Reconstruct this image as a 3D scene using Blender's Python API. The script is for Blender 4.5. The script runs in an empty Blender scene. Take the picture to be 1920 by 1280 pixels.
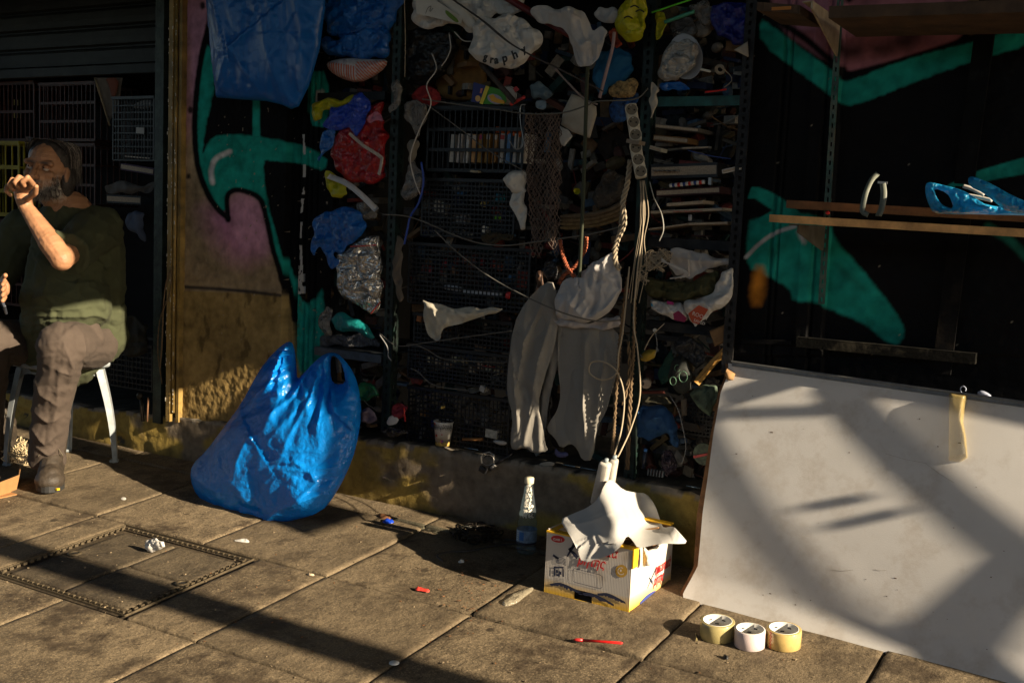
import bpy, bmesh, math, random
import numpy as np
from mathutils import Vector, Matrix
random.seed(7)
# ---------------------------------------------------------------- camera, sky, sun, exposure
SC = bpy.context.scene
F_PX = 2050.0
_v1 = np.array([-3510., -390., F_PX]); _vv = np.array([-810., 18060., F_PX])
_r = -_v1/np.linalg.norm(_v1); _d = _vv/np.linalg.norm(_vv); _d = _d-_r*_d.dot(_r); _d /= np.linalg.norm(_d)
_f = np.cross(_r, _d)
RM = np.stack([_r, _f, -_d])              # camera space (x right, y down, z forward) -> world
CAM = np.array([0., -3.25, 1.09])
cd = bpy.data.cameras.new('camera'); co = bpy.data.objects.new('camera', cd); SC.collection.objects.link(co)
cd.sensor_width = 36; cd.lens = 36*F_PX/1920; cd.clip_start = .05; cd.clip_end = 500
cr, cu, cb = RM@np.array([1, 0, 0]), RM@np.array([0, -1, 0]), RM@np.array([0, 0, -1])
co.matrix_world = Matrix(((cr[0], cu[0], cb[0], CAM[0]), (cr[1], cu[1], cb[1], CAM[1]), (cr[2], cu[2], cb[2], CAM[2]), (0, 0, 0, 1)))
SC.camera = co
SUN_EL, SUN_AZ = math.radians(22), math.radians(4.5)      # azimuth: degrees in front of the wall line, sun to the right
LDIR = Vector((math.cos(SUN_EL)*math.cos(SUN_AZ), -math.cos(SUN_EL)*math.sin(SUN_AZ), math.sin(SUN_EL)))
wd = bpy.data.worlds.new('World'); SC.world = wd; wd.use_nodes = True
nt = wd.node_tree; bg = nt.nodes['Background']; sk = nt.nodes.new('ShaderNodeTexSky'); sk.sky_type = 'NISHITA'
sk.sun_disc = False; sk.sun_elevation = SUN_EL; sk.sun_rotation = math.atan2(LDIR.x, LDIR.y)
nt.links.new(sk.outputs[0], bg.inputs[0]); bg.inputs[1].default_value = 0.05
sl = bpy.data.lights.new('sun', 'SUN'); so = bpy.data.objects.new('sun', sl); SC.collection.objects.link(so)
sl.energy = 5.0; sl.angle = math.radians(.42); sl.color = (1, .83, .60)
so.rotation_euler = LDIR.to_track_quat('Z', 'Y').to_euler()
SC.view_settings.view_transform = 'Standard'; SC.view_settings.look = 'None'; SC.view_settings.exposure = 1.5
SC.view_settings.gamma = 1; SC.view_settings.use_curve_mapping = False
SC.render.film_transparent = False
# ---------------------------------------------------------------- measuring: where a thing seen at photo pixel (px,py) stands
TILT = math.tan(math.radians(4))          # the pavement falls 4 degrees towards the road
def W(px, py, Y):
    r = RM@np.array([px-960., py-640., F_PX]); t = (Y-CAM[1])/r[1]; p = CAM+r*t; return Vector(p)
def G(px, py, h=0):
    r = RM@np.array([px-960., py-640., F_PX]); n = np.array([0, -TILT, 1.]); t = (h-n.dot(CAM))/n.dot(r); return Vector(CAM+r*t)
def gz(y): return TILT*y
def Wn(P, Y):                             # arrays of points
    P = np.asarray(P, float); D = np.stack([P[:, 0]-960, P[:, 1]-640, np.full(len(P), F_PX)], 1)@RM.T
    t = (np.asarray(Y)-CAM[1])/D[:, 1]; return CAM+D*t[:, None]
def PX(V):                                # world -> photo pixel
    c = (np.asarray(V, float)-CAM)@RM; return np.stack([c[:, 0]/c[:, 2]*F_PX+960, c[:, 1]/c[:, 2]*F_PX+640], 1)
# ---------------------------------------------------------------- noise
def _hash(ix, iy, s):
    h = (ix*374761393+iy*668265263+s*1442695041) & 0xffffffff
    h = ((h ^ (h >> 13))*1274126177) & 0xffffffff
    return ((h ^ (h >> 16)) & 0xffff)/65535.0
def pn(x, y, s=0):
    x = np.asarray(x, float); y = np.asarray(y, float); ix = np.floor(x).astype(np.int64); iy = np.floor(y).astype(np.int64)
    fx, fy = x-ix, y-iy; u, v = fx*fx*fx*(fx*(fx*6-15)+10), fy*fy*fy*(fy*(fy*6-15)+10)
    def g(i, j):
        a = _hash(ix+i, iy+j, s)*6.28318; return np.cos(a)*(fx-i)+np.sin(a)*(fy-j)
    return ((g(0, 0)*(1-u)+g(1, 0)*u)*(1-v)+(g(0, 1)*(1-u)+g(1, 1)*u)*v)*1.4
def fbm(x, y, s=0, o=3):
    r = 0; a = 1.
    for k in range(o): r = r+a*pn(x*2**k, y*2**k, s+k*17); a *= .5
    return r
def tri(x, y, s=0):                                # facetted noise: random heights joined by flat triangles
    F2, G2 = .3660254, .2113249; sk = (x+y)*F2; i = np.floor(x+sk).astype(np.int64); j = np.floor(y+sk).astype(np.int64); fx = x+sk-i; fy = y+sk-j; up = fx > fy
    a = _hash(i, j, s); b = np.where(up, _hash(i+1, j, s), _hash(i, j+1, s)); c = _hash(i+1, j+1, s); return np.where(up, a*(1-fx)+b*(fx-fy)+c*fy, a*(1-fy)+b*(fy-fx)+c*fx)*2-1
def crum(P, sc, amp, seed, st=(1, 1), rot=0., o=3):
    x, y = P[:, 0], P[:, 1]; c, s = math.cos(rot), math.sin(rot); u = (x*c+y*s)*st[0]; v = (-x*s+y*c)*st[1]; w = sc*.55
    u = u+w*pn(x/sc/1.7, y/sc/1.7, seed+1); v = v+w*pn(x/sc/1.7, y/sc/1.7, seed+2); h = 0
    for k in range(o): h = h+amp*.48**k*tri(u/sc*2.05**k, v/sc*2.05**k, seed+k*7)
    return h
# ---------------------------------------------------------------- objects
COL = SC.collection
def link(n, me, par=None):
    o = bpy.data.objects.new(n, me); COL.objects.link(o)
    if par is not None: o.parent = par
    return o
def tag(o, label=None, cat=None, group=None, kind=None):
    if label: o['label'] = label
    if cat: o['category'] = cat
    if group: o['group'] = group
    if kind: o['kind'] = kind
    return o
def thing(n, label, cat, loc=(0, 0, 0), group=None, rot=(0, 0, 0)):
    o = link(n, None); o.location = loc; o.rotation_euler = rot; return tag(o, label, cat, group)
def mesh(n, v, f, m, par=None, smooth=True, world=False):
    me = bpy.data.meshes.new(n); me.from_pydata([tuple(map(float, a)) for a in v], [], [tuple(int(i) for i in a) for a in f]); me.update()
    if m is not None: me.materials.append(m)
    if smooth: me.polygons.foreach_set('use_smooth', [True]*len(me.polygons))
    o = link(n, me, par)
    if world and par is not None:
        o.matrix_parent_inverse = par_inv(par)
    return o
def par_inv(p):
    return (Matrix.Translation(p.location)@p.rotation_euler.to_matrix().to_4x4()).inverted()
class MB:
    def __init__(s): s.v = []; s.f = []
    def add(s, v, f):
        b = len(s.v); s.v += [tuple(a) for a in v]; s.f += [tuple(i+b for i in q) for q in f]; return s
    def box(s, c, d, R=None, bev=0):
        x, y, z = d[0]/2, d[1]/2, d[2]/2
        if bev <= 0:
            v = [Vector((a*x, b*y, e*z)) for a in (-1, 1) for b in (-1, 1) for e in (-1, 1)]
            f = [(0, 1, 3, 2), (4, 6, 7, 5), (0, 4, 5, 1), (2, 3, 7, 6), (0, 2, 6, 4), (1, 5, 7, 3)]
        else:
            bm = bmesh.new(); bmesh.ops.create_cube(bm, size=1); bmesh.ops.scale(bm, vec=d, verts=bm.verts)
            bmesh.ops.bevel(bm, geom=bm.edges[:], offset=bev, segments=2, affect='EDGES', profile=.5)
            bm.verts.ensure_lookup_table(); bm.verts.index_update()
            v = [p.co.copy() for p in bm.verts]; f = [[p.index for p in q.verts] for q in bm.faces]; bm.free()
        if R is not None: v = [R@p for p in v]
        c = Vector(c); return s.add([p+c for p in v], f)
    def bar(s, a, b, w, t, up=(0, -1, 0)):           # box from a to b, w across, t along up
        a, b = Vector(a), Vector(b); d = b-a; L = d.length
        if L < 1e-6: return s
        z = d/L; y = Vector(up); y = (y-z*y.dot(z)).normalized(); x = y.cross(z)
        v = [p+x*i*w/2+y*j*t/2 for p in (a, b) for i in (-1, 1) for j in (-1, 1)]
        return s.add(v, [(0, 1, 3, 2), (4, 6, 7, 5), (0, 4, 5, 1), (2, 3, 7, 6), (0, 2, 6, 4), (1, 5, 7, 3)])
    def tube(s, pts, r, n=6, cap=True):
        pts = [Vector(p) for p in pts]; k = len(pts); r = r if hasattr(r, '__len__') else [r]*k
        t0 = (pts[1]-pts[0]).normalized(); a = t0.orthogonal().normalized(); v = []
        for i, p in enumerate(pts):
            t = (pts[min(i+1, k-1)]-pts[max(i-1, 0)]).normalized(); a = (a-t*a.dot(t))
            a = a.normalized() if a.length > 1e-6 else t.orthogonal().normalized(); b = t.cross(a)
            v += [p+(a*math.cos(j*2*math.pi/n)+b*math.sin(j*2*math.pi/n))*r[i] for j in range(n)]
        f = [(i*n+j, i*n+(j+1) % n, (i+1)*n+(j+1) % n, (i+1)*n+j) for i in range(k-1) for j in range(n)]
        if cap: f += [tuple(range(n))[::-1], tuple((k-1)*n+j for j in range(n))]
        return s.add(v, f)
    def lathe(s, prof, c=(0, 0, 0), n=28, R=None, a0=0, a1=2*math.pi, closed=True):
        m = n if closed else n+1; v = []
        for r, z in prof:
            for j in range(m):
                a = a0+(a1-a0)*j/n; p = Vector((r*math.cos(a), r*math.sin(a), z))
                v.append((R@p if R is not None else p)+Vector(c))
        f = []
        for i in range(len(prof)-1):
            for j in range(n): q = (j+1) % m; f.append((i*m+j, i*m+q, (i+1)*m+q, (i+1)*m+j))
        return s.add(v, f)
    def ell(s, c, r, R=None, n=12, k=8):
        pr = [(max(1e-4, math.sin(math.pi*i/k)), -math.cos(math.pi*i/k)) for i in range(k+1)]; v = []
        S = Matrix.Diagonal(r); Q = (R@S) if R is not None else S
        return s.lathe(pr, c, n, Q)
    def build(s, n, m, par=None, smooth=False, world=True):
        o = mesh(n, s.v, s.f, m, par, smooth)
        if par is not None and world: o.matrix_parent_inverse = par_inv(par)
        return o
def spline(pts, n=8):                       # Catmull-Rom
    P = [Vector(p) for p in pts]; P = [P[0]*2-P[1]]+P+[P[-1]*2-P[-2]]; out = []
    for i in range(1, len(P)-2):
        for k in range(n):
            t = k/n; a, b, c, d = P[i-1], P[i], P[i+1], P[i+2]
            out.append(.5*((2*b)+(c-a)*t+(2*a-5*b+4*c-d)*t*t+(3*b-a-3*c+d)*t**3))
    return out+[P[-2]]
# ---------------------------------------------------------------- materials
MT = {}
def M(key, c=(.5, .5, .5), r=.7, metal=0, var=.0, vs=20, bump=0, bs=60, spec=.5, crinkle=0, cs=25, trans=0, alpha=1, sheen=0, vcol=False, transl=0, dirt=0, dirtc=(.05, .035, .02), ior=1.45, coat=0, weave=0):
    if key in MT: return MT[key]
    m = bpy.data.materials.new(key); MT[key] = m; m.use_nodes = True; t = m.node_tree; N = t.nodes; b = N['Principled BSDF']; L = t.links.new
    tc = N.new('ShaderNodeTexCoord'); geo = N.new('ShaderNodeNewGeometry')
    pos = geo.outputs['Position']
    def noise(sc, det=6, rough=.6, vec=None):
        n = N.new('ShaderNodeTexNoise'); n.inputs['Scale'].default_value = sc; n.inputs['Detail'].default_value = det; n.inputs['Roughness'].default_value = rough; L(vec or pos, n.inputs['Vector']); return n
    col = None
    if vcol:
        a = N.new('ShaderNodeVertexColor'); a.layer_name = 'Col'; col = a.outputs['Color']
    else:
        rgb = N.new('ShaderNodeRGB'); rgb.outputs[0].default_value = (*c, 1); col = rgb.outputs[0]
    if var > 0:
        n = noise(vs); mr = N.new('ShaderNodeMapRange'); mr.inputs[1].default_value = .3; mr.inputs[2].default_value = .7; mr.inputs[3].default_value = 1-var; mr.inputs[4].default_value = 1+var
        L(n.outputs[0], mr.inputs[0]); mx = N.new('ShaderNodeVectorMath'); mx.operation = 'SCALE'; L(col, mx.inputs[0]); L(mr.outputs[0], mx.inputs['Scale']); col = mx.outputs[0]
    if dirt > 0:
        n = noise(9, 8, .7); mr = N.new('ShaderNodeMapRange'); mr.inputs[1].default_value = .5; mr.inputs[2].default_value = .72; mr.inputs[3].default_value = 0; mr.inputs[4].default_value = dirt
        L(n.outputs[0], mr.inputs[0]); mx = N.new('ShaderNodeMixRGB'); L(mr.outputs[0], mx.inputs[0]); L(col, mx.inputs[1]); mx.inputs[2].default_value = (*dirtc, 1); col = mx.outputs[0]
    L(col, b.inputs['Base Color'])
    b.inputs['Roughness'].default_value = r; b.inputs['Metallic'].default_value = metal; b.inputs['Specular IOR Level'].default_value = spec
    b.inputs['IOR'].default_value = ior; b.inputs['Transmission Weight'].default_value = trans; b.inputs['Alpha'].default_value = alpha
    b.inputs['Coat Weight'].default_value = coat; b.inputs['Sheen Weight'].default_value = sheen
    nrm = None
    if bump > 0:
        n = noise(bs, 8, .65); bp = N.new('ShaderNodeBump'); bp.inputs['Strength'].default_value = bump; bp.inputs['Distance'].default_value = .004; L(n.outputs[0], bp.inputs['Height']); nrm = bp.outputs[0]
    if weave > 0:
        wv = N.new('ShaderNodeTexVoronoi'); wv.inputs['Scale'].default_value = weave; L(pos, wv.inputs['Vector'])
        bp = N.new('ShaderNodeBump'); bp.inputs['Strength'].default_value = .5; bp.inputs['Distance'].default_value = .001; L(wv.outputs['Distance'], bp.inputs['Height'])
        if nrm: L(nrm, bp.inputs['Normal'])
        nrm = bp.outputs[0]
    if crinkle > 0:
        n = noise(cs*.5, 3, .5); ad = N.new('ShaderNodeVectorMath'); ad.operation = 'MULTIPLY_ADD'; L(n.outputs['Color'], ad.inputs[0]); ad.inputs[1].default_value = (.06, .06, .06); L(pos, ad.inputs[2])
        prev = None
        for q, (s_, w) in enumerate(((cs, 1), (cs*2.7, .45))):
            v = N.new('ShaderNodeTexVoronoi'); v.feature = 'F1'; v.distance = 'MINKOWSKI' if q == 0 else 'EUCLIDEAN'; v.inputs['Scale'].default_value = s_; L(ad.outputs[0], v.inputs['Vector'])
            mu = N.new('ShaderNodeMath'); mu.operation = 'MULTIPLY'; mu.inputs[1].default_value = w/s_*10; L(v.outputs['Distance'], mu.inputs[0])
            if prev: a2 = N.new('ShaderNodeMath'); a2.operation = 'ADD'; L(prev, a2.inputs[0]); L(mu.outputs[0], a2.inputs[1]); prev = a2.outputs[0]
            else: prev = mu.outputs[0]
        bp = N.new('ShaderNodeBump'); bp.inputs['Strength'].default_value = crinkle; bp.inputs['Distance'].default_value = .03; L(prev, bp.inputs['Height'])
        if nrm: L(nrm, bp.inputs['Normal'])
        nrm = bp.outputs[0]
    if nrm: L(nrm, b.inputs['Normal'])
    if transl > 0:
        tr = N.new('ShaderNodeBsdfTranslucent'); L(col, tr.inputs['Color']); ms = N.new('ShaderNodeMixShader'); ms.inputs[0].default_value = transl
        out = N['Material Output']; L(b.outputs[0], ms.inputs[1]); L(tr.outputs[0], ms.inputs[2]); L(ms.outputs[0], out.inputs['Surface'])
    return m
# ---------------------------------------------------------------- outline -> solid with thickness, bulge and folds
def sdf(P, poly):
    poly = np.asarray(poly, float); A = poly; B = np.roll(poly, -1, 0)
    d = np.full(len(P), 1e18); near = np.zeros_like(P); inside = np.zeros(len(P), bool)
    for a, b in zip(A, B):
        e = b-a; L2 = e.dot(e)
        if L2 == 0: continue
        t = np.clip(((P-a)@e)/L2, 0, 1); q = a+t[:, None]*e; dd = ((P-q)**2).sum(1); m = dd < d; d[m] = dd[m]; near[m] = q[m]
        c = ((a[1] > P[:, 1]) != (b[1] > P[:, 1]))
        if abs(e[1]) > 1e-12: c &= P[:, 0] < e[0]*(P[:, 1]-a[1])/e[1]+a[0]; inside ^= c
    d = np.sqrt(d); return np.where(inside, d, -d), near
def chaikin(p, n=2):
    p = np.asarray(p, float)
    for _ in range(n):
        q = np.roll(p, -1, 0); p = np.stack([.75*p+.25*q, .25*p+.75*q], 1).reshape(-1, 2)
    return p
def crs(P, n, amp, L, seed=1, ang=None, spread=3.2, win=.9):
    rg = np.random.RandomState(seed); lo, hi = P.min(0), P.max(0); h = np.zeros(len(P))
    for _ in range(n):
        c = lo+(hi-lo)*rg.rand(2); a = (rg.rand()*3.1416 if ang is None else ang+rg.randn()*spread)
        t = np.array([math.cos(a), math.sin(a)]); nn = np.array([-t[1], t[0]]); l = L*(.5+rg.rand()); q = P-c
        u = q@t; w = q@nn; k = w/(l*.35)
        h += amp*(.4+rg.rand())*rg.choice([-1, 1])*np.exp(-np.abs(k)*1.4)*np.exp(-(u/l)**2)*(1 if rg.rand() < .5 else np.sign(w)*.7)
    return h
def rad(P, cx, cy, k, amp, r0, r1, seed=3):
    d = P-np.array([cx, cy]); r = np.hypot(d[:, 0], d[:, 1]); th = np.arctan2(d[:, 1], d[:, 0])
    w = np.clip(r/r0, 0, 1)*np.clip(1-(r-r0)/(r1-r0), 0, 1)
    ph = k*th+2*pn(th*2.2, r/120., seed)+1.2*pn(th*5, r/60, seed+4); return amp*w*(1-2*np.abs(np.sin(ph)))
def fold(P, pts, amp, w):                  # a ridge along a polyline of pixels
    d = np.full(len(P), 1e9); fr = np.zeros(len(P)); pts = np.asarray(pts, float); n = len(pts)-1
    for i in range(n):
        a, b = pts[i], pts[i+1]; e = b-a; t = np.clip(((P-a)@e)/e.dot(e), 0, 1); q = np.hypot(*(P-a-t[:, None]*e).T); m = q < d; d[m] = q[m]; fr[m] = (i+t[m])/n
    return amp*np.exp(-d/w)*np.sin(np.clip(fr, .03, .97)*3.1416)**.5
def puff(n, outline, Y, m, th=.03, back=.3, step=3.2, D=25, h=None, nrm=(.35, -.94, 0), sm=2, holes=(), par=None, Yf=None, label=None, cat=None, group=None, smooth=True, mint=.0008, edge=8., place=None, col=None):
    out = chaikin(outline, sm) if sm else np.asarray(outline, float); hs = [chaikin(q, sm) if sm else np.asarray(q, float) for q in holes]
    lo, hi = out.min(0)-step, out.max(0)+step; nx = int((hi[0]-lo[0])/step)+2; ny = int((hi[1]-lo[1])/step)+2
    X, Yy = np.meshgrid(lo[0]+np.arange(nx)*step, lo[1]+np.arange(ny)*step); P = np.stack([X.ravel(), Yy.ravel()], 1)
    sd, near = sdf(P, out)
    for q in hs:
        s2, n2 = sdf(P, q); mm = -s2 < sd; sd = np.where(mm, -s2, sd); near[mm] = n2[mm]
    keep = sd > -1.45*step; snap = keep & (sd < .3*step); P[snap] = near[snap]; sd[snap] = 0
    idx = np.arange(nx*ny).reshape(ny, nx); q = np.stack([idx[:-1, :-1], idx[:-1, 1:], idx[1:, 1:], idx[1:, :-1]], -1).reshape(-1, 4)
    q = q[keep[q].all(1) & (sd[q].max(1) > 0)]
    used = np.unique(q); rm = np.full(nx*ny, -1); rm[used] = np.arange(len(used)); q = rm[q]; P = P[used]; sd = sd[used]
    k = np.clip(sd/D, 0, 1); prof = np.sqrt(np.clip(1-(1-k)**2, 0, 1)); hh = h(P) if h else 0
    fr = mint/2+th*prof+hh*np.clip(sd/edge, 0, 1); bk = -mint/2-back*th*prof+(hh*np.clip(sd/edge, 0, 1) if back == 0 or th < .006 else 0)
    if place is not None: base, nn = place(P)
    else:
        base = Wn(P, np.full(len(P), float(Y)) if Yf is None else Yf(P)); nn = np.array(nrm, float)/np.linalg.norm(nrm)
    # pixels run down, so this winding makes the front face the camera
    V = np.concatenate([base+fr[:, None]*nn, base+bk[:, None]*nn]); N_ = len(P); q1 = q[:, ::-1]; F = [tuple(a) for a in q1]+[tuple(a+N_) for a in q]
    ed = {}
    for a in q1:
        for i in range(4):
            e = (a[i], a[(i+1) % 4]); 
            if (e[1], e[0]) in ed: del ed[(e[1], e[0])]
            else: ed[e] = 1
    F += [(b, a, a+N_, b+N_) for a, b in ed]
    F = [tuple(dict.fromkeys(f)) for f in F]
    o = mesh(n, V, [f for f in F if len(f) > 2], m, par, smooth)
    if smooth: o.data.set_sharp_from_angle(angle=math.radians(62))
    if par is not None: o.matrix_parent_inverse = par_inv(par)
    if col is not None:
        setcol(o.data, np.concatenate([col(P), col(P)]))
    return tag(o, label, cat, group) if label else o
def setcol(me, c):
    a = me.color_attributes.new('Col', 'FLOAT_COLOR', 'POINT'); d = np.ones((len(me.vertices), 4), np.float32); d[:, :3] = c; a.data.foreach_set('color', d.ravel())
def idw(A, p=3., soft=34):
    A = np.array(A, float)
    def f(P):
        d = np.hypot(P[:, None, 0]-A[None, :, 0], P[:, None, 1]-A[None, :, 1])+soft; w = d**-p; return (w*A[None, :, 2]).sum(1)/w.sum(1)
    return f
def tps(A):                                 # smooth surface through (px, py, value) points
    A = np.array(A, float); X = A[:, :2]/100; n = len(X)
    def k(r2): return r2*np.log(r2+1e-9)*.5
    K = k(((X[:, None]-X[None])**2).sum(-1))+np.eye(n)*.004; Q = np.hstack([np.ones((n, 1)), X]); S = np.block([[K, Q], [Q.T, np.zeros((3, 3))]]); w = np.linalg.solve(S, np.concatenate([A[:, 2], np.zeros(3)]))
    def f(P):
        p = P/100; return k(((p[:, None]-X[None])**2).sum(-1))@w[:n]+w[n]+p@w[n+1:]
    return f
def cord(n, pts, r, m, label=None, cat=None, par=None, group=None, seg=8, sides=6):
    V = [W(p[0], p[1], p[2]) for p in pts]; mb = MB().tube(spline(V, seg), r, sides)
    o = mb.build(n, m, par, True); return tag(o, label, cat, group) if label else o
def text(s, size, m, par, mat4, ext=.0004, name='lettering', shear=0, sx=1, bold=0):
    c = bpy.data.curves.new(name, 'FONT'); c.body = s; c.size = size; c.extrude = ext; c.shear = shear; c.offset = bold; c.resolution_u = 3; c.align_x = 'LEFT'
    t = bpy.data.objects.new('tmp', c); COL.objects.link(t); dg = bpy.context.evaluated_depsgraph_get(); me = bpy.data.meshes.new_from_object(t.evaluated_get(dg)); bpy.data.objects.remove(t); me.materials.clear(); me.materials.append(m)
    o = link(name, me, par); o.matrix_local = mat4@Matrix.Diagonal((sx, 1, 1, 1)); return o
# ================================================================ THE SETTING
# ---- pavement
def concrete(key, base, dark, sc=1., gum=True):
    if key in MT: return MT[key]
    m = bpy.data.materials.new(key); MT[key] = m; m.use_nodes = True; t = m.node_tree; N = t.nodes; b = N['Principled BSDF']; L = t.links.new
    geo = N.new('ShaderNodeNewGeometry'); pos = geo.outputs['Position']; oi = N.new('ShaderNodeObjectInfo')
    def nz(s, d=6, r=.6):
        n = N.new('ShaderNodeTexNoise'); n.inputs['Scale'].default_value = s*sc; n.inputs['Detail'].default_value = d; n.inputs['Roughness'].default_value = r; L(pos, n.inputs['Vector']); return n.outputs[0]
    def mr(x, a, b_, c, d):
        n = N.new('ShaderNodeMapRange'); n.inputs[1].default_value = a; n.inputs[2].default_value = b_; n.inputs[3].default_value = c; n.inputs[4].default_value = d; L(x, n.inputs[0]); return n.outputs[0]
    def mix(f, a, b_, ty='MIX'):
        n = N.new('ShaderNodeMixRGB'); n.blend_type = ty
        if isinstance(f, float): n.inputs[0].default_value = f
        else: L(f, n.inputs[0])
        for i, q in ((1, a), (2, b_)):
            if isinstance(q, tuple): n.inputs[i].default_value = (*q, 1)
            else: L(q, n.inputs[i])
        return n.outputs[0]
    c = mix(mr(nz(2.6, 6, .7), .38, .62, 0, 1), base, tuple(x*.55 for x in base))
    c = mix(mr(nz(1.3, 8, .8), .52, .62, 0, .55), c, dark)
    c = mix(mr(nz(140, 3, .8), .5, .68, 0, .75), c, tuple(min(1, x*1.75) for x in base))      # light grit
    c = mix(mr(nz(220, 2, .8), .52, .64, 0, .85), c, tuple(x*.25 for x in base))                   # dark grit
    c = mix(mr(nz(6.5, 9, .75), .49, .62, 0, .9), c, dark)                                 # grime
    c = mix(mr(nz(38, 6, .7), .58, .68, 0, .85), c, dark)
    if gum:
        v = N.new('ShaderNodeTexVoronoi'); v.inputs['Scale'].default_value = 4.3; L(pos, v.inputs['Vector'])
        n2 = N.new('ShaderNodeVectorMath'); n2.operation = 'ADD'
        c = mix(mr(v.outputs['Distance'], .045, .075, .85, 0), c, tuple(x*.5 for x in dark))
    c = mix(mr(oi.outputs['Random'], 0, 1, 0, .45), c, tuple(x*.5 for x in base))
    L(c, b.inputs['Base Color']); b.inputs['Roughness'].default_value = .85; b.inputs['Specular IOR Level'].default_value = .3
    h1 = N.new('ShaderNodeBump'); h1.inputs['Strength'].default_value = .9; h1.inputs['Distance'].default_value = .003; L(nz(120, 4, .75), h1.inputs['Height'])
    h2 = N.new('ShaderNodeBump'); h2.inputs['Strength'].default_value = .8; h2.inputs['Distance'].default_value = .012; L(nz(16, 6, .6), h2.inputs['Height']); L(h1.outputs[0], h2.inputs['Normal'])
    L(h2.outputs[0], b.inputs['Normal']); return m
mpave = concrete('paving', (.205, .155, .094), (.034, .022, .012)); mjoint = concrete('joint', (.085, .062, .036), (.012, .008, .005), gum=False)
mroad = concrete('asphalt', (.05, .047, .042), (.02, .018, .015), .6)
def sheet(n, x0, x1, y0, y1, z, m, nx=2, ny=2):
    v = []; f = []
    for j in range(ny+1):
        for i in range(nx+1):
            x = x0+(x1-x0)*i/nx; y = y0+(y1-y0)*j/ny; v.append((x, y, gz(y)+z))
    for j in range(ny):
        for i in range(nx): a = j*(nx+1)+i; f.append((a, a+1, a+nx+2, a+nx+1))
    return mesh(n, v, f, m, smooth=False)
pav = tag(sheet('pavement', -9, 7, -2.9, .9, -.012, mjoint), 'gritty brown concrete slab pavement', kind='structure')
road = tag(mesh('road', [(-150, -150, -.36), (150, -150, -.36), (150, 150, -.36), (-150, 150, -.36)], [(0, 1, 2, 3)], mroad, smooth=False), 'dark asphalt road', kind='structure')
kb = MB(); kb.box((-1, -2.99, -.27), (16, .17, .16)); tag(kb.build('kerb', mpave), 'concrete kerb along the road', kind='structure')
def slab(x0, x1, y0, y1, seed, par=pav, m=mpave, z=0, q=.02, name='paving_slab'):
    rg = np.random.RandomState(seed); g = .0026; x0 += g; x1 -= g; y0 += g*1.9; y1 -= g*1.9; nx = max(2, int((x1-x0)/q)); ny = max(2, int((y1-y0)/q))
    xs = np.concatenate([[x0, x0+.004], np.linspace(x0, x1, nx+1)[1:-1], [x1-.004, x1]]); ys = np.concatenate([[y0, y0+.004], np.linspace(y0, y1, ny+1)[1:-1], [y1-.004, y1]])
    X, Y = np.meshgrid(xs, ys); e = np.minimum(np.minimum(X-x0, x1-X), np.minimum(Y-y0, y1-Y)); tz = rg.randn()*.0012; tx, ty = rg.randn(2)*.002
    Z = z+tz+(X-(x0+x1)/2)*tx+(Y-(y0+y1)/2)*ty+.0012*pn(X*9+seed, Y*9, 5)-np.where(e < .001, .0035+.002*np.abs(pn(X*30, Y*30, seed)), 0)
    nX = X+.0022*pn(X*25, Y*25, 3)*(e < .001); nY = Y+.0022*pn(X*25, Y*25, 8)*(e < .001)
    H, Wd = X.shape; V = np.stack([nX, nY, Z+TILT*Y], -1).reshape(-1, 3); idx = np.arange(H*Wd).reshape(H, Wd)
    F = np.stack([idx[:-1, :-1], idx[:-1, 1:], idx[1:, 1:], idx[1:, :-1]], -1).reshape(-1, 4).tolist(); b = len(V)
    ring = list(idx[0, :])+list(idx[1:, -1])+list(idx[-1, -2::-1])+list(idx[-2:0:-1, 0]); low = V[ring].copy(); low[:, 2] -= .02
    F += [(ring[i], b+i, b+(i+1) % len(ring), ring[(i+1) % len(ring)]) for i in range(len(ring))]
    return mesh(name, np.concatenate([V, low]), F, m, par)
XJ = [-6.55-.545*0+.0]; xs_ = [-1.607+.5375*k for k in range(-11, 7)]; ys_ = [-2.83, -2.29, -1.75, -1.21, -.67, -.13, .02]
sd_ = 0
for r in range(len(ys_)-1):
    for k in range(len(xs_)-1):
        x0, x1 = xs_[k], xs_[k+1]; sd_ += 1
        if r == 3 and x0 > -3.3 and x1 < -2.1:
            if x0 < -2.9: slab(x0, -3.055, ys_[r], ys_[r+1], sd_)
            else: slab(-2.425, x1, ys_[r], ys_[r+1], sd_)
            continue
        if r == 5: slab(x0+.02*math.sin(k), x1+.02*math.sin(k+1), ys_[r], ys_[r+1], sd_); continue
        slab(x0, x1, ys_[r], ys_[r+1], sd_)
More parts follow.
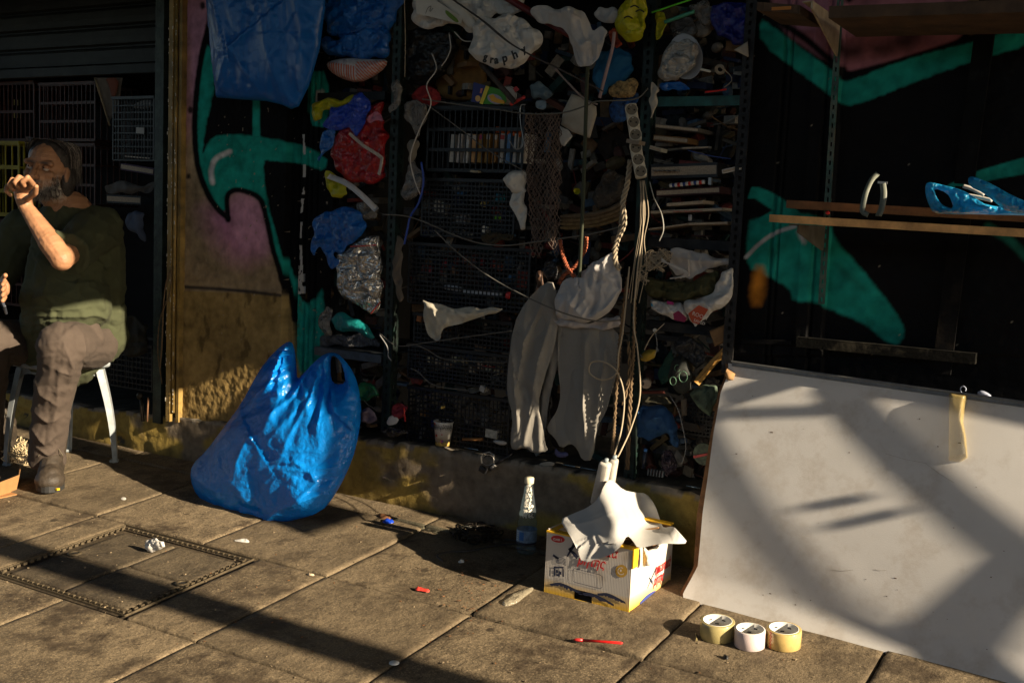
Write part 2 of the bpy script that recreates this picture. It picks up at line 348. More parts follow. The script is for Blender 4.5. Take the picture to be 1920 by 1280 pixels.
# ---- manhole cover
mh = thing('manhole_cover', 'square metal edged access cover filled with paving set into the pavement', 'manhole cover', (-2.74, -.94, gz(-.94)))
mst = M('worn_steel', (.11, .085, .052), .6, .6, var=.4, vs=60, bump=.4, bs=200)
mx0, mx1, my0, my1 = -3.045, -2.435, -1.2, -.685
fb = MB()
for (a, b) in (((mx0, my0), (mx1, my0)), ((mx1, my0), (mx1, my1)), ((mx1, my1), (mx0, my1)), ((mx0, my1), (mx0, my0))):
    A = Vector((*a, gz(a[1]))); B = Vector((*b, gz(b[1]))); fb.bar(A, B, .003, .006, (0, 0, 1))
fb.build('frame', mst, mh)
tb = MB()
for (a, b) in (((mx0+.017, my0+.017), (mx1-.017, my0+.017)), ((mx1-.017, my0+.017), (mx1-.017, my1-.017)), ((mx1-.017, my1-.017), (mx0+.017, my1-.017)), ((mx0+.017, my1-.017), (mx0+.017, my0+.017))):
    A = Vector((*a, gz(a[1])-.001)); B = Vector((*b, gz(b[1])-.001)); L_ = (B-A).length; n_ = int(L_/.024); d = (B-A)/n_
    for i in range(n_): tb.bar(A+d*(i+.15), A+d*(i+.7), .008, .008, (0, 0, 1))
t_ = tb.build('edge_tooth', mst, mh); t_['kind'] = 'stuff'
mcov = concrete('cover_fill', (.13, .10, .062), (.03, .022, .014), gum=False)
for i, (a, b, c, d) in enumerate(((mx0+.035, -2.75, -.96, my1-.035), (-2.745, mx1-.035, -.93, my1-.035), (mx0+.035, -2.75, my0+.035, -.965), (-2.745, mx1-.035, my0+.035, -.935))):
    o = slab(a, b, c, d, 900+i, mh, mcov, -.005, name='infill_panel'); o.matrix_parent_inverse = par_inv(mh)
for (px, py) in ((140, 1037), (342, 1093)):
    c = G(px, py); lb = MB().lathe([(.012, .001), (.014, .004), (.021, .004), (.023, .0)], c, 16); lb.build('lifting_ring', mst, mh, True)
    c2 = c+Vector((.0, 0, .0012)); db = MB().lathe([(.0005, 0), (.012, 0)], c2, 12); db.build('key_hole', M('hole_black', (.003, .003, .003), .9), mh)
# ---- ledge (threshold) along the shop front
def zl(x): return .149+(.247-.149)*min(1, max(0, (x+4.17)/1.95))+.0*x      # top height of the ledge along X
mled = M('ledge_mat', vcol=True, r=.85, bump=.9, bs=45, var=.25, vs=30, dirt=.5, spec=.25)
def ledge():
    xs = np.arange(-5.2, 1.2, .008); prof = [(.0, t/16.) for t in range(17)]; V = []; Cc = []
    yy = np.array([0]*17+[.006, .02, .05, .1, .2, .35, .5, .6]); tt = np.array([i/16 for i in range(17)]+[1]*8)
    X, T = np.meshgrid(xs, tt, indexing='ij'); Yv = np.broadcast_to(yy, X.shape).copy(); ZL = np.vectorize(zl)(X)
    Z = -.02+(ZL+.02)*T; chip = np.clip(fbm(X*9, T*0+3, 41, 4), 0, 1); n = fbm(X*7, Z*7, 12, 4)
    Z = Z+np.where(T > .99, .006*fbm(X*12, Yv*12, 7, 3), 0)-np.where((T > .88) & (Yv < .03), .016*chip, 0)
    Yv = Yv+np.where(Yv < .004, .006*n+.012*chip*(T > .8)+.008*np.clip(-fbm(X*4, Z*9, 77, 4)-.25, 0, 1)*4*(T < .6), 0)
    rough = np.clip((fbm(X*3.1, Z*4, 5, 4)+.05)*3, 0, 1); bare = np.clip((fbm(X*1.9+5, Z*3, 25, 4)-.32+.5*np.exp(-((X+2.05)/.22)**2)*(T < .75))*6, 0, 1)
    ochre = np.array([.33, .235, .06]); grey = np.array([.19, .15, .105]); dk = np.array([.05, .038, .022])
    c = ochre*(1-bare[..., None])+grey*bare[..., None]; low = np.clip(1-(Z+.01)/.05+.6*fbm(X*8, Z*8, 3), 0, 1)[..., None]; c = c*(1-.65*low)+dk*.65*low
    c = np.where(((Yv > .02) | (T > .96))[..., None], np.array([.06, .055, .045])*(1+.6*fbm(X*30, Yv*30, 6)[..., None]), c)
    edge = ((T > .9) & (Yv < .03) & (fbm(X*14, T*4, 51, 3) > -.1)); c = np.where(edge[..., None], np.array([.22, .19, .15]), c)
    V = np.stack([X, Yv, Z], -1).reshape(-1, 3); a, b = X.shape; idx = np.arange(a*b).reshape(a, b)
    F = np.stack([idx[:-1, :-1], idx[1:, :-1], idx[1:, 1:], idx[:-1, 1:]], -1).reshape(-1, 4).tolist()
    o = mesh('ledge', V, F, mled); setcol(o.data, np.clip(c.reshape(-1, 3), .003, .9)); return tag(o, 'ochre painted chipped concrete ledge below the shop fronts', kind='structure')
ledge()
# ---- painted surfaces (graffiti is flat print: vertex colours, as positions on the wall)
def painted(n, x0, x1, z0, z1, yf, painter, st=.004, m=None, par=None):
    xs = np.arange(x0, x1+st, st); zs = np.arange(z0, z1+st, st); X, Z = np.meshgrid(xs, zs); V = np.stack([X.ravel(), np.zeros(X.size), Z.ravel()], 1)
    P = PX(V); V[:, 1] = yf(P, V); c = painter(P, V); idx = np.arange(X.size).reshape(X.shape)
    F = np.stack([idx[:-1, :-1], idx[:-1, 1:], idx[1:, 1:], idx[1:, :-1]], -1).reshape(-1, 4).tolist()
    o = mesh(n, V, F, m, par); setcol(o.data, np.clip(c, .0015, .9)); return o
class Paint:
    def __init__(s, P, base): s.P = P; s.c = np.tile(np.array(base, float), (len(P), 1))
    def poly(s, pts, col, soft=3., sm=1, a=1., noise=0):
        d, _ = sdf(s.P, chaikin(pts, sm)); d = d+1.6*fbm(s.P[:, 0]/14, s.P[:, 1]/14, 19, 3) if soft >= 4 else d; soft = soft*1.1 if soft >= 4 else soft
        if noise: d = d+noise*fbm(s.P[:, 0]/25, s.P[:, 1]/25, 9, 3)
        k = np.clip(d/soft+.5, 0, 1)[:, None]*a; s.c = s.c*(1-k)+np.array(col)*k; return s
    def line(s, pts, w, col, soft=3., a=1.):
        pts = spline([(p[0], p[1], 0) for p in pts], 5); d = np.full(len(s.P), 1e9)
        for p, q in zip(pts[:-1], pts[1:]):
            A = np.array(p[:2]); e = np.array(q[:2])-A
            if e.dot(e) < 1e-9: continue
            t = np.clip(((s.P-A)@e)/e.dot(e), 0, 1); d = np.minimum(d, np.hypot(*(s.P-A-t[:, None]*e).T))
        k = np.clip((w/2-d)/soft+.5, 0, 1)[:, None]*a; s.c = s.c*(1-k)+np.array(col)*k; return s
TEAL = (.010, .26, .205); BLK = (.0025, .0025, .003); PINK = (.42, .21, .28); BEI = (.30, .22, .13); OCH = (.27, .185, .07); WHT = (.6, .58, .56)
def col_paint(P, V):
    a = Paint(P, BEI); x, y = P[:, 0], P[:, 1]
    a.poly([(300, -60), (400, -60), (395, 120), (372, 160), (350, 260), (325, 250)], PINK, 30)
    a.poly([(330, 60), (352, 60), (346, 330), (330, 330)], (.30, .16, .10), 12, a=.6)
    a.poly([(370, 380), (500, 360), (505, 470), (440, 500), (385, 440)], (.42, .15, .30), 50, a=.75)
    a.poly([(425, 360), (478, 368), (500, 430), (500, 480), (430, 470)], PINK, 20, a=.8)
    a.poly([(330, 545), (534, 553), (560, 800), (560, 900), (300, 900), (310, 700)], OCH, 3, 0)
    a.line([(338, 538), (430, 544), (520, 554)], 6, (.05, .04, .035), 4)
    a.poly([(392, -60), (700, -60), (700, 640), (575, 700), (545, 690), (528, 560), (508, 480), (490, 380), (480, 372), (440, 354), (418, 365), (418, 400), (396, 380), (366, 320), (362, 200)], BLK, 6)
    a.poly([(470, 355), (492, 400), (505, 480), (530, 570), (545, 700), (800, 700), (800, 300)], BLK, 4)
    a.poly([(386, 70), (398, 150), (380, 230), (374, 268), (372, 292), (386, 262), (402, 253), (440, 251), (480, 256), (530, 264), (596, 290), (596, 322), (556, 306), (500, 300), (486, 302), (490, 350), (500, 400), (520, 470), (548, 560), (560, 640), (548, 600), (528, 540), (506, 470), (492, 400), (480, 372), (440, 354), (422, 358), (416, 405), (396, 380), (372, 340), (360, 290), (360, 190), (368, 120)], TEAL, 4)
    a.poly([(467, 150), (480, 150), (481, 256), (467, 256)], TEAL, 3, 0)
    a.poly([(563, 130), (600, 130), (600, 238), (560, 232)], TEAL, 3)
    a.poly([(536, 540), (556, 575), (575, 560), (592, 535), (592, 720), (540, 720)], TEAL, 5)
    a.line([(390, 30), (374, 90), (363, 160), (358, 240), (364, 310), (382, 362), (402, 392), (420, 408)], 11, BLK, 4)
    a.line([(421, 412), (419, 372), (428, 358), (448, 357), (478, 370), (490, 398), (506, 470), (522, 520), (532, 560), (536, 600)], 10, BLK, 4)
    a.line([(392, 342), (389, 322), (394, 303), (404, 293), (424, 284)], 9, WHT, 5)
    a.line([(578, 170), (577, 195), (574, 222)], 6, (.35, .36, .34), 4); a.poly([(578, 165), (592, 165), (592, 180), (578, 178)], (.35, .36, .34), 4)
    for sx, sy, r in ((373, 9, 5), (347, 330, 4), (350, 205, 5)): a.poly([(sx-r, sy-r*1.3), (sx+r, sy-r*1.3), (sx+r, sy+r*1.3), (sx-r, sy+r*1.3)], BLK, 4, 2, .9)
    n = fbm(V[:, 0]*25, V[:, 2]*25, 4, 4); a.c *= (1+.3*n+.35*fbm(V[:, 0]*4.5, V[:, 2]*4.5, 44, 3))[:, None]
    st = np.clip(fbm(V[:, 0]*14, V[:, 2]*9, 64, 4)-.35, 0, 1)[:, None]*2; low = (y > 548)[:, None]; a.c = a.c*(1-np.clip(st, 0, .7)*low)+np.array([.06, .04, .015])*np.clip(st, 0, .7)*low
    ch = (fbm(V[:, 0]*60, V[:, 2]*40, 33, 3) > .85)[:, None]; a.c = np.where(ch & (x > 400)[:, None], np.array([.28, .22, .16]), a.c)
    drip = (np.abs(x-(552+3*np.sin(y/40)-(y-300)*.012)) < 2.2+2*pn(y/18, y*0, 5)) & (y > 250) & (y < 560) & (pn(y/22, y*0+2, 9) > -.1); a.c = np.where(drip[:, None], np.array([.45, .43, .4]), a.c)
    dr2 = (np.abs(x-547+(y-500)*.02) < 5) & (y > 498) & (y < 552) & (pn(x/3, y/9, 19) > -.25); a.c = np.where(dr2[:, None], np.array([.45, .43, .4]), a.c)
    return a.c
def col_y(P, V):
    x = V[:, 0]; y = .02+.0018*fbm(V[:, 0]*30, V[:, 2]*30, 21, 3)
    y += np.where(P[:, 0]-(-.026*(P[:, 1]-640)) < 0, 0, 0); xr = P[:, 0]+.026*(P[:, 1]-400)
    rib = np.where(xr > 528, .03, 0)+np.where((xr > 540) & (xr < 546), .02, 0)+np.where((xr > 556) & (xr < 560), .012, 0)+np.where((xr > 566) & (xr < 569), .012, 0)+np.where((xr > 577) & (xr < 580), .014, 0)
    y += rib+np.where((P[:, 1] > 545) & (xr < 528), -.004, 0); return y
mwall = M('painted_plaster', vcol=True, r=.8, bump=.9, bs=70, spec=.12)
colm = painted('column', -3.60, -2.76, .14, 2.1, col_y, col_paint, .0035, mwall)
tag(colm, 'plastered column with teal pink and black graffiti above an ochre base', 'column')
cb_ = MB(); cb_.box((-3.18, .35, 1.1), (.82, .5, 2.1)); cb_.build('core', M('dark_core', (.02, .02, .02), .9), colm)
def rw_paint(P, V):
    a = Paint(P, BLK); x, y = P[:, 0], P[:, 1]
    a.poly([(1440, -20), (1600, -20), (1590, 120), (1560, 122), (1455, 55)], (.30, .13, .18), 8)
    a.poly([(1578, -30), (1815, -30), (1815, 72), (1700, 102), (1600, 134), (1578, 128)], (.30, .12, .15), 5)
    a.poly([(1812, -30), (2100, -30), (2100, 0), (1920, 38), (1840, 64), (1812, 72)], (.17, .12, .06), 4)
    for bx, by in ((1650, 90), (1690, 78), (1702, 62), (1590, 95)): a.poly([(bx-22, by-14), (bx+22, by-16), (bx+24, by+12), (bx-20, by+14)], (.02, .015, .02), 22, 2, .75)
    a.line([(1425, 22), (1500, 66), (1562, 118)], 13, BLK, 6); a.line([(1500, 20), (1560, 62), (1572, 90)], 12, BLK, 8)
    a.line([(1578, 142), (1690, 112), (1835, 64), (1940, 25)], 14, BLK, 6)
    a.poly([(1422, 33), (1440, 44), (1505, 93), (1568, 138), (1574, 150), (1590, 150), (1690, 110), (1835, 72), (1935, 42), (1935, 80), (1835, 108), (1720, 148), (1610, 193), (1578, 197), (1560, 182), (1500, 137), (1422, 80)], TEAL, 4)
    a.poly([(1760, 354), (1812, 326), (1845, 315), (1940, 288), (1940, 322), (1845, 338), (1790, 356)], TEAL, 3)
    a.poly([(1400, 350), (1425, 351), (1475, 378), (1520, 420), (1400, 425)], TEAL, 3)
    a.poly([(1380, 372), (1413, 372), (1446, 394), (1408, 416), (1380, 440)], BLK, 3, 0)
    a.poly([(1404, 405), (1548, 400), (1560, 448), (1600, 492), (1650, 552), (1688, 604), (1693, 630), (1682, 650), (1655, 640), (1615, 605), (1550, 582), (1530, 566), (1485, 566), (1478, 540), (1435, 517), (1396, 500), (1398, 440)], TEAL, 6)
    a.poly([(1555, 485), (1600, 520), (1620, 545), (1605, 540), (1570, 515)], (.01, .12, .09), 10, a=.6)
    a.line([(1396, 482), (1420, 458), (1450, 437), (1488, 424)], 7, (.5, .5, .5), 3); a.poly([(1490, 428), (1508, 440), (1512, 456), (1500, 455)], (.45, .4, .42), 8)
    a.poly([(1412, 500), (1432, 500), (1428, 572), (1402, 572)], (.55, .2, .02), 14)
    a.line([(1850, 425), (1890, 450), (1930, 490)], 16, (.012, .13, .095), 8)
    n = fbm(V[:, 0]*22, V[:, 2]*22, 14, 4); a.c *= (1+.3*n+.4*fbm(V[:, 0]*4.5, V[:, 2]*4.5, 54, 3))[:, None]
    ch = (pn(V[:, 0]*140, V[:, 2]*140, 43) > .78) & (pn(V[:, 0]*9, V[:, 2]*9, 2) > .15); a.c = np.where(ch[:, None], np.array([.25, .22, .17]), a.c)
    return a.c
def rw_y(P, V):
    xr = P[:, 0]+.07*(P[:, 1]-400); y = .015+.0018*fbm(V[:, 0]*30, V[:, 2]*30, 31, 3)
    for g in (1449, 1462): y += np.where(np.abs(xr-g) < 1.6, .012, 0)
    y += np.where((xr > 1504) & (xr < 1528), -.012, 0)+np.where(np.abs(xr-1531) < 1.5, .01, 0)+np.where(xr > 1556, .012, 0)+np.where(P[:, 1] > 668, .01, 0); return y
rw = painted('wall_right', -1.12, .6, .2, 2.1, rw_y, rw_paint, .0045, M('painted_boards', vcol=True, r=.7, bump=.6, bs=50, spec=.15)); tag(rw, 'black wall with teal and pink graffiti', kind='structure')
mblk = M('black_paint', (.004, .004, .0045), .8, spec=.1, var=.4, bump=.4, bs=60, dirt=.25, dirtc=(.08, .06, .04))
# slotted rail with its shelf brackets, pillar boards, lower sill
def holed_strip(mb, a, b, w, t, n, hw=.45, hl=.45, up=(0, -1, 0)):
    a, b = Vector(a), Vector(b); d = (b-a); L_ = d.length; z = d/L_; y = Vector(up); y = (y-z*y.dot(z)).normalized(); x = y.cross(z); e = w*(1-hw)/2
    for s_ in (-1, 1): mb.bar(a+x*s_*(w-e)/2, b+x*s_*(w-e)/2, e, t, up)
    for i in range(n+1):
        c0 = max(0, (i-.5+hl/2)/n); c1 = min(1, (i+.5-hl/2)/n); mb.bar(a+d*c0, a+d*c1, w*hw, t, up)
    return mb
rl = thing('shelf_rail', 'slotted metal rail screwed to the graffiti wall holding both shelf brackets', 'shelf rail', W(1545, 560, -.0))
holed_strip(MB(), W(1577, -20, -.004), W(1540, 570, -.004), .018, .006, 34, .3, .5).build('slotted_strip', M('rail_paint', (.05, .09, .07), .5, .3, var=.6, vs=15, dirt=.7, dirtc=(.25, .18, .12)), rl)
def bracket(pts, Y0, label, m):
    o = thing('shelf_bracket', label, 'bracket', W(*pts[0], Y0)); p = [W(x, y, Y0) for x, y in pts]
    a, b, c = p; mb = MB(); n = len(p); off = Vector((.003, 0, 0)); v = [q-off for q in p]+[q+off for q in p]; mb.add(v, [(0, 1, 2), (5, 4, 3), (0, 3, 4, 1), (1, 4, 5, 2), (2, 5, 3, 0)])
    return o, mb
def bracket3(ztop, xw, depth, hgt, label, m):
    o = thing('shelf_bracket', label, 'bracket', (xw, 0, ztop)); mb = MB(); e = .0025
    v = [(xw+s*e, y, z) for s in (-1, 1) for y, z in ((-.01, ztop), (-depth, ztop), (-depth, ztop-.02), (-.02, ztop-hgt), (-.01, ztop-hgt))]
    mb.add(v, [(0, 1, 2, 3, 4), (9, 8, 7, 6, 5)]+[(i, (i+1) % 5+0, (i+1) % 5+5, i+5) for i in range(5)][::1])
    mb.bar((xw-.012, -.012, ztop), (xw-.012, -depth, ztop), .028, .003, (0, 0, 1)); mb.build('arm', m, o); return o
mbrk = M('bracket_cream', (.34, .28, .2), .5, var=.3, dirt=.4)
pT = W(1575, 43, -.005); pL = W(1548, 425, -.005)
bracket3(pT.z+.005, pT.x+.0, .30, .10, 'cream triangular bracket under the top plank on the graffiti wall', mbrk)
bracket3(pL.z-.0, pL.x-.002, .28, .07, 'metal bracket under the lower plank shelf', M('bracket_dark', (.10, .09, .07), .6, var=.3, dirt=.4))
pb = thing('pillar_board', 'flat black painted board standing on the graffiti wall near the right edge', 'board', W(1815, 330, 0))
MB().bar(W(1858, -20, -.002), W(1808, 345, -.002), .05, .02).build('board', M('pillar_black', (.004, .0045, .005), .85, spec=.1, var=.5, vs=12, bump=.3, bs=60, dirt=.3, dirtc=(.05, .06, .055)), pb)
MB().bar(W(1810, 350, .004), W(1765, 700, .004), .05, .012).build('lower_board', mblk, pb)
sb = thing('sill_rail', 'black painted wooden rail along the graffiti wall above the whiteboard', 'rail', W(1500, 650, 0))
MB().bar(W(1495, 640, -.006), W(1830, 672, -.006), .03, .03, (0, -1, 0)).build('rail', M('sill_paint', (.004, .004, .0035), .85, spec=.1, var=.5, bump=.5, bs=80, dirt=.4, dirtc=(.16, .14, .1)), sb)
MB().bar(W(1392, 640, -.002), W(1485, 642, -.002), .012, .014).build('trim', mblk, sb)
# ---- dark room behind: back wall, ceiling line, recess sides, lintel, interior floor
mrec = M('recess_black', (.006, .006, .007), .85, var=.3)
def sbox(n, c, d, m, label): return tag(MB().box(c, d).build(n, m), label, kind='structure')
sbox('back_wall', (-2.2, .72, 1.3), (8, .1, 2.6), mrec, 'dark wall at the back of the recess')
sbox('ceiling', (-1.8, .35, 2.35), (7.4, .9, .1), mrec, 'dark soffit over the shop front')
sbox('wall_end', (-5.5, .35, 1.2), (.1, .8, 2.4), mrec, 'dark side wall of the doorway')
# ---- left shutter, door frame, post beside the column
msh = M('shutter_paint', (.008, .010, .008), .6, .1, var=.5, vs=14, bump=.4, bs=60, dirt=.35, dirtc=(.05, .05, .045))
sh = thing('roller_shutter', 'half raised black roller shutter above the seated man', 'shutter', W(150, 140, .18))
zb = W(150, 143, .18).z
for i in range(6):
    z0 = zb+.045+i*.088; mb = MB(); prof = [(0, 0), (.012, .004), (.014, .03), (.014, .062), (.009, .07), (-.006, .078), (-.006, .084), (0, .088)]
    v = [(x, .18-a, z0+b) for x in (-5.4, -3.74) for a, b in prof]; n = len(prof); mb.add(v, [(i2, i2+n, i2+n+1, i2+1) for i2 in range(n-1)]); mb.build('slat', msh, sh)
MB().box((-4.57, .17, zb+.02), (1.66, .03, .045), None, .004).build('bottom_rail', msh, sh)
df = thing('door_frame', 'dark green flaking steel door frame left of the column', 'door frame', W(305, 760, .05))
mdf = M('frame_paint', (.012, .022, .018), .5, .2, var=.6, vs=20, bump=.6, bs=80, dirt=.45, dirtc=(.11, .13, .1))
A, B = W(296, -30, .02), W(296, 790, .02); A.x = B.x = -3.655
MB().bar(A, B, .05, .06).build('jamb', mdf, df)
MB().bar((-3.70, .1, .15), (-3.70, .1, 2.1), .03, .16).build('guide_rail', mdf, df)
po = thing('corner_post', 'yellow painted metal corner post with flaking edge beside the column', 'post', W(320, 760, 0))
mpo = M('post_paint', (.26, .17, .05), .5, .1, var=.5, vs=12, bump=.7, bs=60, dirt=.75, dirtc=(.06, .05, .03))
xo = W(325, 400, -.01).x
MB().bar((xo-.012, -.005, .16), (xo-.012, -.005, 2.1), .024, .03).build('flange', mpo, po)
MB().tube([(xo+.012, -.012, .2), (xo+.012, -.012, 2.1)], .007, 8).build('rod', mpo, po, True)
MB().bar((xo+.03, .008, .16), (xo+.03, .008, 2.1), .016, .03).build('inner_flange', mpo, po)
rgp = random.Random(3); mfl = M('flake_white', (.55, .5, .42), .8)
fl = MB()
for i in range(120):
    z = .2+1.85*rgp.random(); x = xo+rgp.choice([-.024, .0, .019])+rgp.gauss(0, .0015); s = .002+.004*rgp.random(); h = s*(.8+2.5*rgp.random())
    fl.box((x, -.0225+rgp.random()*.002, z), (s*.7, .0015, h))
f_ = fl.build('paint_flake', mfl, po); f_['kind'] = 'stuff'
# ---- unseen plates added above and to the right, out of frame, to shade the front
mshade = M('shade_surface', (.10, .10, .09), .7, bump=.3)  # dark surface of the added shade plates
def plate(n, pts, th, m, label, kind='structure'):
    k = len(pts); v = [Vector(p) for p in pts]+[Vector(p)+Vector((0, 0, th)) for p in pts]
    f = [tuple(range(k)), tuple(range(2*k-1, k-1, -1))]+[(i, (i+1) % k, (i+1) % k+k, i+k) for i in range(k)]
    o = mesh(n, v, f, m, smooth=False); return tag(o, label, kind=kind)
AZ = 2.06
plate('shade_roof', [(-6, .3, AZ), (-6, -.86, AZ), (-.16, -.86, AZ), (-.16, -.45, AZ), (.74, -.45, AZ), (.74, -.24, AZ), (1.3, -.24, AZ), (1.3, -.38, AZ), (2.22, -.38, AZ), (2.22, -.24, AZ), (3.6, -.24, AZ), (3.6, .3, AZ)], .03, mshade, 'unseen dark plate added above to shade the shop fronts')  # added plate, its outline notched so chosen spots stay sunlit
tag(MB().add([(2.5+e, y, z) for e in (0, .03) for y, z in ((-.815, 1.98), (-.52, 1.98), (-.52, 2.8), (-.60, 2.8))], [(0, 1, 2, 3), (7, 6, 5, 4), (0, 4, 5, 1), (1, 5, 6, 2), (2, 6, 7, 3), (3, 7, 4, 0)]).build('shade_panel', mshade), 'unseen panel added to shade the right of the blue bag', kind='structure')  # added blocker, slanted to keep sun off the bag's right side
plate('sky_cover', [(-12, -7.5, 3.9), (14, -7.5, 3.9), (14, -2.7, 3.9), (3.1, -2.7, 3.9), (3.1, .6, 3.9), (-12, .6, 3.9)], .05, mshade, 'unseen high sheet added to block the sky')  # added overhead sheet that cuts the sky light
# ================================================================ WHITEBOARD
def btop(x): return 680+.1405*(x-1372)
def bbot(x): return 1124+.263*(x-1282)
def bplace(P, off=0.):
    x, y = P[:, 0], P[:, 1]; v = np.clip((y-btop(x))/(bbot(x)-btop(x)), -.05, 1.02); yb = -.245-.07*(x-1282)/640.
    yb = np.maximum(yb, -.36); t = np.clip(v/.86, -.05, 1); Y = -.03+(yb*.80+.03)*t+np.where(v > .86, (yb*.20)*((v-.86)/.14)**1.3, 0)
    Y = Y+.004*np.sin(x/170.)*(1-v)
    return Wn(P, Y), np.array([.0, -.95, .31])
def bpt(px, py, off=0): b, n = bplace(np.array([[px, py]], float)); return Vector(b[0]+n*off)
m = bpy.data.materials.new('board_white'); MT['board_white'] = m; M('_tmp')
mbw = M('whiteboard', (.54, .525, .51), .42, var=.10, vs=3, dirt=.5, dirtc=(.32, .26, .20), bump=.12, bs=300, spec=.4)
mhb = M('hardboard', (.16, .075, .028), .8, var=.4, vs=40)
wb = thing('whiteboard', 'large dirty white board leaning against the black wall, bent at its lower left corner', 'board', bpt(1282, 1124))
bo = [(1366, 700), (1366, 681), (1500, 698), (1700, 726), (1920, 757), (2300, 810), (2300, 1392), (1920, 1292), (1700, 1234), (1500, 1181), (1300, 1129), (1282, 1124), (1281, 1112), (1296, 1085), (1309, 1060), (1318, 960), (1328, 890), (1338, 812), (1345, 775), (1352, 735)]
puff('face', bo, 0, mbw, th=.0, sm=0, step=6, place=bplace, mint=.004, par=wb, smooth=True)
bo2 = [(x-6 if x < 1400 else x, y+1) for x, y in bo]
def bplace2(P): b, n = bplace(P); return b-n*.0045, n
bo2[14] = (1300, 1062); bo2[15] = (1306, 965); bo2[16] = (1320, 885); bo2[13] = (1286, 1090); bo2[12] = (1274, 1110)
puff('hardboard_back', bo2, 0, mhb, th=.0, sm=0, step=6, place=bplace2, mint=.004, par=wb)
mal = M('aluminium', (.33, .32, .30), .38, .85, var=.2, vs=40)
mb = MB(); pr = [bpt(x, btop(x)+3, .004) for x in (1374, 1550, 1750, 1930, 2295)]
for a, b in zip(pr[:-1], pr[1:]): mb.bar(a, b, .012, .006, (0, -.9, .4)); mb.bar(a+Vector((0, -.006, .008)), b+Vector((0, -.006, .008)), .004, .018, (0, -.9, .4))
mb.build('edge_rail', mal, wb)
o = puff('torn_corner', [(1364, 688), (1380, 700), (1376, 712), (1366, 713), (1360, 700)], 0, M('torn_card', (.28, .16, .07), .9), place=lambda P: (bplace(P)[0]+np.array([0, -.006, 0]), np.array([0, -1, 0])), par=wb, sm=0, step=3, h=lambda P: .004*pn(P[:, 0]/6, P[:, 1]/6, 4))
mb = MB(); rgm = random.Random(5)
for i in range(30):
    x = 1330+rgm.random()*560; y = btop(x)+30+rgm.random()*(bbot(x)-btop(x)-60); p = bpt(x, y, .0026); s = .001+rgm.random()*.0018
    mb.box(p, (s*(1+2*rgm.random()), .0006, s))
mk = mb.build('speck', M('speck_brown', (.12, .07, .04), .9), wb); mk['kind'] = 'stuff'
mb = MB()
for (a, b) in (((1486, 1102), (1496, 1112)), ((1660, 850), (1735, 868)), ((1735, 868), (1790, 905)), ((1560, 1068), (1600, 1068)), ((1640, 1067), (1662, 1068))):
    mb.tube([bpt(*a, .0028), bpt((a[0]+b[0])/2, (a[1]+b[1])/2+2, .0028), bpt(*b, .0028)], .0004, 4)
_s = mb.build('scratch', M('scratch', (.30, .25, .20), .8), wb); _s['kind'] = 'stuff'
mtp = M('old_tape', (.42, .32, .12), .25, spec=.6, alpha=.5, var=.2)
tp = puff('tape_strip', [(1780, 737), (1816, 742), (1810, 765), (1806, 790), (1812, 822), (1814, 858), (1800, 866), (1779, 864)], 0, mtp, sm=0, step=3, place=lambda P: (bplace(P)[0]+np.array([0, -.0012, .0004]), np.array([0, -1, .3])), D=8,
          h=lambda P: .0012*np.clip((P[:, 1]-760)/100, 0, 1)*np.abs(np.sin((P[:, 0]-1780)/15+P[:, 1]/60))+fold(P, [(1785, 745), (1800, 800), (1812, 860)], .0025, 3), label='yellowed sticky tape strip hanging from the top edge of the whiteboard', cat='tape')
# hooks standing behind the board's top edge
cord('wire_hook', [(1803, 738, -.02), (1801, 728, -.02), (1806, 724, -.02), (1811, 728, -.022), (1810, 733, -.024)], .0018, M('pale_plastic', (.30, .33, .42), .5), 'small pale hook sticking up behind the whiteboard edge', 'hook')
puff('cloth_scrap', [(1833, 741), (1832, 734), (1842, 731), (1856, 738), (1862, 746)], -.02, M('pale_plastic', ()), th=.01, D=8, label='grey mesh scrap poking out above the whiteboard edge', cat='cloth')
# ---- unseen slats added out of frame, each shaped to throw one soft whiteboard band
Lv = np.array(LDIR)
def cast(quad, z, label, n='shade_slat'):
    pts = [];
    for q in quad:
        p = np.array(bpt(*q)); pts.append(p+Lv*((z-p[2])/Lv[2]))
    plate(n, pts, .02, mshade, label)
def band(a, b, w, z, w2=None):
    d = np.array(b, float)-np.array(a, float); nn = np.array([-d[1], d[0]])/np.linalg.norm(d); w2 = w2 or w
    cast([np.array(a)+nn*w/2, np.array(b)+nn*w2/2, np.array(b)-nn*w2/2, np.array(a)-nn*w/2], z, 'unseen slat added to cast a shadow band on the whiteboard')
band((1300, 812), (1830, 1290), 98, 1.17); band((1560, 712), (2000, 1105), 92, 1.21); band((1350, 756), (1575, 690), 24, 1.40); band((1335, 782), (1640, 772), 16, 1.44)
band((1500, 960), (1632, 936), 7, 1.3); band((1548, 996), (1700, 962), 7, 1.33); band((1560, 716), (1990, 802), 34, 1.29)
cast([(1866, 1046), (1745, 1250), (1990, 1330), (1990, 1040)], 1.05, 'unseen panel added to shade the lower right of the whiteboard')
# long shadow over the pavement: an unseen beam added parallel to the kerb
bz = 2.35; t_ = bz/Lv[2]; yb = -1.135+.08-abs(Lv[1])*t_
plate('shade_beam', [(-3.8+Lv[0]*t_, yb-.062, bz), (2.5+Lv[0]*t_, yb-.085, bz), (2.5+Lv[0]*t_, yb+.04, bz), (-3.8+Lv[0]*t_, yb+.075, bz)], .03, mshade, 'unseen beam added to cast the long pavement shadow')
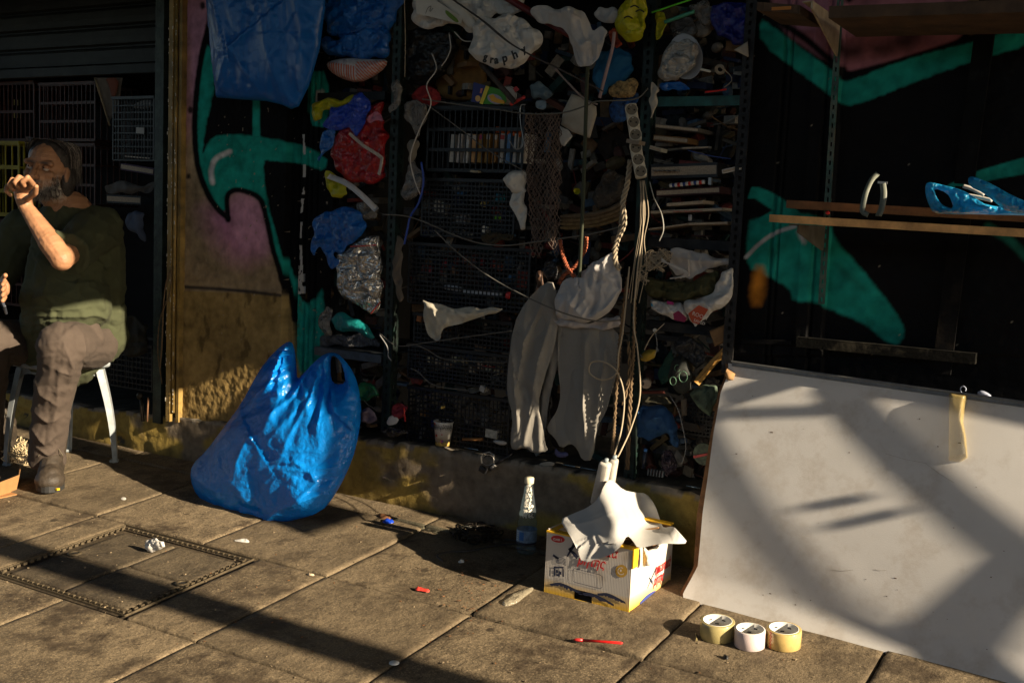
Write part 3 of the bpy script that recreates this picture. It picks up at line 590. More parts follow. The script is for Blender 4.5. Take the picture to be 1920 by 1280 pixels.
# ================================================================ BLUE CARRIER BAG on the pavement
mbag = M('bag_blue', (.005, .24, .76), .19, spec=.65, crinkle=.22, cs=50, transl=.3, bump=.08, bs=90)
bagO = [(541, 639), (549, 643), (553, 660), (556, 690), (557, 712), (566, 703), (590, 677), (610, 662), (630, 660), (648, 676), (666, 703), (675, 738), (678, 780), (668, 840), (650, 888), (627, 930), (602, 960), (560, 972), (520, 980), (500, 984), (470, 973), (430, 959), (395, 947), (370, 927), (359, 895), (361, 868), (384, 848), (420, 800), (452, 757), (480, 705), (498, 677), (524, 650)]
bagH = [[(620, 668), (620, 712), (631, 721), (648, 718), (646, 698), (637, 674), (628, 667)]]
def bag_h(P):
    x, y = P[:, 0], P[:, 1]; h = crum(P, 52, .012, 11, (1, .8), .5, 4)+crs(P, 30, .006, 46, 11)+crum(P, 13, .0022, 61)*np.clip(pn(x/60, y/60, 8)*2+.5, 0, 1)
    h += rad(P, 543, 638, 11, .012, 30, 170, 3)+rad(P, 612, 655, 10, .015, 40, 230, 8)
    for pts, a, w in (([(520, 792), (478, 812), (462, 850), (455, 885)], .022, 9), ([(500, 862), (560, 862), (596, 872), (604, 893), (560, 930), (532, 944)], .018, 8), ([(532, 944), (570, 928), (622, 910)], .014, 6), ([(532, 944), (512, 962), (500, 980)], .016, 6),
                      ([(604, 682), (575, 750), (530, 800), (512, 830)], .012, 9), ([(520, 830), (560, 828), (612, 832)], .010, 6), ([(515, 852), (568, 850), (590, 866)], .012, 5), ([(568, 868), (620, 866), (655, 868)], .010, 5),
                      ([(452, 905), (462, 940), (500, 955)], -.03, 14), ([(430, 800), (470, 770), (530, 720)], -.02, 14), ([(362, 880), (410, 905), (470, 920)], .012, 10), ([(480, 860), (500, 900), (515, 940)], -.012, 10), ([(590, 700), (612, 760), (615, 830)], .008, 12), ([(595, 690), (608, 730), (604, 770)], -.012, 7),
                      ([(540, 660), (520, 700), (500, 740)], .01, 6), ([(552, 700), (540, 720), (500, 735)], .012, 6)): h += fold(P, pts, a, w)
    return h
def bag_Y(P): return -.15-.17*np.clip((P[:, 1]-640)/330, 0, 1)+.10*np.clip((470-P[:, 0])/120, 0, 1)*0
puff('carrier_bag', bagO, 0, mbag, th=.15, back=.5, step=2.6, D=125, h=bag_h, Yf=bag_Y, holes=bagH, sm=1, nrm=(.5, -.86, .03), label='full blue plastic carrier bag standing on the pavement against the ledge', cat='plastic bag')
# ---- hanging blue bag at the top
mbag2 = M('bag_blue_hanging', (.006, .10, .36), .33, spec=.5, crinkle=.05, cs=14, transl=.12)
def hb(P): return crum(P, 70, .012, 21, (1.6, .6), -.15)+crs(P, 20, .006, 70, 21, 1.45, .35)+crs(P, 14, .004, 40, 22)+fold(P, [(412, 10), (440, 90), (500, 180)], .014, 6)+fold(P, [(500, -20), (480, 60), (442, 95), (408, 180)], .012, 7)+fold(P, [(500, 0), (510, 90), (540, 198)], .010, 6)+fold(P, [(560, 0), (575, 60), (560, 180)], .014, 8)
puff('hanging_bag', [(383, -45), (390, 40), (396, 110), (406, 183), (440, 186), (500, 190), (530, 197), (546, 205), (560, 200), (580, 160), (600, 90), (609, 20), (611, -45)], -.10, mbag2, th=.05, D=60, h=hb, sm=0, step=3, nrm=(.3, -.95, 0), label='large blue plastic bag hanging flat in front of the graffiti column', cat='plastic bag')
# ================================================================ CARDBOARD BOX WITH NAPKIN
bx0, bx1 = -1.503, -1.222; by0 = -.425; by1 = -.125; bz0 = gz(by0)+.002; bh = .185
mcw = M('card_white', (.55, .50, .44), .75, var=.12, vs=12, dirt=.25, dirtc=(.3, .22, .14)); mcy = M('card_yellow', (.70, .40, .012), .7, var=.1, vs=30); mcb = M('card_brown', (.22, .12, .05), .85, var=.25, vs=25, bump=.3, bs=120)
def ctmp(key, axis_lo, axis_hi):                     # printed panel: white with a yellow band along its foot
    if key in MT: return MT[key]
    m = bpy.data.materials.new(key); MT[key] = m; m.use_nodes = True; t = m.node_tree; N = t.nodes; L = t.links.new; b = N['Principled BSDF']
    geo = N.new('ShaderNodeNewGeometry'); sp = N.new('ShaderNodeSeparateXYZ'); L(geo.outputs['Position'], sp.inputs[0])
    mr = N.new('ShaderNodeMapRange'); mr.inputs[1].default_value = axis_lo; mr.inputs[2].default_value = axis_hi; mr.inputs[3].default_value = 1; mr.inputs[4].default_value = 0; L(sp.outputs[2], mr.inputs[0])
    pw = N.new('ShaderNodeMath'); pw.operation = 'POWER'; pw.inputs[1].default_value = .7; L(mr.outputs[0], pw.inputs[0])
    mx = N.new('ShaderNodeMixRGB'); L(pw.outputs[0], mx.inputs[0]); mx.inputs[1].default_value = (.50, .46, .41, 1); mx.inputs[2].default_value = (.70, .40, .012, 1)
    nz = N.new('ShaderNodeTexNoise'); nz.inputs['Scale'].default_value = 18; nz.inputs['Detail'].default_value = 7; L(geo.outputs['Position'], nz.inputs['Vector']); m2 = N.new('ShaderNodeMapRange'); m2.inputs[1].default_value = .55; m2.inputs[2].default_value = .75; m2.inputs[4].default_value = .5; L(nz.outputs[0], m2.inputs[0])
    m3 = N.new('ShaderNodeMixRGB'); L(m2.outputs[0], m3.inputs[0]); L(mx.outputs[0], m3.inputs[1]); m3.inputs[2].default_value = (.30, .22, .14, 1); L(m3.outputs[0], b.inputs['Base Color']); b.inputs['Roughness'].default_value = .7
    wv = N.new('ShaderNodeTexWave'); wv.inputs['Scale'].default_value = 62; wv.wave_type = 'BANDS'; wv.bands_direction = 'X' if key[-1] == 'f' else 'Y'; L(geo.outputs['Position'], wv.inputs['Vector']); bp = N.new('ShaderNodeBump'); bp.inputs['Strength'].default_value = .14; bp.inputs['Distance'].default_value = .001; L(wv.outputs[0], bp.inputs['Height']); L(bp.outputs[0], b.inputs['Normal']); return m
mpf = ctmp('panel_print_f', bz0, bz0+.045); mps = ctmp('panel_print_s', bz0, bz0+.045)
bx = thing('cardboard_box', 'white and yellow printed vegetable box with a napkin over its open top', 'box', (bx0, by0, bz0))
tk = .005
def panel(n, P0, P1, z0, z1, m, th=tk, nx=14, nz=6, amp=.002, seed=0, notch=None, topf=None):      # upright panel from P0 to P1, outer face on the right-hand side
    P0, P1 = Vector((*P0, 0)), Vector((*P1, 0)); d = P1-P0; L_ = d.length; d.normalize(); nn = Vector((d.y, -d.x, 0)); V = []; F = []
    for s in (0, 1):
        for j in range(nz+1):
            for i in range(nx+1):
                u = i/nx; w = j/nz; zt = z1 if topf is None else topf(u); z = z0+(zt-z0)*w; off = amp*math.sin(3.1*u)*math.sin(2.2*w+seed)*1.0
                V.append(P0+d*(L_*u)+nn*(off-th*s)+Vector((0, 0, z)))
    K = (nx+1)*(nz+1)
    for j in range(nz):
        for i in range(nx):
            if notch and j == 0 and notch[0] <= i < notch[1]: continue
            a = j*(nx+1)+i; q = (a, a+1, a+nx+2, a+nx+1); F.append(q); F.append(tuple(x+K for x in q[::-1]))
    for i in range(nx):
        a = nz*(nx+1)+i; F.append((a, a+1, a+1+K, a+K)); F.append((i+1, i, i+K, i+1+K))
    for j in range(nz):
        a = j*(nx+1); F.append((a+nx+1, a, a+K, a+nx+1+K)); a += nx; F.append((a, a+nx+1, a+nx+1+K, a+K))
    o = mesh(n, V, F, m, bx, False); o.matrix_parent_inverse = par_inv(bx); return o
panel('front_panel', (bx0, by0), (bx1, by0), bz0, bz0+bh, mpf, notch=(5, 8), amp=.0)
panel('side_panel', (bx1, by0+.001), (bx1+.004, by1), gz(by0)+.004, bz0+bh-.012, mps, amp=.003, seed=1, topf=lambda u: bz0+bh-.004-(0 if u < .3 else .028))
panel('side_panel', (bx0, by1), (bx0, by0+.006), bz0+.015, bz0+bh+.01, mcw, amp=.003, seed=2)
panel('back_panel', (bx1, by1), (bx0, by1), bz0+.01, bz0+bh+.012, mcb, amp=.002)
mb = MB().box(((bx0+bx1)/2, (by0+by1)/2, bz0+.03), (bx1-bx0-.01, by1-by0-.01, .004)); mb.build('bottom', mcb, bx)
def strip(n, pts, w, th, m, up):                # flat folded rim
    mb = MB()
    for a, b in zip(pts[:-1], pts[1:]): mb.bar(a, b, w, th, up)
    return mb.build(n, m, bx)
zt = bz0+bh
strip('yellow_rim', [(bx0-.001, by0+.012, zt+.003), (bx1+.001, by0+.012, zt+.002)], .026, .005, mcy, (0, 0, 1))
strip('yellow_rim', [(bx1+.0035, by0+.016, zt+.004), (bx1+.0035, by0+.016, zt-.055)], .034, .004, mcy, (1, 0, 0))
strip('yellow_rim', [(bx0+.01, by0+.01, zt+.006), (bx0+.012, by1, zt+.014)], .024, .004, mcy, (0, 0, 1))
strip('yellow_rim', [(bx0, by1-.002, zt+.016), (bx1, by1-.002, zt+.01)], .024, .005, mcy, (0, 0, 1))
mb = MB()
for a, b, c in (((-1.45, -.33, zt-.05), (-1.30, -.2, zt-.02), .07), ((-1.28, -.36, zt-.06), (-1.26, -.2, zt-.03), .06), ((-1.42, -.2, zt-.05), (-1.25, -.16, zt-.0), .05)): mb.bar(a, b, c, .006, (.2, .3, 1))
mb.build('inner_flap', mcb, bx)
pf = puff('white_flap', [(1205, 1022), (1224, 1040), (1222, 1058), (1205, 1062)], by0+.05, mcw, sm=0, step=3, par=bx)
# print on the front
ink = M('ink_navy', (.018, .022, .05), .7); inr = M('ink_red', (.42, .02, .02), .7); ing = M('ink_gold', (.45, .26, .04), .7); inb = M('ink_blue', (.03, .05, .22), .7); inw = M('ink_white', (.62, .58, .52), .7)
def FP(px, py, o=.0012): return W(px, py, by0-o)
def flat(n, pts, m, par, o=.0012, f=None):
    f = f or (lambda a, b: FP(a, b, o)); v = [f(*p) for p in pts]; return (lambda q: (setattr(q, 'matrix_parent_inverse', par_inv(par)), q)[1])(mesh(n, v, [tuple(range(len(v)))], m, par, False))
def oval(cx, cy, rx, ry, n=24, a=0): return [(cx+rx*math.cos(t)*math.cos(a)-ry*math.sin(t)*math.sin(a), cy+rx*math.cos(t)*math.sin(a)+ry*math.sin(t)*math.cos(a)) for t in [2*math.pi*i/n for i in range(n)]]
flat('printed_badge', oval(1046, 1010, 13, 6.5, a=.15), inr, bx)
RX90 = Matrix.Rotation(math.pi/2, 4, 'X')
def ftext(s, px, py, size, m, roll=0, shear=0, sx=1, o=.0022, par=bx, bold=0):
    p = FP(px, py, o)-Vector(bx.location); return text(s, size, m, par, Matrix.Translation(p)@Matrix.Rotation(-roll, 4, 'Y')@RX90, .0003, shear=shear, sx=sx, bold=bold)
ftext('CLASS 1', 1037, 1011.5, .0085, inw, .05, bold=.0002)
def stroke(n, pts, w, m, par, f=None, o=.0014):
    f = f or (lambda a, b: FP(a, b, o)); pts = [f(*p) for p in pts]; mb = MB(); ws = w if hasattr(w, '__len__') else [w]*len(pts)
    k = len(pts); v = []
    nn = Vector((0, -1, 0)) if f(0, 0).y < -.2 or True else None
    e1 = f(1000, 1000); e2 = f(1010, 1000); e3 = f(1000, 1010); nn = (e2-e1).cross(e3-e1).normalized()
    for i in range(k):
        t = (pts[min(i+1, k-1)]-pts[max(0, i-1)]).normalized(); s = nn.cross(t)*ws[i]/2; v += [pts[i]-s, pts[i]+s]
    mb.add(v, [(2*i, 2*i+1, 2*i+3, 2*i+2) for i in range(k-1)]); return mb.build(n, m, par)
stroke('big_letter', [(1082, 1007), (1074, 1025), (1063, 1043)], [.011, .009, .004], ink, bx); stroke('big_letter', [(1094, 1012), (1078, 1022), (1066, 1030)], [.004, .005, .006], ink, bx); stroke('big_letter', [(1067, 1029), (1075, 1036), (1083, 1045)], [.005, .010, .013], ink, bx)
ftext('ηπευτικά', 1086, 1033, .040, inr, .02, .35, .72, bold=.0006); ftext('ρήτης', 1082, 1056, .040, inr, .02, .35, .8, bold=.0006)
# flag, label block, frame, sun, mountains
for k in range(5): stroke('flag_stripe', [(1040+.6*k, 1043+2.6*k), (1048, 1045+2.6*k), (1054, 1045.5+2.6*k), (1061, 1049+2.6*k)], .0018, ink, bx)
stroke('flag_canton', [(1037, 1040), (1047, 1047)], .007, ink, bx)
for (a, b, c, d) in ((1038, 1061, 1057, 1064), (1038, 1064, 1041, 1078), (1054, 1065, 1057, 1080), (1042, 1067, 1046, 1073), (1048, 1070, 1053, 1076), (1043, 1075, 1050, 1079)): flat('label_block', [(a, d), (c, d+1), (c, b+1), (a, b)], ink, bx)
for k in range(4): stroke('small_print', [(1037, 1083+2.6*k), (1057, 1086+2.6*k)], .0011, M('ink_grey', (.2, .18, .17), .8), bx)
rr = [(1077, 1065), (1125, 1077), (1129, 1080), (1129, 1100), (1125, 1103), (1078, 1091), (1074, 1088), (1074, 1068)]
stroke('printed_frame', rr+[rr[0]], .0014, ink, bx)
flat('printed_sun', oval(1165, 1070, 11.5, 12, 22), ing, bx); stroke('printed_ring', oval(1165, 1070, 6.5, 6.5, 18)[2:16], .002, inw, bx, o=.0018); flat('printed_dot', oval(1164, 1069, 1.6, 2.2, 10), inw, bx, .0024)
def ridge(pts, n, seed, f=None, m=ink):
    rg = random.Random(seed); P = spline([(a, b, 0) for a, b in pts], 9); up = [(p[0], p[1]-2.2-2*math.sin(math.pi*i/len(P))) for i, p in enumerate(P)]; lo = [(p[0]+1.5, p[1]+1.5+rg.random()*4*math.sin(math.pi*i/len(P))) for i, p in enumerate(P)]
    f = f or (lambda a, b: FP(a, b, .0015)); v = [f(*a) for a in up]+[f(*a) for a in lo]; k = len(up); o = mesh(n, v, [(i, i+k, i+k+1, i+1) for i in range(k-1)], m, bx, False); o.matrix_parent_inverse = par_inv(bx)
ridge([(1031, 1096), (1048, 1095), (1062, 1100), (1078, 1107), (1092, 1112)], 'printed_hills', 1); ridge([(1084, 1112), (1108, 1115), (1130, 1124), (1150, 1134)], 'printed_hills', 2); ridge([(1120, 1114), (1138, 1115), (1155, 1122), (1172, 1130)], 'printed_hills', 3)
def SP(px, py, o=.002):                       # point on the right side panel
    r = RM@np.array([px-960., py-640., F_PX]); xx = bx1+o+.003; t = (xx-CAM[0])/r[0]; return Vector(CAM+r*t)
stroke('big_letter', [(1231, 1063), (1222, 1083), (1214, 1102)], [.008, .006, .003], ink, bx, SP); stroke('big_letter', [(1217, 1082), (1222, 1090), (1228, 1098)], [.003, .009, .011], ink, bx, SP)
SM = Matrix(((0, 0, 1, 0), (1, 0, 0, 0), (0, 1, 0, 0), (0, 0, 0, 1)))
for s, px, py in (('ηπευτικά', 1228, 1078), ('ρήτης', 1225, 1099)):
    p = SP(px, py, .0035)-Vector(bx.location); text(s, .040, inr, bx, Matrix.Translation(p)@SM, .0003, shear=.35, sx=.7, bold=.0006)
ridge([(1200, 1132), (1212, 1120), (1224, 1112), (1232, 1107)], 'printed_hills', 4, SP, inb); ridge([(1228, 1116), (1240, 1105), (1256, 1093)], 'printed_hills', 5, SP, inb)
# napkin
mnap = M('napkin', (.47, .46, .44), .8, var=.04, bump=.15, bs=400, transl=.15)
naO = [(1135, 905), (1143, 898), (1152, 902), (1168, 918), (1190, 923), (1212, 924), (1228, 945), (1238, 975), (1243, 990), (1262, 985), (1276, 1000), (1291, 1018), (1268, 1019), (1242, 1018), (1222, 1022), (1196, 1028), (1186, 1012), (1176, 1002), (1166, 1022), (1148, 1038), (1126, 1046), (1092, 1056), (1082, 1028), (1066, 998), (1048, 974), (1075, 962), (1100, 952), (1118, 938), (1128, 920)]
def nap_h(P):
    x, y = P[:, 0], P[:, 1]; h = crum(P, 46, .0022, 4, o=2)+crs(P, 26, .006, 24, 4)+fold(P, [(1145, 905), (1162, 940), (1176, 980), (1186, 1018)], .012, 8)+fold(P, [(1230, 990), (1205, 1005), (1190, 1015)], .012, 8)
    h += fold(P, [(1060, 985), (1110, 975), (1150, 960)], .008, 6)+fold(P, [(1110, 1000), (1118, 1020), (1100, 1050)], .008, 5)+fold(P, [(1085, 1015), (1120, 1000), (1140, 1030)], .006, 5); return h
nap_Y = tps([(1092, 1056, -.462), (1048, 974, -.40), (1070, 1000, -.44), (1082, 1025, -.457), (1130, 1040, -.452), (1166, 1020, -.44), (1145, 900, -.30), (1158, 935, -.33), (1176, 975, -.37), (1190, 1022, -.44), (1215, 1020, -.38), (1240, 1016, -.35), (1290, 1018, -.24), (1264, 988, -.22), (1240, 985, -.15), (1225, 945, -.09), (1194, 926, -.10), (1205, 970, -.145), (1200, 950, -.105), (1200, 988, -.20), (1176, 918, -.18), (1100, 955, -.37), (1125, 1000, -.43), (1115, 975, -.40)])
puff('napkin', naO, 0, mnap, th=.0, back=0, D=10, step=2.2, h=nap_h, Yf=nap_Y, sm=1, mint=.0012, edge=1., nrm=(.3, -.9, .1), label='white cloth napkin draped over the printed vegetable box', cat='napkin')
# two extension blocks standing in the box
mcr = M('cream_plastic', (.48, .45, .40), .4, var=.15, vs=30, dirt=.25)
def block(a, b, w, t, label, Y):
    A, B = W(*a, Y), W(*b, Y+.03); o = thing('power_block', label, 'power strip', B); z = (A-B).normalized(); x = Vector((1, 0, 0)); x = (x-z*x.dot(z)).normalized(); y = z.cross(x)
    R = Matrix((x, y, z)).transposed(); mb = MB(); mb.box((A+B)/2, (w, t, (A-B).length), R, .008); mb.build('casing', mcr, o, True)
    mb = MB(); mb.tube([A-z*.004, A+z*.012], .007, 10); mb.build('cable_gland', M('grey_plastic', (.22, .26, .28), .5), o, True); return o
block((1136, 866), (1118, 945), .036, .03, 'cream plug socket block standing upright under the napkin', -.30)
block((1152, 860), (1140, 935), .024, .03, 'narrower grey plug socket block behind the cream one', -.27)
# ================================================================ TAPE ROLLS
def roll(px, py, label, mo, ro=.0475, ri=.038, h=.048, red=False, torn=False):
    c = G(px, py); c.z += .0; o = thing('tape_roll', label, 'tape roll', c, 'packing tape rolls in front of the whiteboard'); Rt = Matrix.Rotation(math.radians(4), 3, 'X')
    n = 44; pr = [(ri+.002, 0), (ro-.001, 0), (ro, .001), (ro, h-.001), (ro-.001, h), (ri+.002, h)]
    MB().lathe(pr, c, n, Rt).build('tape', mo, o, True)
    MB().lathe([(ri+.002, h*1.0), (ri+.002, h+.0008), (ri, h+.0008), (ri, .0008), (ri+.002, .0008)], c, n, Rt).build('core', M('core_white', (.62, .60, .55), .7), o, True)
    for k in range(5):                                   # print inside the core
        a = 1.3+k*.5; w = .28; mb = MB().lathe([(ri-.0004, h-.016-(k % 2)*.012), (ri-.0004, h-.012-(k % 2)*.012)], c, 6, Rt, a, a+w, False); mb.build('core_print', M('core_print', (.05, .05, .06), .8), o, False)
    if red:
        for j in range(9):
            for i in range(3):
                if (i+j) % 2: continue
                a = -2.15+i*.055; mb = MB().lathe([(ro+.0004, .001+j*h/9), (ro+.0004, .001+(j+1)*h/9-.0005)], c, 1, Rt, a, a+.055, False); mb.build('checker', M('checker_red', (.45, .02, .015), .5), o, False)
    if torn:
        mb = MB().tube([c+Rt@Vector(((ro+.0004)*math.cos(a), (ro+.0004)*math.sin(a), z)) for a, z in ((-1.35, .032), (-1.3, .026), (-1.24, .02), (-1.22, .012), (-1.12, .004))], .0008, 4); mb.build('tear', M('tear', (.22, .13, .06), .8), o)
    return o
mtA = M('tape_clear_a', (.36, .30, .13), .22, spec=.6, var=.12, vs=60, coat=.3); mtB = M('tape_clear_b', (.50, .36, .13), .2, spec=.6, var=.1, vs=60, coat=.3); mtC = M('tape_whitep', (.60, .50, .49), .4, var=.08, vs=40)
roll(1344, 1193, 'dull yellow packing tape roll, leftmost of the three on the pavement', mtA)
roll(1405, 1209, 'smaller white packing tape roll with a small tear, between two yellow ones', mtC, .041, .036)
roll(1468, 1208, 'yellow packing tape roll with a red checkered strip on its side', mtB, red=True)
# ================================================================ BOTTLE, CUP, PEN, LITTER
bc = G(986, 1036); bt = thing('water_bottle', 'empty clear plastic water bottle with a cream cap beside the printed box', 'bottle', bc)
mpet = bpy.data.materials.new('clear_pet'); MT['clear_pet'] = mpet; mpet.use_nodes = True; _n = mpet.node_tree.nodes; _b = _n['Principled BSDF']; _tr = _n.new('ShaderNodeBsdfTransparent'); _tr.inputs[0].default_value = (.85, .92, .95, 1); _mx = _n.new('ShaderNodeMixShader'); _mx.inputs[0].default_value = .86
_b.inputs['Base Color'].default_value = (.25, .30, .33, 1); _b.inputs['Roughness'].default_value = .12; _b.inputs['Specular IOR Level'].default_value = 1.
mpet.node_tree.links.new(_b.outputs[0], _mx.inputs[1]); mpet.node_tree.links.new(_tr.outputs[0], _mx.inputs[2]); mpet.node_tree.links.new(_mx.outputs[0], _n['Material Output'].inputs['Surface'])
pb_ = [(.0005, .004), (.024, 0), (.032, .006), (.033, .02), (.031, .03), (.033, .04), (.033, .085), (.031, .092), (.033, .1), (.032, .11), (.027, .122), (.029, .13), (.026, .15), (.022, .175), (.0175, .2), (.0145, .222), (.013, .238), (.0125, .245)]
MB().lathe(pb_, bc, 36).build('body', mpet, bt, True)
MB().lathe([(.0145, .236), (.0155, .238), (.0155, .254), (.014, .256), (.0005, .256)], bc, 24).build('cap', M('cap_cream', (.60, .55, .40), .5), bt, True)
ml = M('bottle_label', (.18, .27, .38), .5, var=.5, vs=60); MB().lathe([(.0338, .042), (.0338, .083)], bc, 36).build('label_sleeve', ml, bt, True)
MB().lathe([(.0342, .036), (.0342, .043)], bc, 36).build('label_stripe', M('dark_ink', (.01, .012, .03), .6), bt, True)
for k in range(5): MB().lathe([(.0343, .076-k*.007), (.0343, .079-k*.007)], bc, 4, None, -2.35, -1.95, False).build('label_print', M('lab_w', (.5, .55, .6), .6), bt)
MB().lathe([(.0344, .05), (.0344, .078)], bc, 6, None, -1.85, -1.35, False).build('label_picture', M('lab_b', (.02, .12, .35), .6), bt)
# frosted dried residue on the sunny side of the neck
mb = MB(); rgb_ = random.Random(9); rs = [p for p in pb_]
def brad(z):
    for (r0, z0), (r1, z1) in zip(pb_[1:-1], pb_[2:]):
        if z0 <= z <= z1: return r0+(r1-r0)*(z-z0)/max(1e-6, z1-z0)
    return .013
V_ = []; F_ = []
for i in range(44):
    z = .125+i*.0026; r = brad(z)+.0004; a0 = -1.55+.22*pn(i*.35, 2., 1)-.1; a1 = -.35+.45*pn(i*.3, 7., 2)
    for j in range(9): a = a0+(a1-a0)*j/8; V_.append((bc.x+r*math.cos(a), bc.y+r*math.sin(a), bc.z+z))
for i in range(43):
    for j in range(8):
        if pn(i*.3, j*.8+3, 5) < .05: F_.append((i*9+j, i*9+j+1, i*9+j+10, i*9+j+9))
o = mesh('dried_film', V_, F_, M('residue', (.55, .52, .44), .8), bt); o.matrix_parent_inverse = par_inv(bt)
cc = W(830, 841, .035); cc.z = zl(cc.x)+.002
cu_ = thing('paper_cup', 'white paper coffee cup with a dark floral print standing on the ledge', 'cup', cc)
mcu = M('cup_white', (.52, .50, .47), .6); MB().lathe([(.0005, .006), (.026, .006), (.0265, 0), (.036, .088)], cc, 36).build('wall', mcu, cu_, True)
MB().lathe([(.0352, .088), (.0365, .0905), (.0382, .0895), (.0382, .087), (.036, .086)], cc, 36).build('rolled_rim', mcu, cu_, True)
MB().lathe([(.0345, .086), (.0262, .008), (.0005, .008)], cc, 36).build('inside', M('cup_inside', (.30, .22, .14), .6), cu_, True)
def cupP(a, z, o=.0005): r = .0265+(.036-.0265)*z/.088+o; return cc+Vector((r*math.cos(a), r*math.sin(a), z))
rgc = random.Random(4); mb = MB()
for k in range(16):
    a0 = -2.9+k*.19; z0 = .082-.004*rgc.random(); pts = [cupP(a0+.02*j*rgc.choice([1, 2, -1]), z0-j*(.003+.003*rgc.random())) for j in range(5)]; mb.tube(pts, .0006, 4)
    for q in range(2): c0 = a0+.08*q; z1 = z0-.008*q; mb.tube([cupP(c0+.05*math.cos(t), z1-.006+.006*math.sin(t)) for t in [i*math.pi/4 for i in range(8)]], .0005, 4)
mb.build('floral_print', M('ink_cup', (.05, .05, .05), .7), cu_)
mb = MB(); mb.tube([cupP(-1.95+.2*math.cos(t), .038+.0085*math.sin(t)) for t in [i*math.pi/8 for i in range(17)]], .0004, 4); mb.build('round_badge', M('ink_cup2', (.25, .1, .1), .7), cu_)
for a0, z0, s, mm in ((-2.2, .082, .008, inr), (-2.0, .039, .007, inr), (-1.28, .02, .009, inr), (-1.2, .045, .004, inr), (-1.18, .02, .006, inb)):
    mb = MB().add([cupP(a0, z0-s/2, .0009), cupP(a0+s/.03, z0-s/2, .0009), cupP(a0+s/.03, z0+s/2, .0009), cupP(a0, z0+s/2, .0009)], [(0, 1, 2, 3)]); mb.build('print_spot', mm, cu_)
V_ = []; F_ = []; n = 30
for i in range(n+1): a = -3.1+i*3.2/n; V_ += [tuple(cupP(a, .001, .0006)), tuple(cupP(a, .010+.006*abs(math.sin(i*.5))+.002*math.sin(i*2.3), .0006))]
F_ = [(2*i, 2*i+2, 2*i+3, 2*i+1) for i in range(n)]; o = mesh('ochre_band', V_, F_, M('cup_ochre', (.38, .25, .06), .7, var=.5, vs=300), cu_); o.matrix_parent_inverse = par_inv(cu_)
mred = M('pen_red', (.50, .012, .01), .35); pa, pb2 = G(1168, 1205, .005), G(1074, 1198, .005); d_ = (pb2-pa)
pe = thing('pen', 'thin red ballpoint pen lying on the pavement in front of the box', 'pen', pa)
MB().tube([pa, pa+d_*.03, pa+d_*.8], [.001, .0038, .0038], 10).build('barrel', mred, pe, True); MB().tube([pa+d_*.8, pa+d_*.93, pa+d_], [.0045, .0042, .0015], 10).build('cap', M('pen_cap', (.35, .02, .02), .3), pe, True)
MB().lathe([(.0005, .002), (.0125, .002), (.0135, .0), (.0135, -.001)], G(739, 1242, .001), 24).build('plastic_disc', M('cap_white', (.62, .62, .6), .5), None, True)
tag(bpy.data.objects['plastic_disc'], 'flat round white bottle cap lying near the long pavement shadow', 'bottle cap')
def litter(n, outline, m, th, label, cat, seed=1, amp=.003, h0=.002, sm=1, D=6):
    def pl(P):
        b = np.array([G(x, y, h0) for x, y in P]); return b, np.array([0, -.07, 1.])
    return puff(n, outline, 0, m, th=th, D=D, step=2, place=pl, sm=sm, h=lambda P: np.abs(crs(P, 10, amp, 8, seed)), back=.1, label=label, cat=cat, edge=2)
mpw = M('tissue', (.66, .64, .60), .8, transl=.2)
def pl_up(n, outline, Y, m, th, label, cat, seed, amp=.004): return puff(n, outline, Y, m, th=th, D=9, step=1.6, nrm=(.3, -.9, .4), sm=0, h=lambda P: crs(P, 16, amp, 9, seed), back=.8, label=label, cat=cat, edge=2)
pl_up('crumpled_tissue', [(272, 1020), (275, 1012), (285, 1010), (293, 1008), (298, 1013), (307, 1015), (309, 1024), (300, 1030), (292, 1032), (284, 1036), (276, 1032), (271, 1026)], G(290, 1035).y+.005, mpw, .014, 'crumpled white tissue on the pavement access cover', 'tissue', 3, .006)
litter('paper_strip', [(422, 1010), (446, 1012), (460, 1008), (468, 1014), (466, 1017), (448, 1015)], mpw, .002, 'thin white paper strip beyond the access cover', 'paper')
litter('plastic_clip', [(778, 1102), (783, 1100), (789, 1103), (803, 1104), (806, 1107), (803, 1110), (790, 1107), (779, 1106)], M('clip_red', (.6, .05, .035), .5), .005, 'short red plastic clip on the pavement', 'clip')
litter('plastic_film', [(938, 1132), (952, 1122), (966, 1112), (985, 1104), (1002, 1101), (998, 1108), (984, 1118), (970, 1130), (950, 1137)], M('film', (.32, .28, .20), .12, spec=1, alpha=.6, crinkle=.3, cs=60), .008, 'crumpled transparent plastic film on the pavement beside the box', 'plastic film', 5, .004)
litter('plastic_scrap', [(717, 975), (728, 973), (739, 976), (738, 980), (726, 981), (717, 979)], M('cap_blue', (.01, .05, .45), .3), .006, 'small bright blue plastic cap near the ledge', 'cap')
litter('cork_piece', [(708, 963), (722, 965), (736, 967), (735, 973), (718, 972), (710, 970)], M('brown_bit', (.16, .07, .03), .7), .007, 'brown wrapper beside the small blue cap', 'wrapper')
litter('cigarette_end', [(573, 1073), (582, 1075), (590, 1077), (588, 1079), (578, 1078)], M('cig', (.55, .42, .28), .8), .003, 'cigarette end lying on a joint of the pavement', 'cigarette')
litter('paper_scrap', [(226, 934), (231, 931), (237, 933), (236, 937), (229, 937)], mpw, .001, 'tiny white paper scrap on a pavement joint near the man', 'paper scrap', amp=.0006, h0=.001)
litter('plastic_chip', [(1352, 1230), (1360, 1228), (1367, 1231), (1364, 1237)], M('chip_black', (.01, .01, .01), .5), .002, 'small black chip on the pavement below the tape rolls', 'chip')
litter('paper_scrap', [(858, 1051), (870, 1050), (871, 1054), (860, 1055)], mpw, .001, 'small pale scrap lying in the box shadow', 'paper scrap')
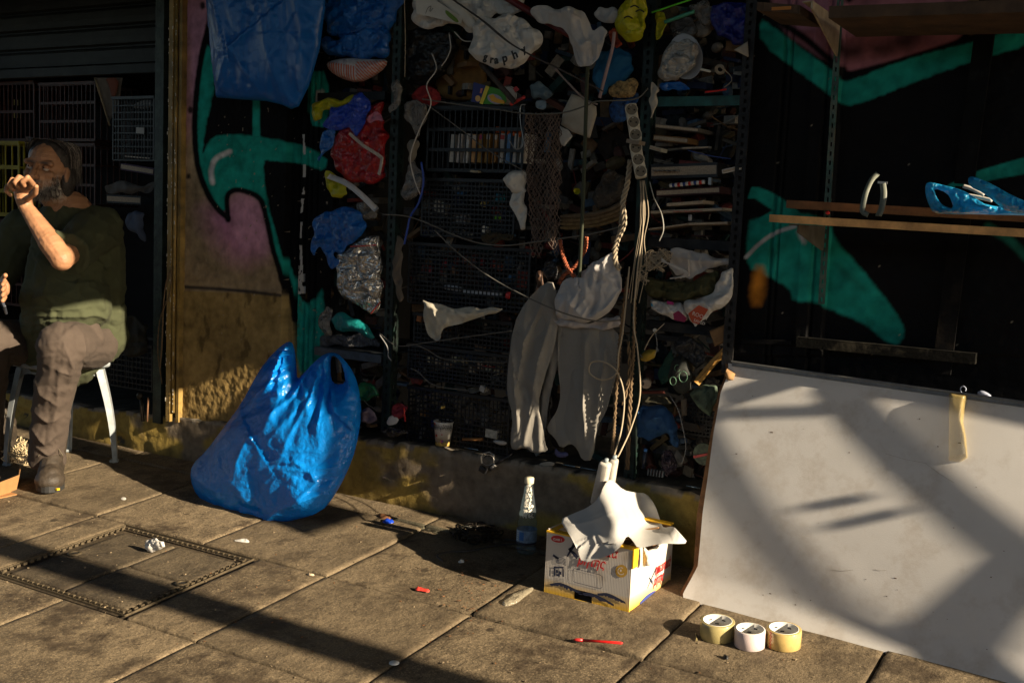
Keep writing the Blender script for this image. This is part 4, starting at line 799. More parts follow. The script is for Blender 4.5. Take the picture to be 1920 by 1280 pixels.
litter('shard', [(1262, 1176), (1308, 1186)][:0] or [(1303, 1186), (1307, 1186), (1308, 1202), (1304, 1201)], M('shardm', (.3, .25, .12), .2, alpha=.6), .001, 'narrow clear tape end beside the leftmost tape roll', 'tape end')
rgl = random.Random(12); mb = MB()
for i in range(420):
    x = -4+4.0*rgl.random(); y = -1.6+1.55*rgl.random()**.8; s = .001+.0022*rgl.random()**2; mb.box((x, y, gz(y)+s*.3), (s*(1+rgl.random()*2), s, s), Matrix.Rotation(rgl.random()*3, 3, 'Z'))
tag(mb.build('grit', M('grit', (.20, .15, .09), .9, var=.8, vs=150)), 'loose grit and crumbs scattered on the pavement', kind='stuff')
mb = MB()
for i in range(160):
    x, y = (905+rgl.gauss(0, 45), 1115+rgl.gauss(0, 30)) if i < 70 else (300+rgl.random()*1200, 930+rgl.random()*330)
    p = G(x, y, .001); 
    if p.y > -.06: continue
    s = .0015+.0035*rgl.random(); mb.box(p, (s*(1+rgl.random()), s*.6, .0015), Matrix.Rotation(rgl.random()*3, 3, 'Z'))
tag(mb.build('crumbs', M('crumb', (.16, .07, .025), .9, var=.7, vs=90)), 'brown and orange crumbs scattered on the slabs', kind='stuff')
# ================================================================ surroundings that shut off the sky, behind the camera and above
mfac = M('facade_far', (.10, .09, .08), .9, var=.3, vs=1)
ob = thing('street_building', 'long grey building on the far side of the street', 'building', (-2, -10, 0))
MB().box((-2, -20, 1.4), (60, 7, 3.5)).build('wall', mfac, ob)
mw_ = MB(); 
for fl_ in range(1):
    for k in range(14): mw_.box((-21+k*3, -16.48, 1.7+fl_*3), (1.1, .06, 1.5))
mw_.build('windows', M('window_dark', (.02, .025, .03), .1), ob)['kind'] = 'stuff'
tag(MB().box((-2, 3.5, 7.4), (14, 5.2, 9.9)).build('upper_wall', mfac), 'storeys above the shop front', kind='structure')
# ================================================================ SHELVES AND PLANKS OVER THE GRAFFITI WALL
mwood = M('plank_wood', (.62, .33, .12), .7, var=.5, vs=14, bump=.5, bs=40); mwoodd = M('plank_dark', (.06, .035, .02), .8, var=.5, vs=14, bump=.5, bs=40)
def plank(n, a, b, Yf, depth, th, m, label, zoff=0, par=None, part=None):
    A, B = W(*a, Yf), W(*b, Yf); o = par or thing(n, label, 'plank', A); mb = MB(); L_ = B-A; n_ = 24; rg = random.Random(int(a[0])); V = []; F = []
    for i in range(n_+1):
        p = A+L_*(i/n_); e = .0015*pn(i*.6, 3., int(a[1]) % 50); e2 = .0015*pn(i*.9, 9., 7)
        V += [p+Vector((0, e, 0)), p+Vector((0, e, -th+e2)), p+Vector((0, depth, -th)), p+Vector((0, depth, e2*.3))]
    for i in range(n_):
        for j in range(4): a_ = i*4+j; b_ = i*4+(j+1) % 4; F.append((a_, b_, b_+4, a_+4))
    F += [(3, 2, 1, 0), (n_*4, n_*4+1, n_*4+2, n_*4+3)]
    q = mb.add(V, F).build(part or 'board', m, o); return o
pl1 = plank('plank_shelf', (1443, 402), (1990, 433), -.33, .14, .020, mwood, 'weathered plank shelf lit along its front edge above the whiteboard')
plank('back_plank', (1475, 375), (1985, 403), -.16, .12, .022, M('plank_back', (.10, .055, .025), .8, var=.5, vs=20, bump=.5, bs=40), 'darker rear plank behind the sunlit shelf plank')
plank('top_plank', (1555, 12), (2000, -4), -.34, .30, .03, mwoodd, 'dark wide plank shelf across the top right corner')
plank('short_plank', (1420, 4), (1500, 10), -.30, .22, .022, mwoodd, 'short dark plank end under the top right shelf')
MB().box(W(1465, 16, -.302), (.052, .004, .008)).build('orange_edge', M('orange_paint', (.40, .16, .03), .7), tag(thing('plank_edge', 'orange painted strip on the short plank end at the top right', 'strip', W(1465, 16, -.3))))
# belt buckle strap, wire ties, blue plastic bag on the plank
mst2 = M('strap_grey', (.14, .15, .12), .5, var=.3)
def ribbon(n, pts, w, th, m, label, cat, up=(0, -1, 0), par=None, group=None, seg=6):
    V = spline([W(*p) for p in pts], seg); mb = MB(); v = []; k = len(V)
    for i, p in enumerate(V):
        t = (V[min(i+1, k-1)]-V[max(0, i-1)]).normalized(); u = Vector(up); u = (u-t*u.dot(t)).normalized(); x = t.cross(u); v += [p-x*w/2+u*th/2, p+x*w/2+u*th/2, p+x*w/2-u*th/2, p-x*w/2-u*th/2]
    f = [(0, 1, 2, 3), (4*k-1, 4*k-2, 4*k-3, 4*k-4)]+[(4*i+j, 4*i+(j+1) % 4+0, 4*i+(j+1) % 4+4, 4*i+j+4) for i in range(k-1) for j in range(4)]
    mb.add(v, f); o = mb.build(n, m, par, True); return tag(o, label, cat, group) if label else o
st = thing('watch_strap', 'grey perforated strap with a metal buckle curled up on the plank shelf', 'strap', W(1640, 400, -.27))
ribbon('strap', [(1646, 325, -.24), (1634, 338, -.25), (1624, 360, -.26), (1618, 385, -.27), (1618, 397, -.27), (1628, 403, -.28)], .014, .002, mst2, None, None, par=None).name = 'long_band'
o_ = bpy.data.objects['long_band']; o_.parent = st; o_.matrix_parent_inverse = par_inv(st)
ribbon('short_band', [(1655, 342, -.25), (1657, 365, -.26), (1653, 390, -.27), (1647, 405, -.29)], .016, .002, mst2, None, None); o_ = bpy.data.objects['short_band']; o_.parent = st; o_.matrix_parent_inverse = par_inv(st)
MB().bar(W(1646, 342, -.25), W(1664, 343, -.25), .006, .004).build('buckle', mal, st)
mpb = M('bag_sky', (.03, .40, .72), .16, spec=.7, crinkle=.4, cs=26, transl=.45)
def sbag(lbl, out, Y, seed, holes=(), n='plastic_bag'):
    return puff(n, out, Y, mpb, th=.025, D=22, step=2.4, holes=holes, nrm=(.3, -.94, .1), h=lambda P: crum(P, 22, .012, seed)+crs(P, 22, .005, 26, seed)+rad(P, out[0][0], out[0][1], 7, .004, 12, 90, seed), label=lbl, cat='plastic bag', sm=1)
sbag('light blue plastic bag with an open handle lying at the left on the plank shelf', [(1735, 346), (1742, 341), (1756, 344), (1790, 352), (1812, 360), (1830, 372), (1850, 385), (1900, 390), (1990, 396), (1990, 404), (1900, 404), (1840, 402), (1780, 402), (1750, 400), (1742, 385), (1735, 365)], -.27, 4, [[(1750, 352), (1776, 362), (1784, 376), (1788, 392), (1768, 386), (1756, 370)]])
sbag('light blue plastic bag handle twisted upward at the right on the plank shelf', [(1814, 336), (1820, 330), (1835, 334), (1862, 346), (1900, 368), (1960, 392), (1990, 400), (1930, 400), (1890, 398), (1872, 385), (1845, 362), (1818, 350)], -.30, 9)
cord('plastic_tube', [(1800, 364, -.24), (1830, 369, -.25), (1860, 376, -.26)], .005, M('tube_white', (.5, .48, .44), .5), 'whitish tube poking out of the blue bag on the plank shelf', 'tube')
cord('plastic_tube', [(1806, 349, -.28), (1822, 354, -.28), (1845, 366, -.28)], .005, MT['tube_white'], 'upper whitish tube under the twisted blue bag handle', 'tube')
MB().ell(W(1552, 399, -.33), (.006, .006, .005)).build('red_button', mred, None, True); tag(bpy.data.objects['red_button'], 'tiny red cap on the plank shelf near its left end', 'cap')
# ================================================================ RACK
mpost = M('rack_paint', (.011, .018, .016), .5, .4, var=.6, vs=25, bump=.4, bs=80, dirt=.4, dirtc=(.02, .10, .075)); mpost2 = M('rack_black', (.008, .008, .009), .55, .3, var=.6, vs=30, bump=.5, bs=90, dirt=.3, dirtc=(.12, .10, .08))
def post(a, b, Y, m, label, n=44, w=.040, side=1):
    A, B = W(*a, Y), W(*b, Y); o = thing('rack_post', label, 'rack post', (B.x, Y, B.z), 'perforated posts of the shelving rack')
    f1 = holed_strip(MB(), A, B, w, .003, n, .26, .5); f1.build('front_flange', m, o)
    d = Vector((side*w/2, .02, 0)); holed_strip(MB(), A+d, B+d, w, .003, n, .26, .5, (1, 0, 0)).build('side_flange', m, o)
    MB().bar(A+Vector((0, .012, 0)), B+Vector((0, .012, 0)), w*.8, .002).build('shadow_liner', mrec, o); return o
post((748, -30), (722, 810), .0, mpost, 'perforated steel rack post with green paint beside the silver bag', 52, .036)
post((1222, -30), (1178, 900), .03, mpost, 'perforated steel rack post behind the plug strips', 56, .036)
post((1412, -30), (1362, 700), -.02, mpost2, 'perforated black rack post along the graffiti wall', 46, .034, -1)
def shelf(y0, y1, x0, x1, label, Y=.05, m=mpost2, d=.5):
    A, B = W(x0, y0, Y), W(x1, y1, Y); o = thing('rack_shelf', label, 'shelf', (A+B)/2, 'rack shelves'); z = (A.z+B.z)/2
    MB().box(((A.x+B.x)/2, Y+d/2, z), (B.x-A.x, d, .004)).build('deck', m, o); MB().box(((A.x+B.x)/2, Y, z-.014), (B.x-A.x, .003, .03)).build('lip', m, o); return o
mgs = M('shelf_teal', (.02, .10, .085), .5, .2, var=.5, dirt=.7, dirtc=(.03, .015, .01))
shelf(170, 178, 596, 722, 'dark rack shelf under the striped bag', .05)
shelf(655, 662, 590, 715, 'grey rack shelf edge above the top of the large blue bag', .0, M('shelf_grey', (.06, .07, .08), .5, .4, var=.4, vs=30))
shelf(178, 185, 1232, 1400, 'chipped teal rack shelf carrying the wrapped plate', .06, mgs)
shelf(448, 452, 1215, 1390, 'black rack shelf above the white cloth bundle', .05)
shelf(190, 195, 760, 990, 'dark rack shelf under the yellow toy card', .06)
shelf(606, 612, 1212, 1380, 'black rack shelf under the printed white bag', .06)
# ---- lattice crates
mcrate = M('crate_black', (.007, .007, .0075), .42, var=.3, vs=40, bump=.2, bs=100)
def crate(x0, y0, x1, y1, Y, label, nx, nz, m=None, d=.30, slats=None, bw=.0035, group='black lattice crates stacked on the rack', sides=True, rot=0):
    m = m or mcrate; B = W(x0, y1, Y); T = W(x0, y0, Y); R_ = W(x1, y1, Y); w = R_.x-B.x; h = T.z-B.z; o = thing('crate', label, 'crate', B, group)
    def lat(P, U, n1, n2, w_, skipname):
        mb = MB(); Uv = Vector(U); up = (0, -1, 0) if abs(U[0]) > .5 else (1, 0, 0)
        for i in range(n1+1): a = P+Uv*(w_*i/n1); mb.bar(a, a+Vector((0, 0, h)), bw*(2.2 if i in (0, n1) else 1), bw, up)
        return mb, up
    mb, up = lat(B, (1, 0, 0), nx, nz, w, 0)
    for j in range(nz+1):
        z = h*j/nz; e = bw*.15; mb.bar(B+Vector((0, .0012, z)), B+Vector((w, .0012, z)), bw*(1.6 if slats is None else 3.2), bw, (0, -1, 0))
    mb.build('front_panel', m, o)
    for s_ in (0, 1):
        P = B+Vector((w*s_, 0, 0)); mb = MB(); n2 = 7
        for i in range(1, n2+1): a = P+Vector((0, d*i/n2, 0)); mb.bar(a, a+Vector((0, 0, h)), bw*1.4, bw, (1, 0, 0))
        for j in range(0, nz+1, 2): z = h*j/nz; mb.bar(P+Vector((.001, 0, z)), P+Vector((.001, d, z)), bw*1.6, bw, (1, 0, 0))
        mb.build('side_panel', m, o)
    mb = MB(); z = h+.004
    for a, b in (((0, 0), (w, 0)), ((0, d), (w, d))): mb.bar(B+Vector((a[0]-.006, a[1], z)), B+Vector((b[0]+.006, b[1], z)), .012, .014, (0, -1, 0))
    for a in (0, w): mb.bar(B+Vector((a, .008, z)), B+Vector((a, d-.008, z)), .010, .013, (1, 0, 0))
    mb.build('rim', m, o)
    MB().box(B+Vector((w/2, d/2, .003)), (w-.01, d-.01, .004)).build('bottom', m, o); return o, B, w, h
K1 = crate(800, 205, 978, 318, .03, 'black slatted crate full of film cases, topmost of the crate column', 17, 3, slats=1, bw=.0038)
crate(790, 338, 962, 440, .03, 'black lattice crate under the one with the film cases', 24, 12)
crate(765, 458, 990, 566, .03, 'black lattice crate with red cans and striped tubes', 30, 13)
crate(776, 590, 958, 640, .05, 'shallow black lattice crate behind the torn white cloth', 25, 6)
crate(765, 648, 952, 706, .04, 'black lattice crate with pale wooden pieces showing', 26, 8)
crate(764, 726, 952, 828, .05, 'lowest black lattice crate in the column, behind the paper cup', 26, 12)
crate(1283, 740, 1345, 812, .09, 'small black lattice crate piece beside the whiteboard edge', 9, 10, d=.15)
# contents
def bxo(n, label, cat, px, py, w, h, d, m, Y, roll=0, group=None, yaw=0, bev=0):
    c = W(px, py, Y); o = thing(n, label, cat, c, group) if False else MB().box((0, 0, 0), (w, d, h), None, bev).build(n, m); o.location = c; o.rotation_euler = (0, roll, yaw); return tag(o, label, cat, group)
cols = [((.50, .47, .42), 'pale grey'), ((.52, .46, .42), 'cream and pink'), ((.55, .53, .5), 'white and black'), ((.55, .28, .10), 'white and orange'), ((.35, .18, .02), 'mustard pink topped'), ((.30, .15, .02), 'dark mustard'), ((.36, .16, .03), 'mustard with a red foot'), ((.45, .42, .38), 'grey lettered'), ((.10, .22, .42), 'blue lettered'), ((.52, .49, .45), 'ivory'), ((.50, .48, .46), 'slim white')]
for i, (c, nm) in enumerate(cols):
    px = 848+i*13.2; c0 = W(px, 278, .045); h_ = .098+.002*(i % 3); o = thing('film_case', nm+' film case standing in the slatted crate', 'film case', c0, 'film cases in the slatted crate'); R_ = Matrix.Rotation(.06, 3, 'Y')
    MB().box(c0+Vector((0, .04, 0)), (.0165, .08, h_), R_).build('case', M('case%d' % i, c, .5, var=.2, vs=80), o)
    top = (.36, .03, .10) if i in (4, 5, 6) else (.4, .03, .02) if i == 7 else (.12, .25, .45) if i == 8 else (.45, .4, .35)
    MB().box(c0+R_@Vector((0, -.0006, h_*.38)), (.0155, .001, h_*.16), R_).build('spine_label', M('lab%d' % (i if i in (4, 7, 8) else 0), top, .5), o)
rgk = random.Random(21)
def can(label, px, py, r, L_, m, Y, ax=(1, 0, 0), mcap=None, n='can', group=None):
    c = W(px, py, Y); o = thing(n, label, 'can' if n == 'can' else n.replace('_', ' '), c, group); a = Vector(ax).normalized(); MB().tube([c-a*L_/2, c-a*L_*.47, c+a*L_*.42, c+a*L_*.44], [r*.9, r, r, r*.8], 14).build('body', m, o, True)
    if mcap: MB().tube([c+a*L_*.44, c+a*L_*.5], [r*.72, r*.7], 12).build('cap', mcap, o, True)
mrc = M('can_red', (.42, .03, .03), .4, var=.5, vs=40); mcy2 = M('white_cap', (.6, .58, .5), .5)
for i, (px, py) in enumerate([(808, 505), (828, 508), (850, 506), (795, 503), (835, 492), (856, 488), (872, 486), (890, 484), (905, 490), (925, 494), (938, 500), (885, 496)]):
    can('red topped can number %d' % i if False else ['dull red', 'bright red', 'pinkish red', 'dark red', 'brownish red', 'orange red', 'rusty red', 'faded red', 'brick red', 'pale red', 'deep red', 'scarlet'][i]+' can lid behind the lattice of the third crate', px, py, .010, .03, M('canr%d' % (i % 4), ((.36, .03, .04), (.22, .04, .03), (.30, .08, .05), (.16, .05, .04))[i % 4], .5), .05+.01*(i % 3), (0, .2, 1), None, group='red can lids inside the third crate')
mtu = M('tube_print', (.50, .50, .52), .5, var=.5, vs=70)
can('white and blue printed tube lying in the third crate with a red ring', 905, 549, .011, .16, mtu, .045, (1, 0, .02), mcy2, 'sealant_tube')
can('second printed tube lying behind the lattice at the left', 850, 540, .010, .07, mtu, .05, (1, 0, -.06), None, 'sealant_tube')
MB().tube([W(951, 553, .03), W(957, 554, .03)], .0125, 14).build('tube_ring', mrc, bpy.data.objects['sealant_tube'], True)
# odd bits seen through the lattices
def bit(lbl, px, py, w, h, c, Y, roll=0, n='carton', k=None): return bxo(n, lbl, n.replace('_', ' '), px, py, w, h, .03, M('bit_%s' % (k or lbl[:18]), c, .6, var=.5, vs=60), Y, roll)
bit('pale paper stack seen through the second crate lattice', 828, 388, .05, .04, (.40, .37, .3), .06, .3)
bit('grey box seen through the middle of the second crate', 868, 412, .04, .035, (.28, .28, .28), .07)
bit('yellow and white wrapper inside the second crate', 908, 382, .012, .02, (.5, .38, .12), .05, .5, 'wrapper')
bit('small lime green tin inside the second crate', 932, 408, .013, .018, (.15, .45, .02), .05, 0, 'tin')
bit('blue printed box behind the second crate lattice', 868, 362, .03, .012, (.02, .14, .35), .06, .1)
bit('teal box behind the right of the second crate', 938, 372, .02, .03, (.01, .14, .20), .06, .1)
bit('white folded card at the lower right of the second crate', 912, 430, .018, .022, (.5, .46, .38), .045, .2, 'card')
bit('blue packet in the right of the third crate', 960, 520, .018, .02, (.04, .14, .30), .06, .2, 'packet')
bit('brown handled tool in the third crate', 855, 508, .02, .02, (.25, .12, .05), .055, .5, 'tool')
bit('orange packet showing behind the torn cloth crate', 790, 595, .02, .03, (.30, .10, .02), .06, .1, 'packet')
for i in range(9):
    bit(['cream', 'ivory', 'yellowish', 'sandy', 'pale tan', 'light wooden', 'bone coloured', 'straw coloured', 'buff'][i]+' wooden block in the fifth crate', 808+i*16, 676+(i % 3)*5-(3 if i < 5 else -8), .02, .022, (.45-.02*(i % 4), .36-.03*(i % 3), .22), .06, .2*(i % 3), 'wooden_block', 'wb%d' % (i % 4))
bit('row of small red blocks at the right of the fifth crate', 920, 687, .05, .005, (.45, .02, .01), .055, .02, 'strip')
bit('tangled brown papers in the fifth crate', 905, 655, .05, .025, (.16, .09, .05), .07, .1, 'paper')
bit('gold coloured metal clip in the lowest crate', 832, 763, .006, .008, (.6, .42, .12), .045, .5, 'clip')
bit('amber parcel in the lowest crate left side', 795, 775, .02, .025, (.26, .13, .04), .07, 0, 'parcel')
bit('dark blue bottle in the lowest crate', 815, 795, .018, .03, (.01, .03, .16), .07, .2, 'bottle')
bit('white plastic frame in the lowest crate right side', 925, 812, .05, .03, (.36, .34, .28), .06, .05, 'frame')
bit('round pale lid in the lowest crate', 880, 790, .02, .02, (.18, .15, .12), .07, 0, 'lid')
bit('white fluffy scrap on top of the lowest crate', 908, 728, .022, .02, (.35, .33, .30), .045, .4, 'scrap')
bit('pale tape wrapped on the bottom rail of the top crate', 893, 322, .032, .008, (.22, .19, .13), .024, .04, 'tape')
for i in range(5): can(['first', 'second', 'third', 'fourth', 'fifth'][i]+' orange capped bottle from the left in the top crate', 933+i*10.5, 243+2*i, .006, .022, M('orange_cap', (.50, .10, .015), .45), .05, (0, 0, 1), None, 'glue_bottle', 'orange capped bottles in the top crate')
for i in range(4): can(['first', 'second', 'third', 'fourth'][i]+' brown jar from the left under the orange caps', 944+i*12, 275+4*(i % 2), .007, .05, M('jar_brown', (.14, .09, .04), .4, var=.5), .06, (0, 0, 1), None, 'jar', 'brown jars in the top crate')
# ================================================================ SOFT THINGS (bags, cloths) on the rack
mblue = M('film_blue', (.004, .09, .34), .3, spec=.6, crinkle=.25, cs=26, transl=.1); mdblue = M('film_darkblue', (.006, .012, .14), .35, spec=.5, crinkle=.3, cs=30); myel = M('film_yellow', (.42, .40, .01), .35, crinkle=.25, cs=30, transl=.2)
mredf = M('film_red', (.24, .006, .01), .28, spec=.6, crinkle=.35, cs=28); mwh = M('film_white', (.60, .58, .55), .4, crinkle=.3, cs=24, transl=.15, dirt=.15); msil = M('foil_silver', (.50, .49, .47), .25, .75, crinkle=.5, cs=22)
mclo = M('linen_white', (.42, .40, .39), .9, weave=700, var=.08, dirt=.15, dirtc=(.2, .17, .12)); mlin = M('linen_grey', (.23, .215, .19), .92, weave=600, var=.10, vs=9, dirt=.35, dirtc=(.14, .11, .08)); mteal = M('film_teal', (.01, .20, .20), .35, crinkle=.3, cs=26, transl=.15)
mscr = M('film_smoke', (.16, .15, .14), .25, crinkle=.4, cs=30, alpha=.75); mbla = M('film_black', (.006, .006, .007), .4, crinkle=.3, cs=30); mcard = M('card_plain', (.36, .32, .26), .85, var=.15); mblcl = M('cloth_blue', (.006, .045, .13), .8, weave=500, bump=.3, bs=40)
mgrn = M('film_green', (.01, .12, .05), .4, crinkle=.3, cs=30); moli = M('cloth_olive', (.045, .042, .012), .8, crinkle=.2, cs=30)
def rough(out, seed, a=.09):
    rg = random.Random(seed*7+1); q = []; n = len(out)
    for i in range(n):
        p, r = out[i], out[(i+1) % n]; L_ = math.hypot(r[0]-p[0], r[1]-p[1]); q.append(p)
        for k in range(1, int(L_/14)+1):
            t = k/(int(L_/14)+1); o_ = rg.gauss(0, a)*min(L_, 34); q.append((p[0]+(r[0]-p[0])*t-(r[1]-p[1])/L_*o_, p[1]+(r[1]-p[1])*t+(r[0]-p[0])/L_*o_))
    return q
def rag(n, label, cat, out, Y, m, th=.02, seed=1, kind='film', folds=(), step=2.6, D=None, holes=(), sm=1, nrm=(.3, -.94, .1), group=None, ga=None, Yf=None, edge=6):
    A = {'film': (.0045, 26, 30), 'cloth': (.004, 14, 60), 'flat': (.0015, 8, 40), 'gather': (.004, 16, 30)}[kind]
    sz = max(np.ptp(np.array(out)[:, 0]), np.ptp(np.array(out)[:, 1])); k = sz/100.
    def h(P):
        if kind == 'film': r = crum(P, 22, .0145, seed)+crs(P, int(8*max(1, k)), .005, 30, seed)
        elif kind == 'cloth': r = crum(P, 34, .018, seed, (1.3, .6), .4*math.sin(seed))+crs(P, int(6*max(1, k)), .005, 45, seed, 1.5, .6)
        elif kind == 'gather': r = crum(P, 24, .008, seed)
        else: r = crum(P, 36, .003, seed, o=2)
        if ga: r = r+rad(P, ga[0], ga[1], ga[2], ga[3], 10, ga[4], seed)
        for f in folds: r = r+fold(P, *f)
        return r
    if sm and kind != 'flat': out = rough(out, seed); th *= (.38 if kind == 'cloth' else .5)
    return puff(n, out, Y, m, th=th, D=D or max(6, sz*.13), step=step, h=h, holes=holes, sm=sm, nrm=nrm, label=label, cat=cat, group=group, edge=edge, Yf=Yf)
rag('plastic_bag', 'folded dark blue plastic bundle at the top beside the hanging bag', 'plastic bag', [(608, -30), (770, -30), (745, 20), (730, 60), (690, 72), (640, 75), (612, 60), (604, 20)], .0, mblue, .05, 3, folds=[([(640, 10), (690, 30), (735, 20)], .01, 8), ([(620, 40), (680, 55), (730, 45)], .01, 8)])
rag('plastic_bag', 'blue plastic wrapped parcel above the orange striped bag', 'plastic bag', [(604, 72), (650, 66), (700, 52), (728, 32), (732, 60), (727, 108), (690, 112), (640, 108), (616, 104), (602, 88)], .0, mblue, .05, 5, folds=[([(612, 80), (670, 70), (725, 45)], .012, 6)])
ms_ = M('striped_film', vcol=True, r=.4, crinkle=.2, cs=26)
def stripes(P):
    d = (P[:, 0]-680)*(-.12 if True else 0); lft = P[:, 0] < 672; k = np.where(lft, P[:, 0]/4.6, (P[:, 0]*.75-P[:, 1]*.65)/4.6); on = (np.sin(k*6.283) > 0); band = np.where(lft, P[:, 1] > 116-(P[:, 0]-612)*-.18, P[:, 1] > 118-(P[:, 0]-672)*.05)
    return np.where((on & band)[:, None], np.array([.42, .08, .02]), np.array([.38, .38, .40]))
puff('striped_bag', [(612, 118), (630, 112), (660, 108), (700, 112), (727, 112), (724, 126), (705, 142), (672, 157), (640, 148), (618, 134)], .0, ms_, th=.035, D=16, step=1.2, sm=1, col=stripes, h=lambda P: crs(P, 14, .003, 20, 3), label='white plastic bag with thin orange stripes sagging on the rack', cat='plastic bag')
rag('plastic_bag', 'crumpled yellow bag knotted beside the blue one', 'plastic bag', [(584, 196), (600, 190), (616, 182), (640, 190), (664, 176), (665, 184), (645, 198), (628, 208), (606, 206), (604, 222), (590, 228), (584, 212)], -.02, myel, .02, 7)
rag('plastic_bag', 'twisted cobalt blue bag tied above the red bundle', 'plastic bag', [(620, 200), (650, 196), (664, 178), (678, 172), (694, 188), (696, 205), (680, 240), (668, 258), (655, 238), (640, 244), (615, 242), (603, 236), (618, 218)], -.03, M('film_cobalt', (.008, .04, .34), .3, crinkle=.35, cs=26), .03, 8, ga=(665, 190, 6, .005, 60))
rag('plastic_bag', 'narrow tail of blue plastic hanging left of the red bundle', 'plastic bag', [(606, 246), (630, 244), (626, 268), (612, 284), (598, 305), (594, 296), (600, 268)], -.03, mblue, .015, 9)
rag('red_bundle', 'dark red plastic bag stuffed into a round bundle', 'plastic bag', [(702, 196), (722, 190), (724, 330), (712, 340), (690, 346), (660, 342), (630, 320), (619, 292), (624, 262), (640, 244), (668, 222), (684, 208)], .0, mredf, .06, 10, step=2.4)
rag('pink_film', 'small pink film tail on top of the red bundle', 'plastic bag', [(686, 222), (704, 208), (714, 214), (720, 230), (704, 226), (692, 233)], -.06, M('film_pink', (.35, .10, .15), .4, crinkle=.3), .008, 11)
rag('plastic_bag', 'bright yellow glove like bag sticking out under the red bundle', 'plastic bag', [(612, 318), (622, 322), (640, 336), (650, 348), (652, 364), (640, 372), (622, 370), (612, 352), (610, 334)], -.01, myel, .022, 12)
rag('blue_sheet', 'torn blue plastic sheet hanging in the rack left of the silver bag', 'plastic sheet', [(590, 408), (602, 402), (630, 392), (655, 388), (680, 400), (684, 432), (670, 448), (650, 460), (640, 478), (628, 470), (632, 500), (622, 506), (612, 480), (600, 460), (590, 486), (582, 470), (590, 440), (584, 420)], -.02, mblue, .02, 13)
rag('silver_bag', 'crumpled silver foil bag with red edging on the rack', 'foil bag', [(655, 466), (672, 452), (690, 440), (712, 442), (714, 480), (714, 560), (708, 585), (696, 590), (672, 572), (645, 560), (632, 530), (628, 490), (632, 475)], -.0, msil, .06, 14, step=2.2, folds=[([(632, 480), (670, 485), (712, 476)], .02, 7), ([(640, 555), (680, 540), (714, 515)], .018, 5), ([(690, 500), (696, 520), (688, 535)], .01, 4)])
cord('red_tape', [(656, 462, -.05), (680, 461, -.06), (706, 459, -.05)], .002, mrc, 'red tape edge on the upper silver foil bag', 'tape'); cord('red_tape', [(695, 588, -.05), (703, 578, -.06), (713, 566, -.05)], .002, mrc, 'red tape edge at the foot of the silver foil bag', 'tape')
rag('teal_bag', 'teal plastic bag squashed on the rack above the grey shelf edge', 'plastic bag', [(620, 600), (634, 585), (652, 590), (672, 596), (690, 610), (704, 634), (694, 636), (672, 622), (648, 622), (628, 616)], .0, mteal, .025, 15)
rag('clear_bag', 'clear crinkled bag with green print beside the teal bag', 'plastic bag', [(600, 588), (612, 572), (625, 580), (618, 610), (624, 628), (610, 630), (598, 615)], .0, mscr, .02, 16)
rag('smoke_bag', 'dark grey plastic heap on the grey shelf edge', 'plastic bag', [(600, 630), (640, 626), (690, 630), (712, 640), (712, 652), (600, 650)], .04, M('film_grey', (.05, .05, .055), .4, crinkle=.4, cs=40), .02, 17)
rag('clear_bag', 'bundled clear plastic behind the white strip', 'plastic bag', [(668, 380), (690, 372), (710, 384), (706, 410), (680, 412), (668, 400)], .0, mscr, .025, 18)
ribbon('white_strip', [(616, 330, -.03), (650, 344, -.04), (680, 368, -.05), (706, 394, -.05)], .022, .002, M('strip_white', (.42, .42, .43), .6), 'white flat strip hanging diagonally under the red bundle', 'strip', up=(.5, -.7, .3))
ribbon('cardboard_strap', [(655, 250, -.07), (680, 272, -.08), (702, 286, -.08), (716, 296, -.08)], .012, .003, M('handle_cream', (.36, .31, .27), .7), 'cream notched cardboard handle lying over the red bundle', 'handle')
ribbon('cardboard_strap', [(717, 294, -.08), (714, 312, -.08), (710, 328, -.08)], .011, .003, MT['handle_cream'], 'short end of the cream handle pointing down', 'handle')
# lower left rack pocket
rag('green_bag', 'green plastic bag in the dark pocket behind the large blue bag', 'plastic bag', [(676, 716), (700, 720), (712, 742), (690, 752), (672, 748)], .0, mgrn, .02, 19)
rag('lilac_rag', 'lilac grey rag on the ledge behind the large blue bag', 'rag', [(678, 770), (690, 762), (702, 772), (708, 786), (692, 794), (678, 790)], -.0, M('rag_lilac', (.14, .11, .15), .8), .02, 20)
rag('red_bag', 'dark red net bag on the ledge left of the crates', 'bag', [(734, 762), (752, 755), (766, 762), (756, 782), (738, 788)], .01, M('net_red', (.22, .02, .03), .6, crinkle=.4, cs=60), .02, 21)
rag('paper', 'folded white paper standing on the ledge by the rack post', 'paper', [(730, 776), (750, 784), (742, 796), (722, 798)], -.0, mpw, .004, 22, 'flat')
cord('red_stick', [(757, 764, -.0), (759, 782, -.0), (760, 790, -.0)], .0028, mred, 'red plastic stick leaning by the crates above the ledge', 'stick')
rag('foil_scrap', 'dark shiny film scrap at the ledge edge left of the cup', 'film scrap', [(712, 806), (730, 798), (756, 804), (770, 812), (744, 818), (722, 816)], -.01, M('film_dark', (.03, .03, .035), .2, crinkle=.6, cs=60), .012, 23)
